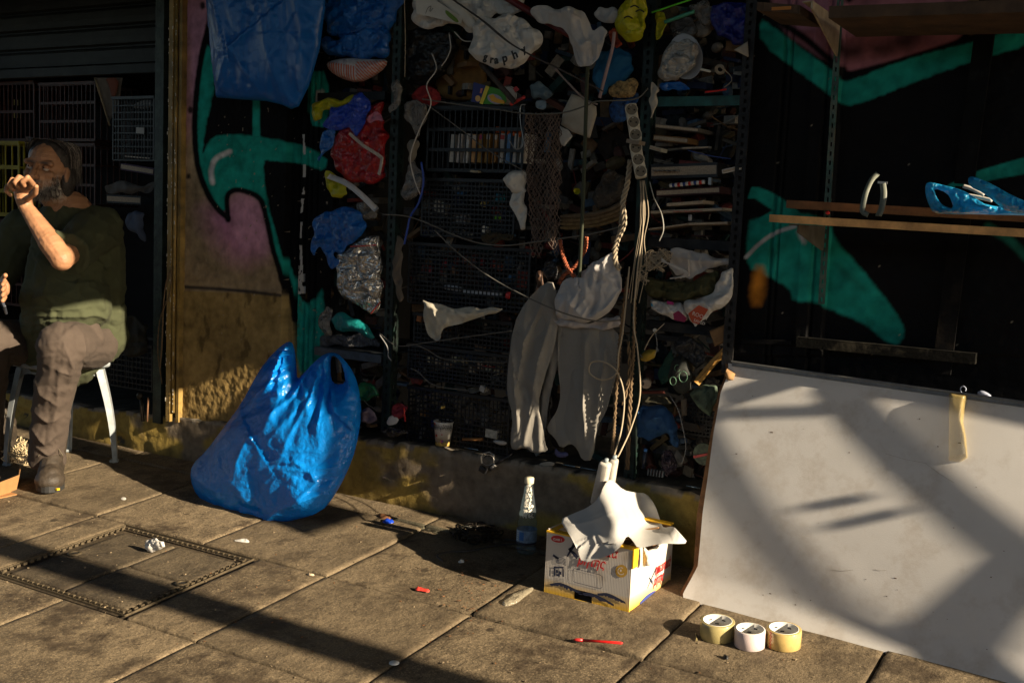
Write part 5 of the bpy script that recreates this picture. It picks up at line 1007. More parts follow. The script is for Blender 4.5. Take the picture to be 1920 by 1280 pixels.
# top middle
mpr = M('print_white', (.48, .46, .42), .6, var=.1)
rag('white_bag', 'crumpled white bag of papers at the top next to the rack post', 'plastic bag', [(772, 10), (785, -30), (990, -30), (985, 20), (960, 30), (930, 24), (900, 50), (888, 62), (860, 46), (830, 50), (800, 56), (776, 44)], .0, mwh, .04, 31)
o = puff('white_card', [(778, -6), (800, -10), (868, 34), (864, 46), (782, 26)], -.06, mpr, th=.0, sm=0, step=4, mint=.004, label='white card with handwriting and a blue edge among the top papers', cat='card')
cord('handwriting', [(798, 26, -.068), (802, 16, -.068), (808, 12, -.068), (806, 22, -.068), (812, 16, -.068)], .0008, M('ink_black', (.01, .01, .01), .6)).parent = o
rag('paper_roll', 'rolled cream paper with a green patch leaning among the white bags', 'paper', [(800, -20), (830, -20), (900, 42), (894, 58), (880, 56)], -.05, mpr, .012, 33, 'flat')
rag('green_patch', 'green printed patch on the rolled paper', 'print', [(834, 18), (842, 22), (862, 40), (856, 44), (836, 28)], -.078, M('print_green', (.10, .18, .02), .6), .002, 34, 'flat')
wbag = rag('white_bag', 'white carrier bag with bold black lettering under the crossing cords', 'plastic bag', [(884, 50), (900, 30), (930, 36), (958, 24), (990, 42), (1018, 66), (1010, 92), (985, 118), (960, 130), (930, 130), (910, 120), (892, 112), (877, 96), (888, 70)], -.06, mwh, .05, 35, step=2.2)
for s, px, py, sz, rl in (('g', 906, 112, .04, -.2), ('r', 918, 118, .042, -.1), ('a', 927, 120, .045, .1), ('p', 943, 118, .05, .3), ('h', 963, 112, .05, .45), ('y', 981, 100, .04, .6)):
    p = W(px, py, -.142); tx = text(s, sz*.8, M('ink_black', (.01, .01, .01), .6), wbag, Matrix.Translation(p)@Matrix.Rotation(-rl, 4, 'Y')@RX90, .0004, bold=.0015)
rag('white_shirt', 'off white cloth garment draped from the top red bar', 'garment', [(998, 14), (1020, 10), (1050, 18), (1070, 12), (1095, 22), (1106, 44), (1112, 60), (1128, 48), (1140, 60), (1132, 80), (1122, 110), (1108, 124), (1086, 126), (1076, 100), (1066, 66), (1054, 52), (1030, 44), (1008, 42), (996, 28)], -.06, mclo, .03, 36, 'cloth', folds=[([(1050, 20), (1090, 40), (1100, 90)], .02, 6), ([(1015, 20), (1060, 30), (1080, 50)], .015, 5), ([(1120, 56), (1110, 80), (1092, 90)], .015, 6)])
rag('cloth_scrap', 'light cloth corner at the top next to the yellow bag', 'cloth', [(1112, 26), (1124, 12), (1150, 12), (1165, 30), (1150, 44), (1130, 42)], -.03, mclo, .015, 37, 'cloth')
rag('plastic_bag', 'yellow plastic bag with dark print hanging by the second rack post', 'plastic bag', [(1158, 20), (1176, -10), (1210, -20), (1212, 50), (1195, 78), (1175, 80), (1158, 62), (1152, 40)], -.04, myel, .035, 38, folds=[([(1180, 0), (1170, 40), (1185, 75)], .015, 6)])
for sx, sy in ((1182, 14), (1192, 22), (1170, 34)): cord('dark_print', [(sx, sy, -.083), (sx+8, sy-3, -.083), (sx+16, sy+1, -.083)], .0022, M('ink_black', ())).parent = bpy.data.objects['plastic_bag']
rag('plastic_bag', 'second yellow plastic flap right of the rack post', 'plastic bag', [(1232, 20), (1246, 24), (1252, 44), (1240, 70), (1230, 78)], .02, myel, .015, 39)
cord('green_straw', [(1222, 24, .0), (1300, -2, .02)], .003, M('green_straw', (.10, .50, .02), .4), 'bright green stick crossing the top right of the rack', 'stick')
cord('green_tube', [(1246, 42, .01), (1302, 22, .01)], .006, M('tube_green', (.05, .25, .16), .3), 'pale green clear tube below the green stick', 'tube')
rag('mesh_bag', 'smoky translucent net bag at the top right of the rack', 'bag', [(1290, 10), (1320, 0), (1340, 20), (1334, 42), (1318, 50), (1300, 30)], .03, mscr, .02, 40)
rag('smoke_bag', 'large smoky grey bag above the wrapped plate', 'plastic bag', [(1255, 40), (1300, 34), (1310, 60), (1290, 72), (1262, 72)], .08, mscr, .03, 41)
rag('navy_bag', 'dark navy plastic bag hanging beside the right rack post', 'plastic bag', [(1335, 10), (1370, 4), (1408, 10), (1406, 60), (1398, 84), (1375, 86), (1345, 68), (1332, 40)], -.0, mdblue, .04, 42)
rag('cream_scrap', 'cream triangular cloth scrap against the right rack post', 'cloth', [(1376, 94), (1402, 78), (1404, 108)], -.03, mcard, .004, 43, 'flat', sm=0)
# plate wrapped in film
c = W(1280, 112, .03); pl_ = thing('plate', 'white oval plate standing behind the film wrapped one', 'plate', c); R_ = Matrix.Rotation(-.5, 3, 'Y')@Matrix.Rotation(math.radians(82), 3, 'X')
MB().lathe([(.0005, 0), (.05, .002), (.072, .012), (.074, .012), (.05, -.002), (.0005, -.003)], W(1288, 108, .04), 36, R_@Matrix.Diagonal((.75, 1.05, 1))).build('dish', M('plate_white', (.38, .38, .40), .3), pl_, True)
rag('wrapped_plate', 'plate wrapped in frosty cling film on the teal shelf', 'plate', [(1262, 76), (1290, 72), (1308, 82), (1310, 100), (1296, 130), (1270, 152), (1248, 154), (1235, 145), (1236, 128), (1246, 96)], .0, M('cling', (.34, .33, .31), .3, crinkle=.6, cs=30, var=.25, vs=25), .04, 45)
rag('blue_cloth', 'bright blue cloth scraps under the wrapped plate', 'cloth', [(1236, 156), (1262, 154), (1285, 158), (1296, 168), (1280, 170), (1262, 166), (1250, 172), (1238, 168)], .0, mblue, .012, 46)
rag('tarp_bundle', 'deep blue cloth bundle behind the pink ribbon', 'cloth', [(1126, 96), (1160, 88), (1182, 100), (1190, 130), (1175, 150), (1150, 160), (1130, 180), (1110, 150), (1112, 130)], .03, M('cloth_deepblue', (.005, .09, .20), .75), .04, 47, 'cloth')
rag('checked_scarf', 'multicoloured checked scarf rolled beside the plug strips', 'scarf', [(1140, 166), (1160, 150), (1190, 146), (1198, 156), (1190, 180), (1160, 184), (1142, 178)], -.01, M('scarf', (.25, .16, .06), .8, var=.9, vs=90), .02, 48, 'cloth')
rag('blue_cloth', 'dark blue patterned cloth hanging under the checked scarf', 'cloth', [(1150, 180), (1196, 172), (1196, 192), (1180, 206), (1172, 228), (1150, 230), (1142, 210)], .02, M('cloth_pattern', (.01, .05, .16), .8, var=.9, vs=70), .02, 49, 'cloth')
ribbon('pink_ribbon', [(1152, 60, -.07), (1148, 92, -.07), (1138, 130, -.07), (1124, 184, -.06)], .011, .001, M('ribbon_pink', (.34, .22, .20), .6), 'dusty pink ribbon hanging from the top garment', 'ribbon')
rag('red_foil', 'small red and gold wrapper under the yellow bag', 'wrapper', [(1140, 60), (1152, 50), (1158, 72), (1168, 84), (1156, 92), (1146, 82)], -.0, M('foil_red', (.30, .04, .01), .3, crinkle=.4, cs=60), .012, 50)
# dark round bag, sponge plank, toy card, disc
rag('black_bag', 'bulging black bag under the white papers', 'bag', [(765, 60), (800, 54), (850, 60), (862, 90), (850, 110), (836, 140), (800, 160), (768, 160), (752, 130), (756, 90)], .08, mbla, .09, 51)
rag('red_cloth', 'red cloth lying at the left end of the toy shelf', 'cloth', [(770, 180), (800, 160), (820, 168), (828, 190), (812, 200), (786, 198)], .02, M('cloth_red', (.20, .01, .012), .8), .02, 52, 'cloth')
rag('particle_board', 'brown cork board piece with slots behind the toy card', 'board', [(820, 130), (850, 96), (870, 92), (890, 108), (912, 130), (914, 180), (900, 188), (838, 190), (815, 168)], .14, M('cork', (.20, .10, .025), .9, bump=.6, bs=140, var=.3), .012, 53, 'flat')
for sx, sy in ((846, 108), (876, 104), (846, 170), (872, 172)): bit(['upper left', 'upper right', 'lower left', 'lower right'][(sx > 860)+2*(sy > 150)]+' dark slot in the cork board', sx, sy, .010, .030, (.006, .005, .004), .125, 0, 'slot', 'slot').parent = None
tc = thing('toy_card', 'blue and green toy packet with a yellow shoe picture on the shelf', 'toy packet', W(915, 180, .0))
mbl2 = M('print_navy', (.01, .015, .12), .5); mgr2 = M('print_lime', (.04, .22, .01), .5); myl2 = M('print_yel', (.55, .45, .03), .5)
def fp(n, pts, Y, m, par, th=.001): o = puff(n, pts, Y, m, th=0, sm=0, step=3, mint=th, nrm=(0, -1, 0)); o.parent = par; o.matrix_parent_inverse = par_inv(par); return o
fp('left_print', [(888, 154), (914, 162), (900, 194), (884, 191)], .0, mbl2, tc); fp('right_print', [(915, 162), (946, 170), (950, 190), (944, 196), (902, 195)], -.0, mgr2, tc); fp('yellow_edge', [(911, 161), (918, 163), (905, 196), (899, 194)], -.003, myl2, tc)
fp('grey_bubble', oval(928, 186, 15, 9, 20, .35), -.004, M('bubble', (.28, .26, .32), .4), tc); fp('shoe_picture', [(916, 180), (925, 177), (930, 184), (945, 189), (948, 195), (935, 194), (922, 190)], -.007, M('shoe_orange', (.55, .27, .01), .5), tc); fp('face_print', oval(896, 185, 5, 6, 12), -.004, M('face_y', (.5, .3, .1), .5), tc); fp('pink_print', [(902, 163), (906, 164), (902, 178), (899, 177)], -.004, M('pinkp', (.42, .15, .12), .5), tc)
dc = thing('disc_label', 'round white labelled disc with a red stripe behind the toy packet', 'disc', W(955, 178, .03)); cen = W(953, 180, .03)
MB().lathe([(.0005, 0), (.034, 0), (.034, .004), (.0005, .004)], cen, 36, Matrix.Rotation(math.radians(90), 3, 'X')).build('disc', M('disc_w', (.42, .40, .37), .5), dc); MB().lathe([(.0305, .0046), (.0318, .0046)], cen, 36, Matrix.Rotation(math.radians(90), 3, 'X')).build('ring', M('ink_black', ()), dc)
fp('red_stripe', [(962, 166), (968, 162), (974, 168), (966, 174)], .022, mrc, dc); text('end', .014, M('ink_black', ()), dc, Matrix.Translation(W(948, 163, .022)-Vector(dc.location))@Matrix.Rotation(-.1, 4, 'Y')@RX90, .0002, bold=.0004)
ribbon('steel_bar', [(900, 118, -.02), (930, 152, -.02), (965, 192, -.02)], .018, .004, M('bar_rust', (.05, .04, .035), .6, .5, var=.5, vs=60), 'dark rusty metal bar leaning across the labelled disc', 'bar')
cord('red_tool', [(957, 196, -.0), (984, 182, -.0)], .006, mrc, 'red handled tool beside the labelled disc', 'handle')
rag('plastic_sheet', 'pale blue grey plastic scrap beside the orange cap', 'plastic', [(992, 160), (1010, 150), (1040, 176), (1030, 184), (1002, 188)], .05, M('pl_bluegrey', (.10, .14, .16), .5), .008, 54)
rag('light_cup', 'small light blue plastic piece above the net scarf', 'plastic', [(1004, 190), (1024, 188), (1022, 206), (1004, 202)], .03, M('pl_light', (.18, .24, .28), .5), .01, 55)
# red bar at the top, paper and foam
cord('red_bar', [(940, -10, -.03), (1000, 26, -.03), (1070, 66, -.03)], .013, M('bar_red', (.10, .008, .008), .5), 'dark red tube sloping down behind the top cloths', 'tube')
rag('foam_sheet', 'cream folded foam sheet hanging behind the green strap', 'foam sheet', [(1072, 176), (1092, 184), (1118, 200), (1119, 215), (1106, 260), (1096, 256), (1074, 248), (1052, 234), (1056, 208)], .0, mcard, .012, 56, 'flat', sm=0)
rag('paper_scrap', 'whitish paper corner beside the net scarf', 'paper', [(1050, 236), (1066, 244), (1074, 256), (1058, 275), (1048, 268)], -.0, mpr, .006, 57, 'flat', sm=0)
rag('foam_cup', 'white foam cup shapes tucked beside the net scarf, upper one', 'foam cup', [(942, 336), (956, 322), (984, 318), (988, 360), (960, 362), (950, 350)], -.03, mpr, .02, 58, 'cloth'); rag('foam_cup', 'lower crumpled white foam pieces beside the net scarf', 'foam cup', [(960, 362), (984, 358), (988, 400), (986, 430), (976, 432), (970, 410), (960, 392)], -.03, mpr, .018, 59, 'cloth', folds=[([(962, 375), (975, 382), (986, 378)], .01, 4), ([(965, 400), (975, 405), (986, 402)], .01, 4)])
# ---- net scarf
msc = M('net_brown', (.12, .085, .068), .95)
def net(out, Y, label, cell=7.5, r=.0016, seed=5):
    out = np.array(out, float); lo, hi = out.min(0), out.max(0); rg = np.random.RandomState(seed); nx = int((hi[0]-lo[0])/cell)+2; ny = int((hi[1]-lo[1])/(cell*.9))+2; pts = {}
    for j in range(ny):
        for i in range(nx):
            p = np.array([lo[0]+(i+.5*(j % 2))*cell, lo[1]+j*cell*.9])+rg.randn(2)*1.3; pts[i, j] = p
    P = np.array([pts[k] for k in pts]); ks = list(pts); sd, _ = sdf(P, out); ok = {k for k, s in zip(ks, sd) if s > -2}
    Yv = Y-.012*np.sin(P[:, 0]/9.)-.008*pn(P[:, 0]/25, P[:, 1]/60, 3); Wp = Wn(P, Yv); wp = {k: Vector(w) for k, w in zip(ks, Wp)}; mb = MB()
    for (i, j) in ok:
        for q in ((i-1+(j % 2), j+1), (i+(j % 2), j+1)):
            if q in ok: a, b = wp[i, j], wp[q]; m = (a+b)/2+Vector((0, -.001, 0)); mb.tube([a, m, b], [r*1.1, r*.8, r*1.1], 3, False)
    return tag(mb.build('net_scarf', msc, None, True), label, 'scarf')
net([(984, 212), (1052, 212), (1053, 300), (1050, 420), (1046, 482), (1032, 470), (1024, 440), (1018, 462), (1012, 484), (994, 482), (996, 430), (986, 320)], -.06, 'brown open knit net scarf hanging over the cord')
net([(986, 213), (1050, 213), (1050, 300), (1046, 470), (1030, 452), (1018, 452), (1004, 478), (996, 430), (988, 320)], -.035, 'second layer of the brown net scarf behind the first', 6.5, .0015, 8)
# ---- hanging clothes
def vf(P, s, amp=.014, w=11): return amp*(1-2*np.abs(np.sin(P[:, 0]/w*1.0+.9*pn(P[:, 0]/40, P[:, 1]/110, s)+(P[:, 1]-600)*.006)))+.006*pn(P[:, 0]/16, P[:, 1]/50, s+3)
def cloth(n, label, cat, out, Y, m, seed, amp=.012, w=14, folds=(), Yf=None, sm=1):
    def h(P):
        r = vf(P, seed, amp*.35, w*1.3)+crum(P, 60, amp, seed, (1.5, .45), .12*math.sin(seed))+crs(P, 8, .004, 50, seed, 1.5, .3)
        for f in folds: r = r+fold(P, *f)
        return r
    return puff(n, out, Y, m, th=.006, D=12, step=2.6, h=h, sm=sm, back=.2, nrm=(.3, -.95, 0), label=label, cat=cat, edge=4, mint=.0015, Yf=Yf)
cloth('linen_shirt', 'grey linen shirt hanging beside the crates with embroidered front', 'shirt', [(1022, 528), (1042, 530), (1048, 600), (1040, 650), (1020, 710), (1008, 760), (1018, 800), (1022, 835), (1030, 845), (1000, 850), (985, 838), (962, 845), (956, 830), (962, 780), (950, 740), (952, 690), (962, 610), (985, 565)], -.05, mlin, 61, .012, 12, folds=[([(1030, 540), (985, 640), (965, 760)], .02, 6), ([(1045, 560), (1010, 680), (985, 830)], .016, 6), ([(960, 640), (968, 720), (975, 820)], .014, 5)])
cloth('linen_trousers', 'worn grey linen trousers hanging with a torn pointed hem', 'trousers', [(1044, 602), (1090, 606), (1160, 610), (1162, 680), (1148, 730), (1138, 770), (1120, 800), (1112, 862), (1092, 864), (1082, 840), (1070, 830), (1052, 842), (1040, 820), (1024, 806), (1030, 790), (1044, 772), (1052, 740), (1046, 690)], -.03, mlin, 62, .011, 16, folds=[([(1100, 620), (1094, 720), (1100, 840)], .016, 7), ([(1140, 620), (1130, 700), (1118, 790)], .014, 6), ([(1058, 620), (1062, 720), (1056, 800)], -.012, 7)])
cloth('linen_skirt', 'paler cloth strip hanging between the shirt and the trousers', 'cloth', [(1040, 600), (1060, 604), (1056, 650), (1030, 740), (1020, 830), (1010, 840), (1012, 760), (1024, 690)], -.02, mlin, 63, .008, 9)
rag('white_cloth', 'white cotton garment bundled under the cords above the trousers', 'garment', [(1040, 560), (1052, 530), (1075, 518), (1100, 505), (1112, 490), (1150, 476), (1165, 500), (1166, 545), (1150, 575), (1120, 600), (1098, 606), (1060, 600), (1042, 590)], -.08, mclo, .05, 64, 'cloth', folds=[([(1060, 530), (1070, 570), (1100, 600)], .025, 7), ([(1100, 605), (1140, 575), (1165, 545)], .02, 6), ([(1110, 500), (1140, 520), (1160, 545)], .012, 6)])
rag('white_cloth', 'pinkish white hem of cloth below the bundled garment', 'garment', [(1036, 585), (1070, 600), (1110, 606), (1160, 590), (1165, 612), (1140, 618), (1090, 614), (1050, 612), (1038, 602)], -.06, M('linen_pink', (.38, .34, .32), .9, weave=600), .015, 65, 'cloth')
rag('white_sleeve', 'light cloth sleeve hanging behind the macrame cord', 'garment', [(1100, 500), (1125, 485), (1150, 472), (1152, 482), (1130, 500), (1112, 512)], -.09, mclo, .012, 66, 'cloth')
rag('torn_cloth', 'stiff torn white cloth pennant pegged to a crate', 'cloth', [(790, 561), (815, 568), (870, 576), (900, 580), (945, 578), (930, 588), (890, 598), (850, 610), (832, 615), (826, 636), (818, 640), (806, 632), (797, 608)], -.03, M('linen_dirty', (.40, .37, .30), .9, weave=500, var=.2, vs=14), .010, 67, 'cloth', folds=[([(800, 575), (860, 590), (930, 584)], .012, 5), ([(812, 575), (820, 600), (818, 635)], .012, 4)])
rag('white_cloth', 'white cloth bundle with lilac shade right of the string tangle', 'cloth', [(1255, 468), (1300, 470), (1340, 484), (1374, 486), (1376, 496), (1340, 502), (1316, 512), (1296, 524), (1268, 518), (1254, 500)], -.0, mclo, .03, 68, 'cloth', folds=[([(1260, 480), (1300, 490), (1370, 492)], .015, 6)])
rag('olive_bag', 'dark olive green bag stuffed under the white cloth bundle', 'bag', [(1210, 520), (1240, 526), (1300, 528), (1348, 505), (1344, 540), (1336, 556), (1300, 560), (1270, 566), (1232, 560), (1210, 545)], .0, moli, .05, 69, folds=[([(1230, 545), (1290, 552), (1340, 535)], .012, 5)])
rag('printed_bag', 'white plastic bag with a crimson square print, left half', 'plastic bag', [(1218, 562), (1240, 566), (1275, 566), (1284, 580), (1290, 600), (1262, 600), (1240, 590), (1220, 578)], -.01, mwh, .03, 70)
rag('printed_bag', 'white plastic bag with an orange square print, right half', 'plastic bag', [(1282, 566), (1310, 560), (1340, 545), (1352, 510), (1374, 500), (1376, 530), (1368, 565), (1340, 582), (1318, 600), (1304, 614), (1292, 600), (1284, 584)], -.02, mwh, .035, 71)
fp('square_print', [(1290, 588), (1310, 572), (1328, 580), (1310, 608), (1298, 604)], -.064, M('pr_orange', (.42, .06, .015), .5), bpy.data.objects['printed_bag.001']); fp('square_print', [(1262, 588), (1272, 582), (1288, 596), (1284, 604), (1264, 600)], -.050, M('pr_crimson', (.22, .01, .05), .5), bpy.data.objects['printed_bag']); fp('square_print', [(1248, 564), (1262, 566), (1264, 572), (1252, 570)], -.044, M('pr_magenta', (.30, .01, .12), .5), bpy.data.objects['printed_bag']); fp('blue_print', [(1219, 562), (1224, 572), (1232, 582), (1222, 576)], -.042, M('pr_blue', (.02, .2, .35), .5), bpy.data.objects['printed_bag'])
ftx = text('ROOM', .017, M('ink_white', ()), bpy.data.objects['printed_bag.001'], Matrix.Translation(W(1297, 590, -.068))@Matrix.Rotation(.25, 4, 'Y')@RX90, .0003); ftx2 = text('SAVED', .013, M('ink_white', ()), bpy.data.objects['printed_bag.001'], Matrix.Translation(W(1300, 602, -.068))@Matrix.Rotation(.25, 4, 'Y')@RX90, .0003)
# ---- books, boxes and tools on the middle right shelves
def book(lbl, a, b, th, d, m, Y, n='book', cat='book'):
    A, B = W(*a, Y), W(*b, Y); o = thing(n, lbl, cat, A); mb = MB().bar(A+Vector((0, d/2, 0)), B+Vector((0, d/2, 0)), th, d, (0, -1, 0)); mb.build('cover', m, o); MB().bar(A+Vector((.003, -.0004+0, 0)), B+Vector((-.003, -.0004, 0)), th*.6, .001, (0, -1, 0)).build('page_edge', M('pages', (.33, .27, .20), .9, var=.3, vs=200), o); return o
book('dark magazine pile slab with pale edges on the upper right shelf', (1228, 236), (1310, 244), .012, .2, M('bk0', (.08, .07, .06), .7), .0); book('brown cardboard slab under the dark magazine', (1225, 258), (1290, 264), .018, .2, M('bk1', (.14, .07, .02), .7), .03); book('white short label box behind the plug strip', (1218, 276), (1240, 282), .012, .05, M('bk2', (.30, .29, .24), .7), .0)
book('black cassette player body with small buttons', (1220, 322), (1345, 318), .045, .2, M('bk3', (.008, .008, .009), .4), .03, 'cassette_player', 'cassette player')
for i in range(6): bit(['first', 'second', 'third', 'fourth', 'fifth', 'sixth'][i]+' pale button frame from the left on the cassette player', 1228+i*8.5, 320, .0045, .005, (.12, .12, .12), .012, 0, 'button', 'btn').parent = None
book('grey handled tool lying on the shelf at the far right', (1278, 278), (1330, 276), .006, .02, M('bk4', (.12, .12, .12), .5), .0, 'tool', 'tool')
cord('blue_cable', [(1290, 282, .0), (1330, 292, .0), (1370, 298, .0)], .0018, M('cable_blue', (.02, .05, .2), .5), 'thin blue cable across the cassette player', 'cable')
wt = book('white tag with a small dark square by the right rack post', (1354, 322), (1389, 314), .012, .01, M('bk5', (.45, .43, .40), .6), -.02, 'tag', 'tag'); MB().box(W(1382, 315, -.026), (.006, .002, .006)).build('dark_square', M('ink_black', ()), wt)
tb_ = thing('toothbrush_tube', 'striped red white and blue tube with a grey end on the shelf', 'tube', W(1290, 344, -.01)); A, B = W(1256, 348, -.01), W(1332, 340, -.01)
for i in range(13): MB().tube([A+(B-A)*(i/15), A+(B-A)*((i+.96)/15)], .0065, 10).build('stripe', (M('st_w', (.48, .47, .45), .4), M('st_b', (.01, .03, .14), .4), M('st_w', ()), M('st_r', (.4, .02, .015), .4))[i % 4], tb_, True)
MB().box(B, (.010, .012, .022)).build('grey_end', mal, tb_)
book('cream cardboard strip with a pointed end on the book pile', (1250, 384), (1318, 379), .010, .1, M('bk6', (.38, .30, .22), .8), -.0, 'cardboard_strip', 'cardboard'); bk = book('cream book spine with red lettering in the middle shelf', (1220, 398), (1354, 392), .008, .16, M('bk7', (.40, .35, .28), .7), -.0)
text('TRAVEL ALL THE COUNTRY WAYS', .0062, inr, bk, Matrix.Translation(W(1262, 398, -.003)-Vector(bk.location))@Matrix.Rotation(-.045, 4, 'Y')@RX90, .0002)
book('long warped magazine with wavy pale edge', (1215, 430), (1290, 420), .005, .2, M('bk8', (.22, .17, .12), .8), -.01, 'magazine', 'magazine'); book('right part of the warped magazine stack', (1290, 420), (1365, 418), .008, .2, M('bk9', (.24, .18, .12), .8), -.01, 'magazine', 'magazine'); book('dark red folder under the striped tube', (1230, 362), (1350, 356), .022, .2, M('bk10', (.035, .006, .008), .6), .02, 'folder', 'folder')
can('small white pill bottle lying under the red lettered book', 1294, 408, .006, .02, M('pill', (.3, .3, .3), .4), .0, (0, 0, 1), None, 'pill_bottle')
cord('cable_coil', [(1350+10*math.cos(t)*(1-.03*t), 130+10*math.sin(t)*(1-.03*t), .0-.002*t) for t in [i*.6 for i in range(32)]]+[(1368, 140, -.0), (1372, 152, .0), (1358, 164, .0)], .0016, M('cable_beige', (.30, .26, .20), .7), 'small coil of beige cable at the right end of the teal shelf', 'cable', seg=2, sides=5)
cord('red_pencil', [(1322, 173, .0), (1362, 168, .0)], .003, mred, 'red and white pencil lying on the teal shelf', 'pencil'); cord('bread_clip', [(1314, 130, .0), (1332, 134, .0)], .004, mcy2, 'small white oval cap on the teal shelf', 'cap')
# fur / sheepskin layers behind the straps
for i in range(4): rag('cardboard_sheet', ['uppermost', 'second', 'third', 'lowest'][i]+' curled brown cardboard sheet behind the macrame', 'cardboard', [(1050, 402+7*i), (1090, 400+7*i), (1130, 394+7*i), (1168, 376+8*i), (1168, 386+8*i), (1130, 403+7*i), (1090, 409+7*i), (1050, 410+7*i)], .04+.01*i, M('cb%d' % i, (.12+.02*i, .085+.012*i, .05), .9, var=.4, vs=60), .006, 80+i, 'flat')
rag('brown_net', 'grey brown netting bundle behind the macrame cord', 'netting', [(1128, 330), (1150, 318), (1172, 330), (1168, 372), (1140, 388), (1118, 392), (1110, 372)], .05, M('netb', (.06, .05, .04), .9, crinkle=.6, cs=60), .04, 85)
rag('yellow_scrap', 'small yellow plastic bit behind the green strap', 'plastic', [(1074, 354), (1086, 352), (1090, 362), (1078, 366)], .02, myel, .006, 86)
rag('mesh_pouch', 'dark brown mesh pouch on the right of the second crate', 'pouch', [(902, 440), (930, 434), (965, 440), (960, 452), (930, 458), (908, 456)], -.0, M('pouch', (.035, .028, .015), .9, crinkle=.5, cs=70), .015, 87)
rag('leather_glove', 'dark shiny glove hanging left of the orange rope', 'glove', [(1022, 490), (1036, 488), (1046, 505), (1044, 522), (1028, 526), (1018, 512)], -.05, M('glove', (.015, .015, .017), .3, crinkle=.5, cs=50), .02, 88); rag('brown_stick', 'brown wooden handle below the dark glove', 'handle', [(1006, 508), (1016, 506), (1020, 535), (1010, 548), (1002, 545)], -.03, M('handlew', (.07, .035, .02), .6), .014, 89)
# ---- plug strips
msock = M('socket_dark', (.10, .085, .06), .6); mblk2 = M('hole', (.004, .004, .004), .9); mps_ = M('plug_cream', (.40, .37, .30), .45, var=.2, vs=60, dirt=.5, dirtc=(.12, .09, .06), bump=.15, bs=200)
def strip_(a, b, w, label, ns):
    A, B = W(*a, -.09), W(*b, -.09); o = thing('plug_strip', label, 'power strip', A, 'plug strips tied to the rack post'); z = (A-B).normalized(); yv = Vector((.45, -.89, 0)); yv = (yv-z*yv.dot(z)).normalized(); x = z.cross(yv)*-1; R = Matrix((x, -yv, z)).transposed()
    L_ = (A-B).length; c = (A+B)/2; MB().box(c, (w, .038, L_), R, .006).build('casing', mps_, o, True)
    for i in range(ns):
        q = c+z*(L_*(.5-(i+.5)/ns)); fr = q+yv*.0192; Rl = Matrix((x, z, yv)).transposed(); s = thing('s', 'x', 'x'); bpy.data.objects.remove(s)
        sk_ = MB().lathe([(.0005, .0004), (.0168, .0004)], fr, 24, Rl).build('socket', msock, o, False); MB().lathe([(.0168, .0), (.0172, .0022), (.0188, .0022), (.0194, 0)], fr, 24, Rl).build('socket_rim', mps_, o, True)
        for s2 in (-1, 1): h_ = MB().lathe([(.0005, .001), (.0030, .001)], fr+(x*.55+z*.25*0)*.0165*s2*.9+z*.003*s2, 10, Rl).build('pin_hole', mblk2, o, False)
        h_ = MB().box(fr+z*.013, (.004, .003, .0025), R).build('earth_clip', mal, o)
    return o, A, B
strip_((1182, 196), (1193, 266), .036, 'upper cream plug strip taped to the rack post', 3); strip_((1190, 268), (1203, 334), .036, 'lower cream plug strip below the taped joint', 3)
MB().box(W(1192, 267, -.10), (.043, .048, .012), Matrix.Rotation(.15, 3, 'Y')).build('tape_joint', M('tape_dirty', (.16, .13, .10), .6)); tag(bpy.data.objects['tape_joint'], 'dirty tape wrapped round the joint of the two plug strips', 'tape')
# ---- cords, ropes, strings
mcw_ = M('cord_white', (.42, .39, .36), .6); mcg = M('cord_grey', (.10, .095, .085), .8); mcb_ = M('cord_beige', (.33, .27, .19), .85); mrope = M('rope_brown', (.13, .085, .045), .9); mgst = M('strap_olive', (.035, .04, .02), .8)
cord('white_cable', [(810, 100, -.02), (818, 130, -.03), (800, 160, -.05), (808, 195, -.05), (790, 235, -.05), (770, 290, -.04), (775, 330, -.04), (788, 365, -.03)], .0022, mcw_, 'thin white cable winding down left of the film case crate', 'cable')
cord('pale_cable', [(758, -20, -.04), (760, 80, -.04), (759, 145, -.04)], .0018, M('cord_tan', (.26, .21, .15), .7), 'tan cord hanging along the left rack post', 'cord')
cord('white_cable', [(842, 62, -.05), (845, 90, -.05), (838, 110, -.05), (828, 124, -.04)], .002, mcw_, 'short white cable end below the top papers', 'cable'); cord('white_cable', [(852, 60, -.05), (868, 76, -.05), (884, 78, -.05)], .002, mcw_, 'white cord loop beside the lettered bag', 'cable')
cord('blue_lanyard', [(790, 304, -.03), (794, 340, -.03), (786, 378, -.03), (770, 405, -.03), (764, 430, -.03), (758, 458, -.03)], .004, M('lanyard', (.01, .04, .25), .5), 'blue lanyard cord hanging left of the crates', 'lanyard')
cord('rope', [(792, 186, -.03), (860, 196, -.04), (930, 205, -.05), (985, 213, -.07), (1052, 212, -.07), (1100, 198, -.07), (1120, 190, -.06), (1190, 186, -.02), (1215, 166, -.0)], .0025, mcg, 'dark cord stretched over the top crate and holding the net scarf', 'cord')
cord('rope', [(800, 196, -.04), (860, 240, -.05), (920, 285, -.05), (985, 322, -.07)], .002, mcg, 'thin cord crossing diagonally over the film case crate', 'cord')
cord('rope', [(718, 402, -.04), (760, 405, -.04), (800, 418, -.04), (850, 440, -.05), (900, 456, -.05), (950, 460, -.05), (1000, 454, -.06), (1100, 440, -.06), (1170, 424, -.07)], .0027, mcg, 'grey rope running across the crate column at mid height', 'rope')
cord('rope', [(815, 432, -.05), (860, 475, -.05), (920, 520, -.05), (990, 558, -.10), (1060, 588, -.14), (1120, 602, -.12), (1165, 600, -.06)], .0025, mcg, 'rope sloping down over the third crate to the white garment', 'rope')
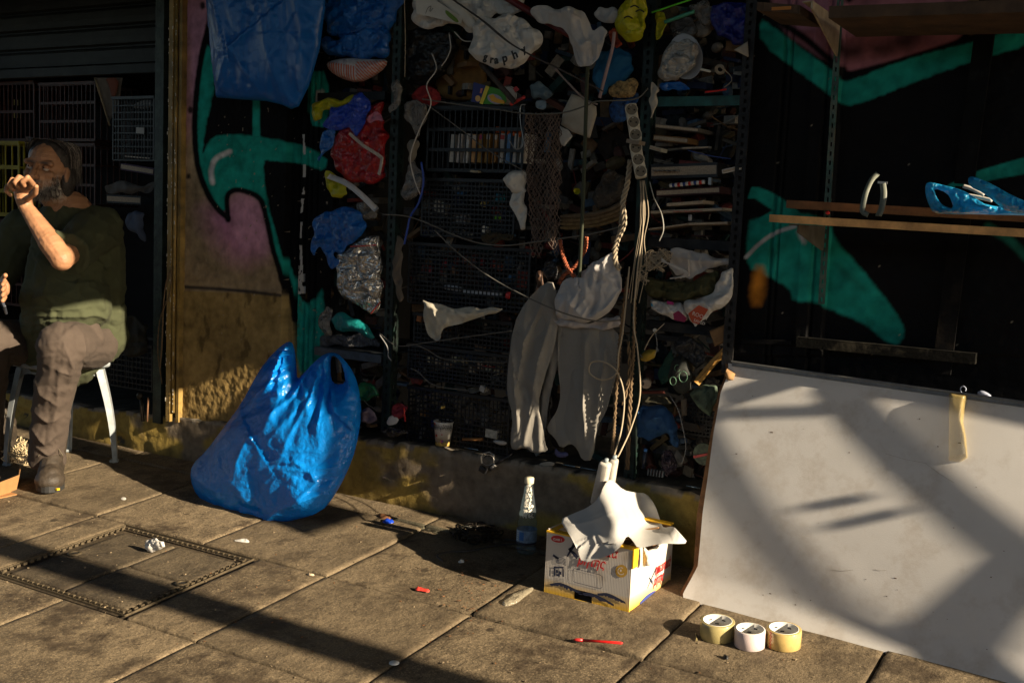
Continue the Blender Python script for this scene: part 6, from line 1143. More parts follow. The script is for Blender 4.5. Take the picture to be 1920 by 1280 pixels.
cord('rope', [(712, 625, -.03), (745, 648, -.04), (800, 642, -.04), (870, 632, -.05), (960, 620, -.08)], .002, mcg, 'thin rope across the lower crates', 'rope')
cord('rope', [(778, 645, -.02), (800, 655, -.02), (830, 672, -.02), (870, 676, -.02), (950, 680, -.02)], .002, mcg, 'dark sagging cord over the fifth crate', 'cord'); cord('rope', [(770, 690, -.02), (785, 698, -.02), (815, 722, -.02), (880, 732, -.02)], .002, mcg, 'dark cord under the fifth crate', 'cord')
cord('rope', [(712, 628, -.04), (726, 650, -.05), (728, 668, -.05), (734, 676, -.05)], .0022, M('cord_lt', (.2, .2, .2), .8), 'knotted grey string end on the left rack post', 'string')
for k, (o1, o2) in enumerate(((0, 0), (7, 4))): cord('black_cable', [(820+o1, -20+o2, -.10), (900+o1, 36+o2, -.13), (960+o1, 84+o2, -.13), (1050+o1, 130+o2, -.11), (1125+o1, 168+o2, -.06)], .0028, M('cable_blk', (.035, .03, .028), .5), ['upper', 'lower'][k]+' of two black cables crossing the white bags diagonally', 'cable')
cord('grey_strap', [(1040, 128, -.08), (1060, 150, -.07), (1095, 185, -.06), (1120, 196, -.06)], .0035, M('strap_pink', (.2, .16, .15), .7), 'flat pinkish cord below the crossing cables', 'cord')
ribbon('green_strap', [(1102, 126, -.10), (1099, 200, -.10), (1096, 300, -.10), (1092, 400, -.10), (1086, 520, -.10)], .013, .002, mgst, 'long dark olive strap hanging in front of the right bay', 'strap')
cord('wire_hanger', [(985, 196, -.03), (976, 200, -.03), (976, 230, -.03), (981, 262, -.03), (978, 276, -.03), (966, 279, -.03), (954, 262, -.03)], .0018, mal, 'bent steel wire hook over the film case crate', 'hook')
cord('knotted_rag', [(1226, 160, -.04), (1228, 172, -.05), (1222, 180, -.05), (1226, 190, -.05), (1222, 215, -.05), (1220, 232, -.05)], .0, mcb_) if False else rag('knotted_rag', 'cream knotted rag tied to the second rack post', 'rag', [(1222, 152), (1230, 160), (1238, 170), (1230, 176), (1234, 190), (1228, 205), (1222, 234), (1218, 226), (1220, 200), (1216, 186), (1220, 172)], -.05, mcard, .014, 90, 'cloth')
# macrame
def twist(n, pts, r, m, label, cat, strands=3, tw=16, group=None, amp=1.):
    c = spline([W(*p) for p in pts], 10); mb = MB(); k = len(c); Ls = [0.]
    for a, b in zip(c[:-1], c[1:]): Ls.append(Ls[-1]+(b-a).length)
    for s in range(strands):
        P = []
        for i, p in enumerate(c):
            t = (c[min(i+1, k-1)]-c[max(0, i-1)]).normalized(); x = t.orthogonal() if abs(t.y) > .9 else t.cross(Vector((0, 1, 0))).normalized(); y = t.cross(x); a = Ls[i]*tw*6.283+s*6.283/strands; P.append(p+(x*math.cos(a)+y*math.sin(a))*r*amp)
        mb.tube(P, r*.75, 5)
    return tag(mb.build(n, m, None, True), label, cat, group)
twist('macrame', [(1182, 300, -.08), (1176, 345, -.08), (1168, 380, -.08), (1170, 420, -.08), (1156, 455, -.08), (1154, 490, -.09), (1162, 505, -.09)], .0055, mcb_, 'knotted cream macrame hanging left of the plug cord', 'macrame', 3, 18)
twist('macrame', [(1180, 325, -.075), (1172, 365, -.075), (1166, 400, -.075), (1160, 440, -.075), (1150, 470, -.085)], .004, M('cord_beige2', (.24, .20, .14), .9), 'second darker macrame strand behind the cream one', 'macrame', 3, 22)
for i in range(5): cord('string', [(1200+2*i, 338, -.07), (1204+3*i-6*(i % 2), 400, -.075), (1196+3*i, 450, -.08), (1188+6*i-4*(i % 2), 500, -.08), (1178+5*i, 560+8*(i % 3), -.075)], .0014, mcb_, ['leftmost', 'second', 'middle', 'fourth', 'rightmost'][i]+' thin cream string hanging below the plug strips', 'string', group='cream strings below the plug strips')
rgt = random.Random(31)
for q, (cx, cy, rx, ry, nn_, lbl) in enumerate(((1226, 490, 28, 22, 60, 'tangle of cream string beside the white cloth bundle'), (1246, 478, 16, 14, 30, 'small string tangle at the top right of the big tangle'), (1205, 520, 16, 14, 26, 'loose loops of string below the tangle'))):
    cord('string_tangle', [(cx+rx*math.sin(i*1.9+rgt.random())*(.4+.6*rgt.random()), cy+ry*math.cos(i*1.55+rgt.random())*(.4+.6*rgt.random()), -.06-.02*rgt.random()) for i in range(nn_)], .0014, mcb_, lbl, 'string', seg=5, sides=4)
for i in range(3): cord('white_string', [(1240, 484+3*i, -.08), (1262+4*i, 500, -.08), (1284+4*i, 510+3*i, -.08), (1276-10*i, 522, -.08)], .0022, mcw_, ['upper', 'middle', 'lower'][i]+' white cord loop from the tangle over the cloth bundle', 'cord')
cord('wire', [(1218, 340, -.06), (1226, 370, -.06), (1240, 400, -.06), (1244, 430, -.07), (1236, 452, -.07)], .002, M('wire_grey', (.22, .22, .20), .5), 'bare grey wire with frayed shiny end right of the strings', 'wire')
cord('mains_cable', [(1206, 340, -.09), (1206, 420, -.09), (1196, 500, -.09), (1188, 600, -.09), (1196, 660, -.09), (1200, 740, -.10), (1184, 800, -.13), (1164, 845, -.2), (1158, 856, -.27)], .0027, mcb_, 'beige mains cord running from the plug strip down to the box', 'cable')
cord('mains_cable', [(1180, 500, -.09), (1168, 620, -.09), (1160, 660, -.10), (1155, 700, -.10), (1130, 712, -.11), (1106, 700, -.11), (1108, 680, -.11), (1130, 678, -.11), (1156, 696, -.11), (1170, 740, -.12), (1166, 800, -.17), (1152, 852, -.28)], .0027, mcb_, 'beige mains cord with a round loop in front of the trousers', 'cable')
twist('rope_hanging', [(1176, 520, -.06), (1164, 620, -.06), (1158, 700, -.06), (1152, 790, -.05), (1148, 850, -.04)], .0045, mrope, 'twisted brown rope hanging beside the trousers', 'rope', 3, 30); twist('rope_hanging', [(1190, 560, -.04), (1188, 650, -.04), (1182, 740, -.04), (1176, 880, -.03)], .005, mrope, 'twisted brown rope hanging against the second rack post', 'rope', 3, 30)
mor = M('rope_orange', (.26, .07, .03), .9, var=.9, vs=90)
twist('orange_rope', [(1100, 445, -.05), (1096, 470, -.06), (1078, 500, -.08), (1058, 515, -.08), (1048, 532, -.08)], .0045, mor, 'orange flecked rope, right arm of its crossing', 'rope', 3, 36); twist('orange_rope', [(1050, 450, -.05), (1056, 480, -.07), (1066, 505, -.09), (1078, 520, -.09)], .0045, mor, 'orange flecked rope, left arm of its crossing', 'rope', 3, 36)
twist('hanging_threads', [(1178, 640, -.05), (1180, 700, -.05), (1168, 760, -.05)], .004, mrope, 'short brown threads dangling beside the mains cord', 'thread', 2, 14)
# smoky film scraps tied along the left rack post
rag('film_scrap', 'smoky transparent film tied round the left rack post', 'plastic film', [(732, 160), (745, 148), (756, 168), (752, 190), (742, 206), (730, 214), (728, 200), (738, 190)], -.04, mscr, .012, 91); rag('film_scrap', 'smoky clear plastic bag hanging beside the white cable', 'plastic film', [(760, 192), (780, 186), (800, 196), (802, 220), (788, 240), (782, 262), (770, 232), (756, 220)], -.02, mscr, .02, 92); rag('film_scrap', 'smoky net bag hanging above the blue lanyard', 'plastic film', [(764, 310), (776, 300), (792, 322), (794, 345), (780, 370), (760, 376), (750, 366), (760, 340)], -.02, mscr, .02, 93)
rag('film_scrap', 'brownish paper sleeve hanging left of the crates', 'paper', [(768, 262), (784, 262), (782, 292), (774, 318), (764, 300)], -.0, M('sleeve', (.16, .14, .11), .8), .01, 94, 'cloth')
rag('work_glove', 'dirty beige glove hung on the left rack post side', 'glove', [(744, 440), (752, 444), (754, 490), (752, 540), (758, 560), (750, 568), (742, 548), (738, 500), (740, 470)], -.02, M('glove_beige', (.10, .08, .06), .9), .014, 95, 'cloth')
# ---- lower right bay
rag('blue_tarp', 'dark blue cloth bundle in the lower right bay', 'cloth', [(1190, 768), (1205, 758), (1236, 758), (1262, 776), (1272, 800), (1272, 840), (1262, 836), (1250, 810), (1230, 820), (1216, 828), (1194, 820)], .0, mblcl, .05, 101, 'cloth', folds=[([(1200, 790), (1240, 780), (1265, 820)], .02, 7), ([(1195, 810), (1225, 800), (1250, 812)], .014, 6)])
rag('yellow_flower', 'yellow cloth scrap between the hanging cords', 'cloth', [(1202, 665), (1216, 654), (1232, 656), (1228, 670), (1212, 678), (1200, 676)], -.02, M('cl_yel', (.30, .20, .02), .8), .015, 102, 'cloth')
c = W(1206, 718, -.02); can('cream thread reel lying end on behind the cord', 1212, 718, .016, .05, M('reel', (.26, .2, .15), .7), .0, (.35, -.9, 0), None, 'thread_reel'); MB().lathe([(.0005, 0), (.006, 0)], W(1205, 719, -.036), 12, Matrix.Rotation(math.radians(90), 3, 'X')).build('reel_hole', mblk2, bpy.data.objects['thread_reel'])
can('white round ended stick pointing out of the shelf', 1228, 619, .006, .03, mpr, -.0, (.3, -.9, .1), None, 'round_stick')
rl2 = ribbon('wooden_ruler', [(1306, 718, .0), (1330, 688, .0), (1362, 654, .0)], .022, .004, M('ruler', (.34, .18, .04), .6, var=.3), 'yellow wooden ruler slanting in the lower right bay', 'ruler', up=(.3, -.9, .1))
for i in range(11): a = W(1309+i*4.9, 712-i*5.4, -.006); MB().bar(a, a+Vector((-.006, 0, -.005)), .0012, .001).build('tick_mark', M('ink_black', ()), rl2)
rag('patterned_cloth', 'black cloth with pale green circles bunched in the lower right bay', 'cloth', [(1256, 690), (1262, 672), (1276, 664), (1290, 678), (1300, 700), (1296, 730), (1280, 740), (1262, 726), (1252, 708)], .0, M('ptc', (.012, .014, .012), .8, var=.5), .03, 103, 'cloth')
for i, (cx, cy, r_) in enumerate(((1281, 706, 8), (1262, 714, 6), (1270, 690, 5))): MB().tube([W(cx+r_*math.cos(t), cy+r_*1.3*math.sin(t), -.034) for t in [k*math.pi/6 for k in range(13)]], .0012, 4).build('circle_print', M('cir', (.10, .20, .13), .8), bpy.data.objects['patterned_cloth']); 
rag('dark_sleeve', 'dark printed bottle shaped bag leaning in the lower right bay', 'bag', [(1262, 640), (1290, 630), (1320, 645), (1326, 670), (1304, 690), (1290, 676), (1270, 664)], .01, M('dks', (.02, .02, .022), .4, crinkle=.5, cs=50), .03, 104); rag('green_cloth', 'faded green patterned cloth below the ruler', 'cloth', [(1300, 730), (1320, 720), (1345, 722), (1348, 745), (1338, 760), (1334, 782), (1316, 770), (1300, 750), (1292, 738)], .0, M('gcl', (.05, .075, .05), .8, var=.7, vs=50), .03, 105, 'cloth')
rag('brown_strip', 'brown leather strip hanging under the patterned cloth', 'strap', [(1276, 746), (1288, 746), (1288, 778), (1278, 780)], .0, M('lea', (.08, .06, .04), .7), .006, 106, 'flat', sm=0)
for (x, y) in ((1282, 755), (1282, 763), (1282, 771)): pass
rag('teal_sheet', 'dark teal cloth leaning behind the lower bay cords', 'cloth', [(1232, 700), (1246, 672), (1262, 650), (1266, 680), (1256, 710), (1240, 722)], .05, M('tsh', (.01, .05, .035), .8), .015, 107, 'cloth'); rag('brown_board', 'brown cardboard piece leaning behind the patterned cloth', 'cardboard', [(1262, 680), (1280, 640), (1300, 630), (1298, 650), (1280, 690), (1268, 704)], .06, mcb, .008, 108, 'flat', sm=0); rag('brown_board', 'brown cardboard flap near the right rack post low down', 'cardboard', [(1330, 620), (1358, 608), (1362, 640), (1340, 650)], .02, mcb, .008, 109, 'flat', sm=0)
rag('red_folder', 'thin red edged tray above the blue cloth bundle', 'tray', [(1200, 732), (1246, 732), (1248, 738), (1202, 738)], .02, M('rfo', (.10, .02, .012), .7), .006, 110, 'flat', sm=0); rag('camo_rag', 'mottled brown rag above the blue cloth bundle', 'rag', [(1202, 748), (1225, 740), (1250, 744), (1262, 756), (1236, 756), (1210, 758)], .02, M('cam', (.04, .035, .02), .9, var=.7, vs=60), .016, 111, 'cloth')
cord('thin_cord', [(1255, 740, -.02), (1270, 765, -.03), (1280, 800, -.03), (1286, 840, -.03), (1278, 870, -.02)], .0014, M('cord_lt', ()), 'thin pale cord curving right of the blue cloth bundle', 'cord')
cord('thin_cord', [(1228, 620, -.02), (1232, 645, -.03), (1228, 664, -.03), (1210, 674, -.03), (1200, 664, -.03)], .0012, M('cord_lt', ()), 'thin pale thread looping near the yellow scrap', 'cord'); cord('thin_cord', [(1246, 606, -.02), (1222, 630, -.03), (1208, 656, -.03)], .0016, mcb_, 'beige twig like cord under the printed bag', 'cord')
dsc = thing('cd_spindle', 'greenish striped disc standing at the whiteboard edge', 'disc', W(1318, 850, -.02)); MB().lathe([(.0005, 0), (.035, 0), (.035, .012), (.0005, .012)], W(1322, 850, -.02), 30, Matrix.Rotation(math.radians(90), 3, 'X')).build('disc', M('dsk', (.06, .08, .05), .6, var=.8, vs=60), dsc); fp('red_bar', [(1300, 854), (1342, 846), (1342, 850), (1300, 859)], -.035, mrc, dsc)
rag('plastic_case', 'small purple and black package in the lower right bay floor', 'package', [(1240, 850), (1258, 842), (1268, 862), (1266, 884), (1250, 896), (1240, 876)], -.0, M('ppk', (.03, .02, .03), .25, crinkle=.6, cs=50), .02, 112)
bat = thing('battery', 'upright dark cylinder with a blue and white ring in the lower bay', 'battery', W(1211, 860, -.01)); MB().tube([W(1206, 878, -.01), W(1210, 846, -.01)], .006, 10).build('body', M('bdk', (.02, .025, .04), .3), bat, True); MB().tube([W(1210, 846, -.01), W(1211, 841, -.01)], .0062, 10).build('top', M('bbl', (.05, .16, .4), .4), bat, True)
for i in range(6): bxo('blade_pack', ['first', 'second', 'third', 'fourth', 'fifth', 'sixth'][i]+' grey blue slat of the pack beside the battery', 'pack', 1216+i*5.5, 884+i*.8, .004, .022, .01, M('bpk', (.06, .075, .09), .4, var=.5), -.01, .1, 'slats of the pack beside the battery')
# pens and rods along the ledge
mrod = M('rod_steel', (.22, .30, .36), .25, .8)
for i, (a, b, l) in enumerate((((1052, 876), (1078, 884), 'left'), ((1088, 882), (1122, 892), 'second'), ((1114, 884), (1150, 893), 'third'), ((1288, 898), (1314, 893), 'rightmost'), ((872, 836), (896, 840), 'first'))):
    A, B = W(*a, .03), W(*b, .03); A.z = zl(A.x)+.008; B.z = zl(B.x)+.008; tag(MB().tube([A, B], .0025, 8).build('pen', mrod, None, True), ('%s thin steel rod lying on the ledge edge' % l if l != 'first' else 'grey pen lying on the ledge right of the cup'), 'rod' if l != 'first' else 'pen')
A, B = W(868, 823, .04), W(905, 823, .04); tag(MB().tube([A, B], .006, 10).build('cork_stick', M('ckk', (.25, .11, .03), .8), None, True), 'rust coloured stick on the ledge right of the cup', 'stick')
litA = lambda n, out, m, lbl, cat, seed, Y=.02, th=.006: rag(n, lbl, cat, out, Y, m, th, seed, 'flat')
litA('matchbox', [(920, 824), (950, 826), (950, 834), (934, 834)], mpr, 'white printed packet corner on the ledge', 'packet', 121); litA('violet_rag', [(1040, 838), (1050, 848), (1064, 846), (1066, 856), (1048, 858), (1040, 852)], M('vir', (.10, .10, .22), .8), 'small violet rag under the trousers hem', 'rag', 122, -.0, .01)
litA('splinters', [(1010, 868), (1030, 864), (1042, 868), (1036, 874), (1014, 874)], M('spl', (.3, .27, .22), .9), 'pale splinters lying on the ledge edge', 'splinter', 123, .01, .003)
# padlock + torch on ledge
pk = thing('padlock', 'black padlock with a worn steel shackle hanging over the ledge edge', 'padlock', W(915, 880, -.02)); MB().box(W(906, 880, -.02), (.030, .016, .022), Matrix.Rotation(.35, 3, 'Y'), .003).build('body', M('lock_black', (.008, .008, .009), .35), pk, True); MB().tube([W(x, y, -.02) for x, y in ((903, 868), (902, 856), (908, 849), (918, 847), (926, 852), (927, 862))], .003, 8).build('shackle', mal, pk, True)
th_ = thing('torch', 'small black torch with metal rings leaning over the ledge edge', 'torch', W(935, 865, -.03)); MB().tube([W(917, 880, -.035), W(926, 872, -.03)], .008, 12).build('head', M('lock_black', ()), th_, True); MB().tube([W(926, 872, -.03), W(929, 870, -.03)], .0082, 12).build('ring', mal, th_, True); MB().tube([W(929, 870, -.03), W(952, 856, -.01), W(962, 848, .0)], [.006, .006, .004], 12).build('barrel', M('lock_black', ()), th_, True)
cord('key_ring', [(915+11*math.cos(t), 862+10*math.sin(t), -.03) for t in [i*.4 for i in range(17)]], .0012, mal, 'thin steel ring behind the padlock', 'ring')
# chain heap
mch = M('chain_dark', (.022, .018, .014), .4, .6, var=.5, vs=60); ch = thing('chain', 'heap of dark rusty chain on the pavement against the ledge', 'chain', G(895, 990)); rgh = random.Random(8)
for i in range(46):
    a = i*.55; rr = 44*(1-.6*i/46.); p = G(892+rr*math.cos(a)*1.05, 998+rr*.42*math.sin(a), .008+.028*(i/46.)); R_ = Matrix.Rotation(rgh.random()*6, 3, 'Z')@Matrix.Rotation(rgh.choice([.2, 1.4])+rgh.random()*.3, 3, 'X'); L_ = [p+R_@Vector((.014*math.cos(t)*1.1, .008*math.sin(t), 0)) for t in [k*math.pi/5 for k in range(11)]]
    MB().tube(L_, .0033, 6, False).build('link', mch, ch, True)
cord('bike_cable', [(940, 1008, -.07), (960, 1018, -.12)], .003, mch) if False else None
V = [G(x, y, .006) for x, y in ((945, 1010), (985, 1016), (930, 1022), (880, 1032), (845, 1034), (820, 1040), (830, 1052))]; tag(MB().tube(spline(V, 6), .0035, 6).build('black_cable', M('cable_blk', ()), None, True), 'black cable trailing on the pavement in front of the chain heap', 'cable')
# ================================================================ LEFT DOORWAY behind the man
mred2 = M('crate_maroon', (.045, .012, .006), .5, var=.3); myc = M('crate_yellow', (.22, .19, .01), .5, var=.3)
crate(-60, 160, 64, 262, .22, 'maroon slatted crate at the far left behind the man', 16, 2, mred2, .25, 1, .004, 'stacked maroon crates in the doorway'); crate(75, 160, 178, 262, .22, 'maroon slatted crate right of the far left one', 13, 3, mred2, .25, 1, .004, 'stacked maroon crates in the doorway'); crate(75, 272, 178, 380, .22, 'lower maroon slatted crate beside the man head', 13, 3, mred2, .25, 1, .004, 'stacked maroon crates in the doorway')
crate(-60, 268, 36, 398, .2, 'yellow slatted crate behind the man face', 8, 3, myc, .2, 1, .006, 'yellow crate')
crate(-60, 410, 60, 560, .22, 'dark maroon crate low in the doorway', 13, 4, mred2, .25, 1, .004, 'stacked maroon crates in the doorway')
for i, (x, y) in enumerate(((8, 192), (16, 193), (27, 192), (33, 193), (39, 192), (8, 216), (16, 217), (27, 216), (33, 216), (39, 217), (107, 264), (115, 265), (128, 264), (0, 310), (6, 312))): bxo('pale_slip', 'pale slip showing through the maroon crates, %s' % (['leftmost of the upper row', 'second of the upper row', 'third of the upper row', 'fourth of the upper row', 'rightmost of the upper row', 'leftmost of the lower row', 'second of the lower row', 'third of the lower row', 'fourth of the lower row', 'rightmost of the lower row', 'left one above the man hair', 'middle one above the man hair', 'right one above the man hair', 'left one beside the man face', 'right one beside the man face'][i]), 'paper', x, y, .004, .028 if i < 10 else .02, .003, M('slip', (.30, .26, .10), .8), .232, 0, 'pale slips behind the maroon crates')
kl = crate(212, 186, 288, 300, .08, 'black crate with white labels right of the man head', 14, 9, group='black lattice crates stacked on the rack', d=.2)[0]
lp = bxo('label_plate', 'x', 'x', 263, 245, .05, .026, .002, M('lbl', (.34, .34, .32), .7), .072, .05); lp['label'] = 'white torn paper label on the black crate right of the man'; lp['category'] = 'label'
rag('white_bits', 'crumpled white bits inside the labelled black crate', 'paper', [(248, 196), (262, 190), (284, 188), (282, 202), (252, 204)], .1, M('wbits', (.2, .19, .18), .8), .012, 131)
rag('leaning_board', 'leaning canvas board with an orange smear beside the shutter', 'board', [(176, 146), (230, 146), (222, 200), (203, 232)], .12, M('canv', (.10, .08, .06), .9, var=.3), .006, 132, 'flat', sm=0); cord('wooden_batten', [(178, 148, .11), (206, 236, .11)], .004, M('bedge', (.22, .17, .1), .8), 'pale wooden edge of the leaning canvas board', 'edge')
rag('orange_smear', 'orange red paint smear on the leaning board', 'paint', [(196, 146), (224, 146), (218, 180), (210, 186), (204, 160)], .105, M('orsm', (.12, .03, .01), .8), .003, 133, 'flat')
book('white book lying under the labelled crate', (234, 293), (280, 297), .006, .15, M('wb_', (.22, .23, .24), .6), .08); book('purple book with yellow lines in the doorway pile', (226, 312), (288, 322), .03, .15, M('pb_', (.03, .008, .04), .6), .09); rag('papers', 'loose curled papers under the purple book', 'paper', [(196, 348), (230, 338), (270, 350), (290, 340), (284, 360), (240, 364), (200, 362)], .08, M('pap_', (.07, .065, .06), .8, var=.4), .012, 134, 'cloth'); book('blue grey folder bundle at the man shoulder', (200, 372), (264, 376), .036, .2, M('bgf', (.03, .038, .045), .7), .08)
rag('jeans_scrap', 'blue grey cloth hanging behind the man shoulder', 'cloth', [(240, 400), (254, 394), (272, 400), (268, 430), (274, 455), (262, 448), (240, 430), (234, 415)], .04, M('jean', (.07, .09, .14), .9), .02, 135, 'cloth'); rag('dark_rag', 'dark tangled cloth low in the doorway behind the stool', 'cloth', [(215, 600), (250, 590), (280, 610), (278, 660), (240, 670), (214, 640)], .1, M('drag', (.03, .028, .02), .9), .03, 136, 'cloth'); crate(200, 640, 285, 720, .1, 'dark lattice crate low behind the stool', 12, 8, group='black lattice crates stacked on the rack', d=.2)
lk = thing('rusty_latch', 'dark rusty latch at the foot of the door frame', 'latch', W(268, 760, -.01)); MB().tube([W(264, 738, -.01), W(268, 790, -.02)], .008, 8).build('bolt', mch, lk, True); MB().ell(W(262, 742, -.02), (.018, .012, .016)).build('boss', mch, lk, True); MB().tube([W(278, 745, -.02), W(276, 790, -.02)], .0035, 8).build('pin', M('rustp', (.2, .1, .05), .7), lk, True)
twist('frayed_string', [(322, 500, -.03), (312, 530, -.03), (306, 580, -.03), (304, 640, -.03), (300, 690, -.03)], .0022, mrope, 'frayed brown string tied to the yellow corner post', 'string', 3, 20); twist('frayed_string', [(322, 505, -.03), (318, 550, -.03), (300, 600, -.03), (296, 660, -.03), (304, 720, -.03)], .0018, M('rope_brown', ()), 'second frayed string wavering beside the corner post', 'string', 2, 16)
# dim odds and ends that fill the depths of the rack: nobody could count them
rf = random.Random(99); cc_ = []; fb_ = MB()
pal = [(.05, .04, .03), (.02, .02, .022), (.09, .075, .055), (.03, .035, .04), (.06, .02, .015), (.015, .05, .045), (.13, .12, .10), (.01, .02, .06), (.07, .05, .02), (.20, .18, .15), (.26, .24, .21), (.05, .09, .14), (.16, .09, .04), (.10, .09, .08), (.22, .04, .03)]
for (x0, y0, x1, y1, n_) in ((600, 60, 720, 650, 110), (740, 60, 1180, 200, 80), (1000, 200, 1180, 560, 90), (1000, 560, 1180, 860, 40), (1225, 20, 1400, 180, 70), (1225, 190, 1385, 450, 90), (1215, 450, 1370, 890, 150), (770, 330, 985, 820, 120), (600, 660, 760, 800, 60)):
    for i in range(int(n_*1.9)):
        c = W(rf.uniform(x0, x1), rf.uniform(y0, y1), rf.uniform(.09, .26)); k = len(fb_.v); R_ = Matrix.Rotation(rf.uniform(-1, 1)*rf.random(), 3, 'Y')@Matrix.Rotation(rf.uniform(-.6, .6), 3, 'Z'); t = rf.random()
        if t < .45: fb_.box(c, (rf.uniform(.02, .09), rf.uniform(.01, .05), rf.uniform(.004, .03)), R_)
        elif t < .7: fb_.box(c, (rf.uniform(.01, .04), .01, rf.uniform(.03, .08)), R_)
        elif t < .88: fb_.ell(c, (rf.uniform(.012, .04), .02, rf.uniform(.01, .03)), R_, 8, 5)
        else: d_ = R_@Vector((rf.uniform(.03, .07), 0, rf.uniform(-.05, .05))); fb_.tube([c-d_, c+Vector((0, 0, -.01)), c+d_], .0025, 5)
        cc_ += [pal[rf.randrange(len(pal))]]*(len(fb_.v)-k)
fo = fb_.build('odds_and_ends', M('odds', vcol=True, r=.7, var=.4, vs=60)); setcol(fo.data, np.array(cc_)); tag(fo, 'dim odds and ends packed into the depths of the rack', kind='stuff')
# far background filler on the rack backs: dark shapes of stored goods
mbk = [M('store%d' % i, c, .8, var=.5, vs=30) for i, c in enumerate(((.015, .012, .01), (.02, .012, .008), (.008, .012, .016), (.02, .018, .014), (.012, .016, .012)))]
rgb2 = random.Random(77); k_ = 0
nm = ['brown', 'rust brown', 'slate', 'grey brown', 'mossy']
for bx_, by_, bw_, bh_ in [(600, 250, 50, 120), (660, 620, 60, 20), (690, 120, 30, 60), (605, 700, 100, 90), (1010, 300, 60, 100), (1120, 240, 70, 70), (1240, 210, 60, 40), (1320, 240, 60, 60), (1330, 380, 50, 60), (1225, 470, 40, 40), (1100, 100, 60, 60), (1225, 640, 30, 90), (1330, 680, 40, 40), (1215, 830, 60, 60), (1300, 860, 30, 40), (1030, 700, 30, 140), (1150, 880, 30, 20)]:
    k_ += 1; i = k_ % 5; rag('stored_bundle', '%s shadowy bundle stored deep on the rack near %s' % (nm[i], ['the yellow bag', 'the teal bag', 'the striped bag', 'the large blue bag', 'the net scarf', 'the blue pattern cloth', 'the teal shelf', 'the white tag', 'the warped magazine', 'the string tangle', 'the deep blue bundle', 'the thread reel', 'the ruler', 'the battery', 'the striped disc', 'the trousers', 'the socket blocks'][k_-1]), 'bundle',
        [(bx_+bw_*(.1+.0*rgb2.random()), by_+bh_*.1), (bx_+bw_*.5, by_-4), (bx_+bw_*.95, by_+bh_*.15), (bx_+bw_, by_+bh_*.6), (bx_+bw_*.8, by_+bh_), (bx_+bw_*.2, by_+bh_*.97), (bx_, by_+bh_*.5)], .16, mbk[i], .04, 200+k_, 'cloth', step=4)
# ================================================================ STOOL, MAN
mplw = M('stool_plastic', (.24, .27, .29), .4, var=.2, vs=30, dirt=.35, dirtc=(.16, .12, .07))
sA, sB, sC, sD = G(214, 866), G(126, 846), G(100, 895), G(14, 872)      # feet: right-front.., as seen
stl = thing('plastic_stool', 'white plastic stool with splayed legs under the seated man', 'stool', (sA+sD)/2)
cs = (sA+sB+sC+sD)/4; cs.z = 0; ztop = .405
def leg(foot, seed):
    d = (foot-cs); d.z = 0; top = cs+d*.70; top.z = ztop-.02; mb = MB(); v = []; x = d.normalized(); y = Vector((-x.y, x.x, 0)); n = 9
    for i in range(n+1):
        t = i/n; p = top.lerp(foot, t)+x*.012*math.sin(t*3.1); w = .034*(1-t)+.019*t; dd = .022*(1-t)+.014*t
        for a, b in ((-w, -dd*.2), (-w*.5, dd), (w*.5, dd), (w, -dd*.2), (w*.62, -dd*.2), (w*.35, dd*.5), (-w*.35, dd*.5), (-w*.62, -dd*.2)): v.append(p+y*a+x*b)
    f = [(i*8+j, i*8+(j+1) % 8, (i+1)*8+(j+1) % 8, (i+1)*8+j) for i in range(n) for j in range(8)]+[tuple(range(8)), tuple(range(n*8+7, n*8-1, -1))]
    mb.add(v, f).build('leg', mplw, stl, False); f2 = MB().box(foot+Vector((0, 0, .006)), (.034, .030, .012), Matrix.Rotation(math.atan2(x.y, x.x), 3, 'Z'), .003).build('foot_cap', mplw, stl, True)
for i, ft in enumerate((sA, sB, sC, sD)): leg(ft, i)
hw = max(abs((sA-cs).x), abs((sD-cs).x))*.80
MB().box((cs.x, cs.y, ztop), (hw*2+.03, hw*2*.9+.03, .03), None, .012).build('seat', mplw, stl, True)
ap = MB()
for a, b in ((sA, sB), (sA, sC), (sC, sD), (sD, sB)):
    da = (a-cs)*.76; db = (b-cs)*.76; A = cs+da; B = cs+db; A.z = B.z = ztop-.02; n = 12; v = []
    for i in range(n+1): t = i/n; p = A.lerp(B, t); dr = .020+.030*(2*t-1)**4; v += [p, p-Vector((0, 0, dr))]
    ap.add(v, [(2*i, 2*i+2, 2*i+3, 2*i+1) for i in range(n)])
ap.build('apron', mplw, stl, True)
# ---- organic builder: overlapping tapered limbs fused into one surface
def capsule(mb, a, b, ra, rb, sq=1., n=14, axis=None):
    a, b = Vector(a), Vector(b); d = b-a; L_ = d.length; t = d/L_ if L_ > 1e-6 else Vector((0, 0, 1)); x = Vector(axis) if axis is not None else t.orthogonal(); x = (x-t*x.dot(t)).normalized(); y = t.cross(x); v = []; rings = []
    for k in range(5): th = math.pi/2*(1-k/4.5); rings.append((-ra*math.sin(th), ra*math.cos(th)))
    rings.append((0, ra)); rings.append((L_, rb))
    for k in range(1, 5): th = math.pi/2*(k/4.5); rings.append((L_+rb*math.sin(th), rb*math.cos(th)))
    for z, r in rings:
        for j in range(n): an = 2*math.pi*j/n; v.append(a+t*z+(x*math.cos(an)+y*math.sin(an)*sq)*max(r, .0005))
    k = len(rings); f = [(i*n+j, i*n+(j+1) % n, (i+1)*n+(j+1) % n, (i+1)*n+j) for i in range(k-1) for j in range(n)]+[tuple(range(n))[::-1], tuple((k-1)*n+j for j in range(n))]
    mb.add(v, f)
def ellip(mb, c, r, R=None):
    mb.ell(c, r, R, 18, 12)
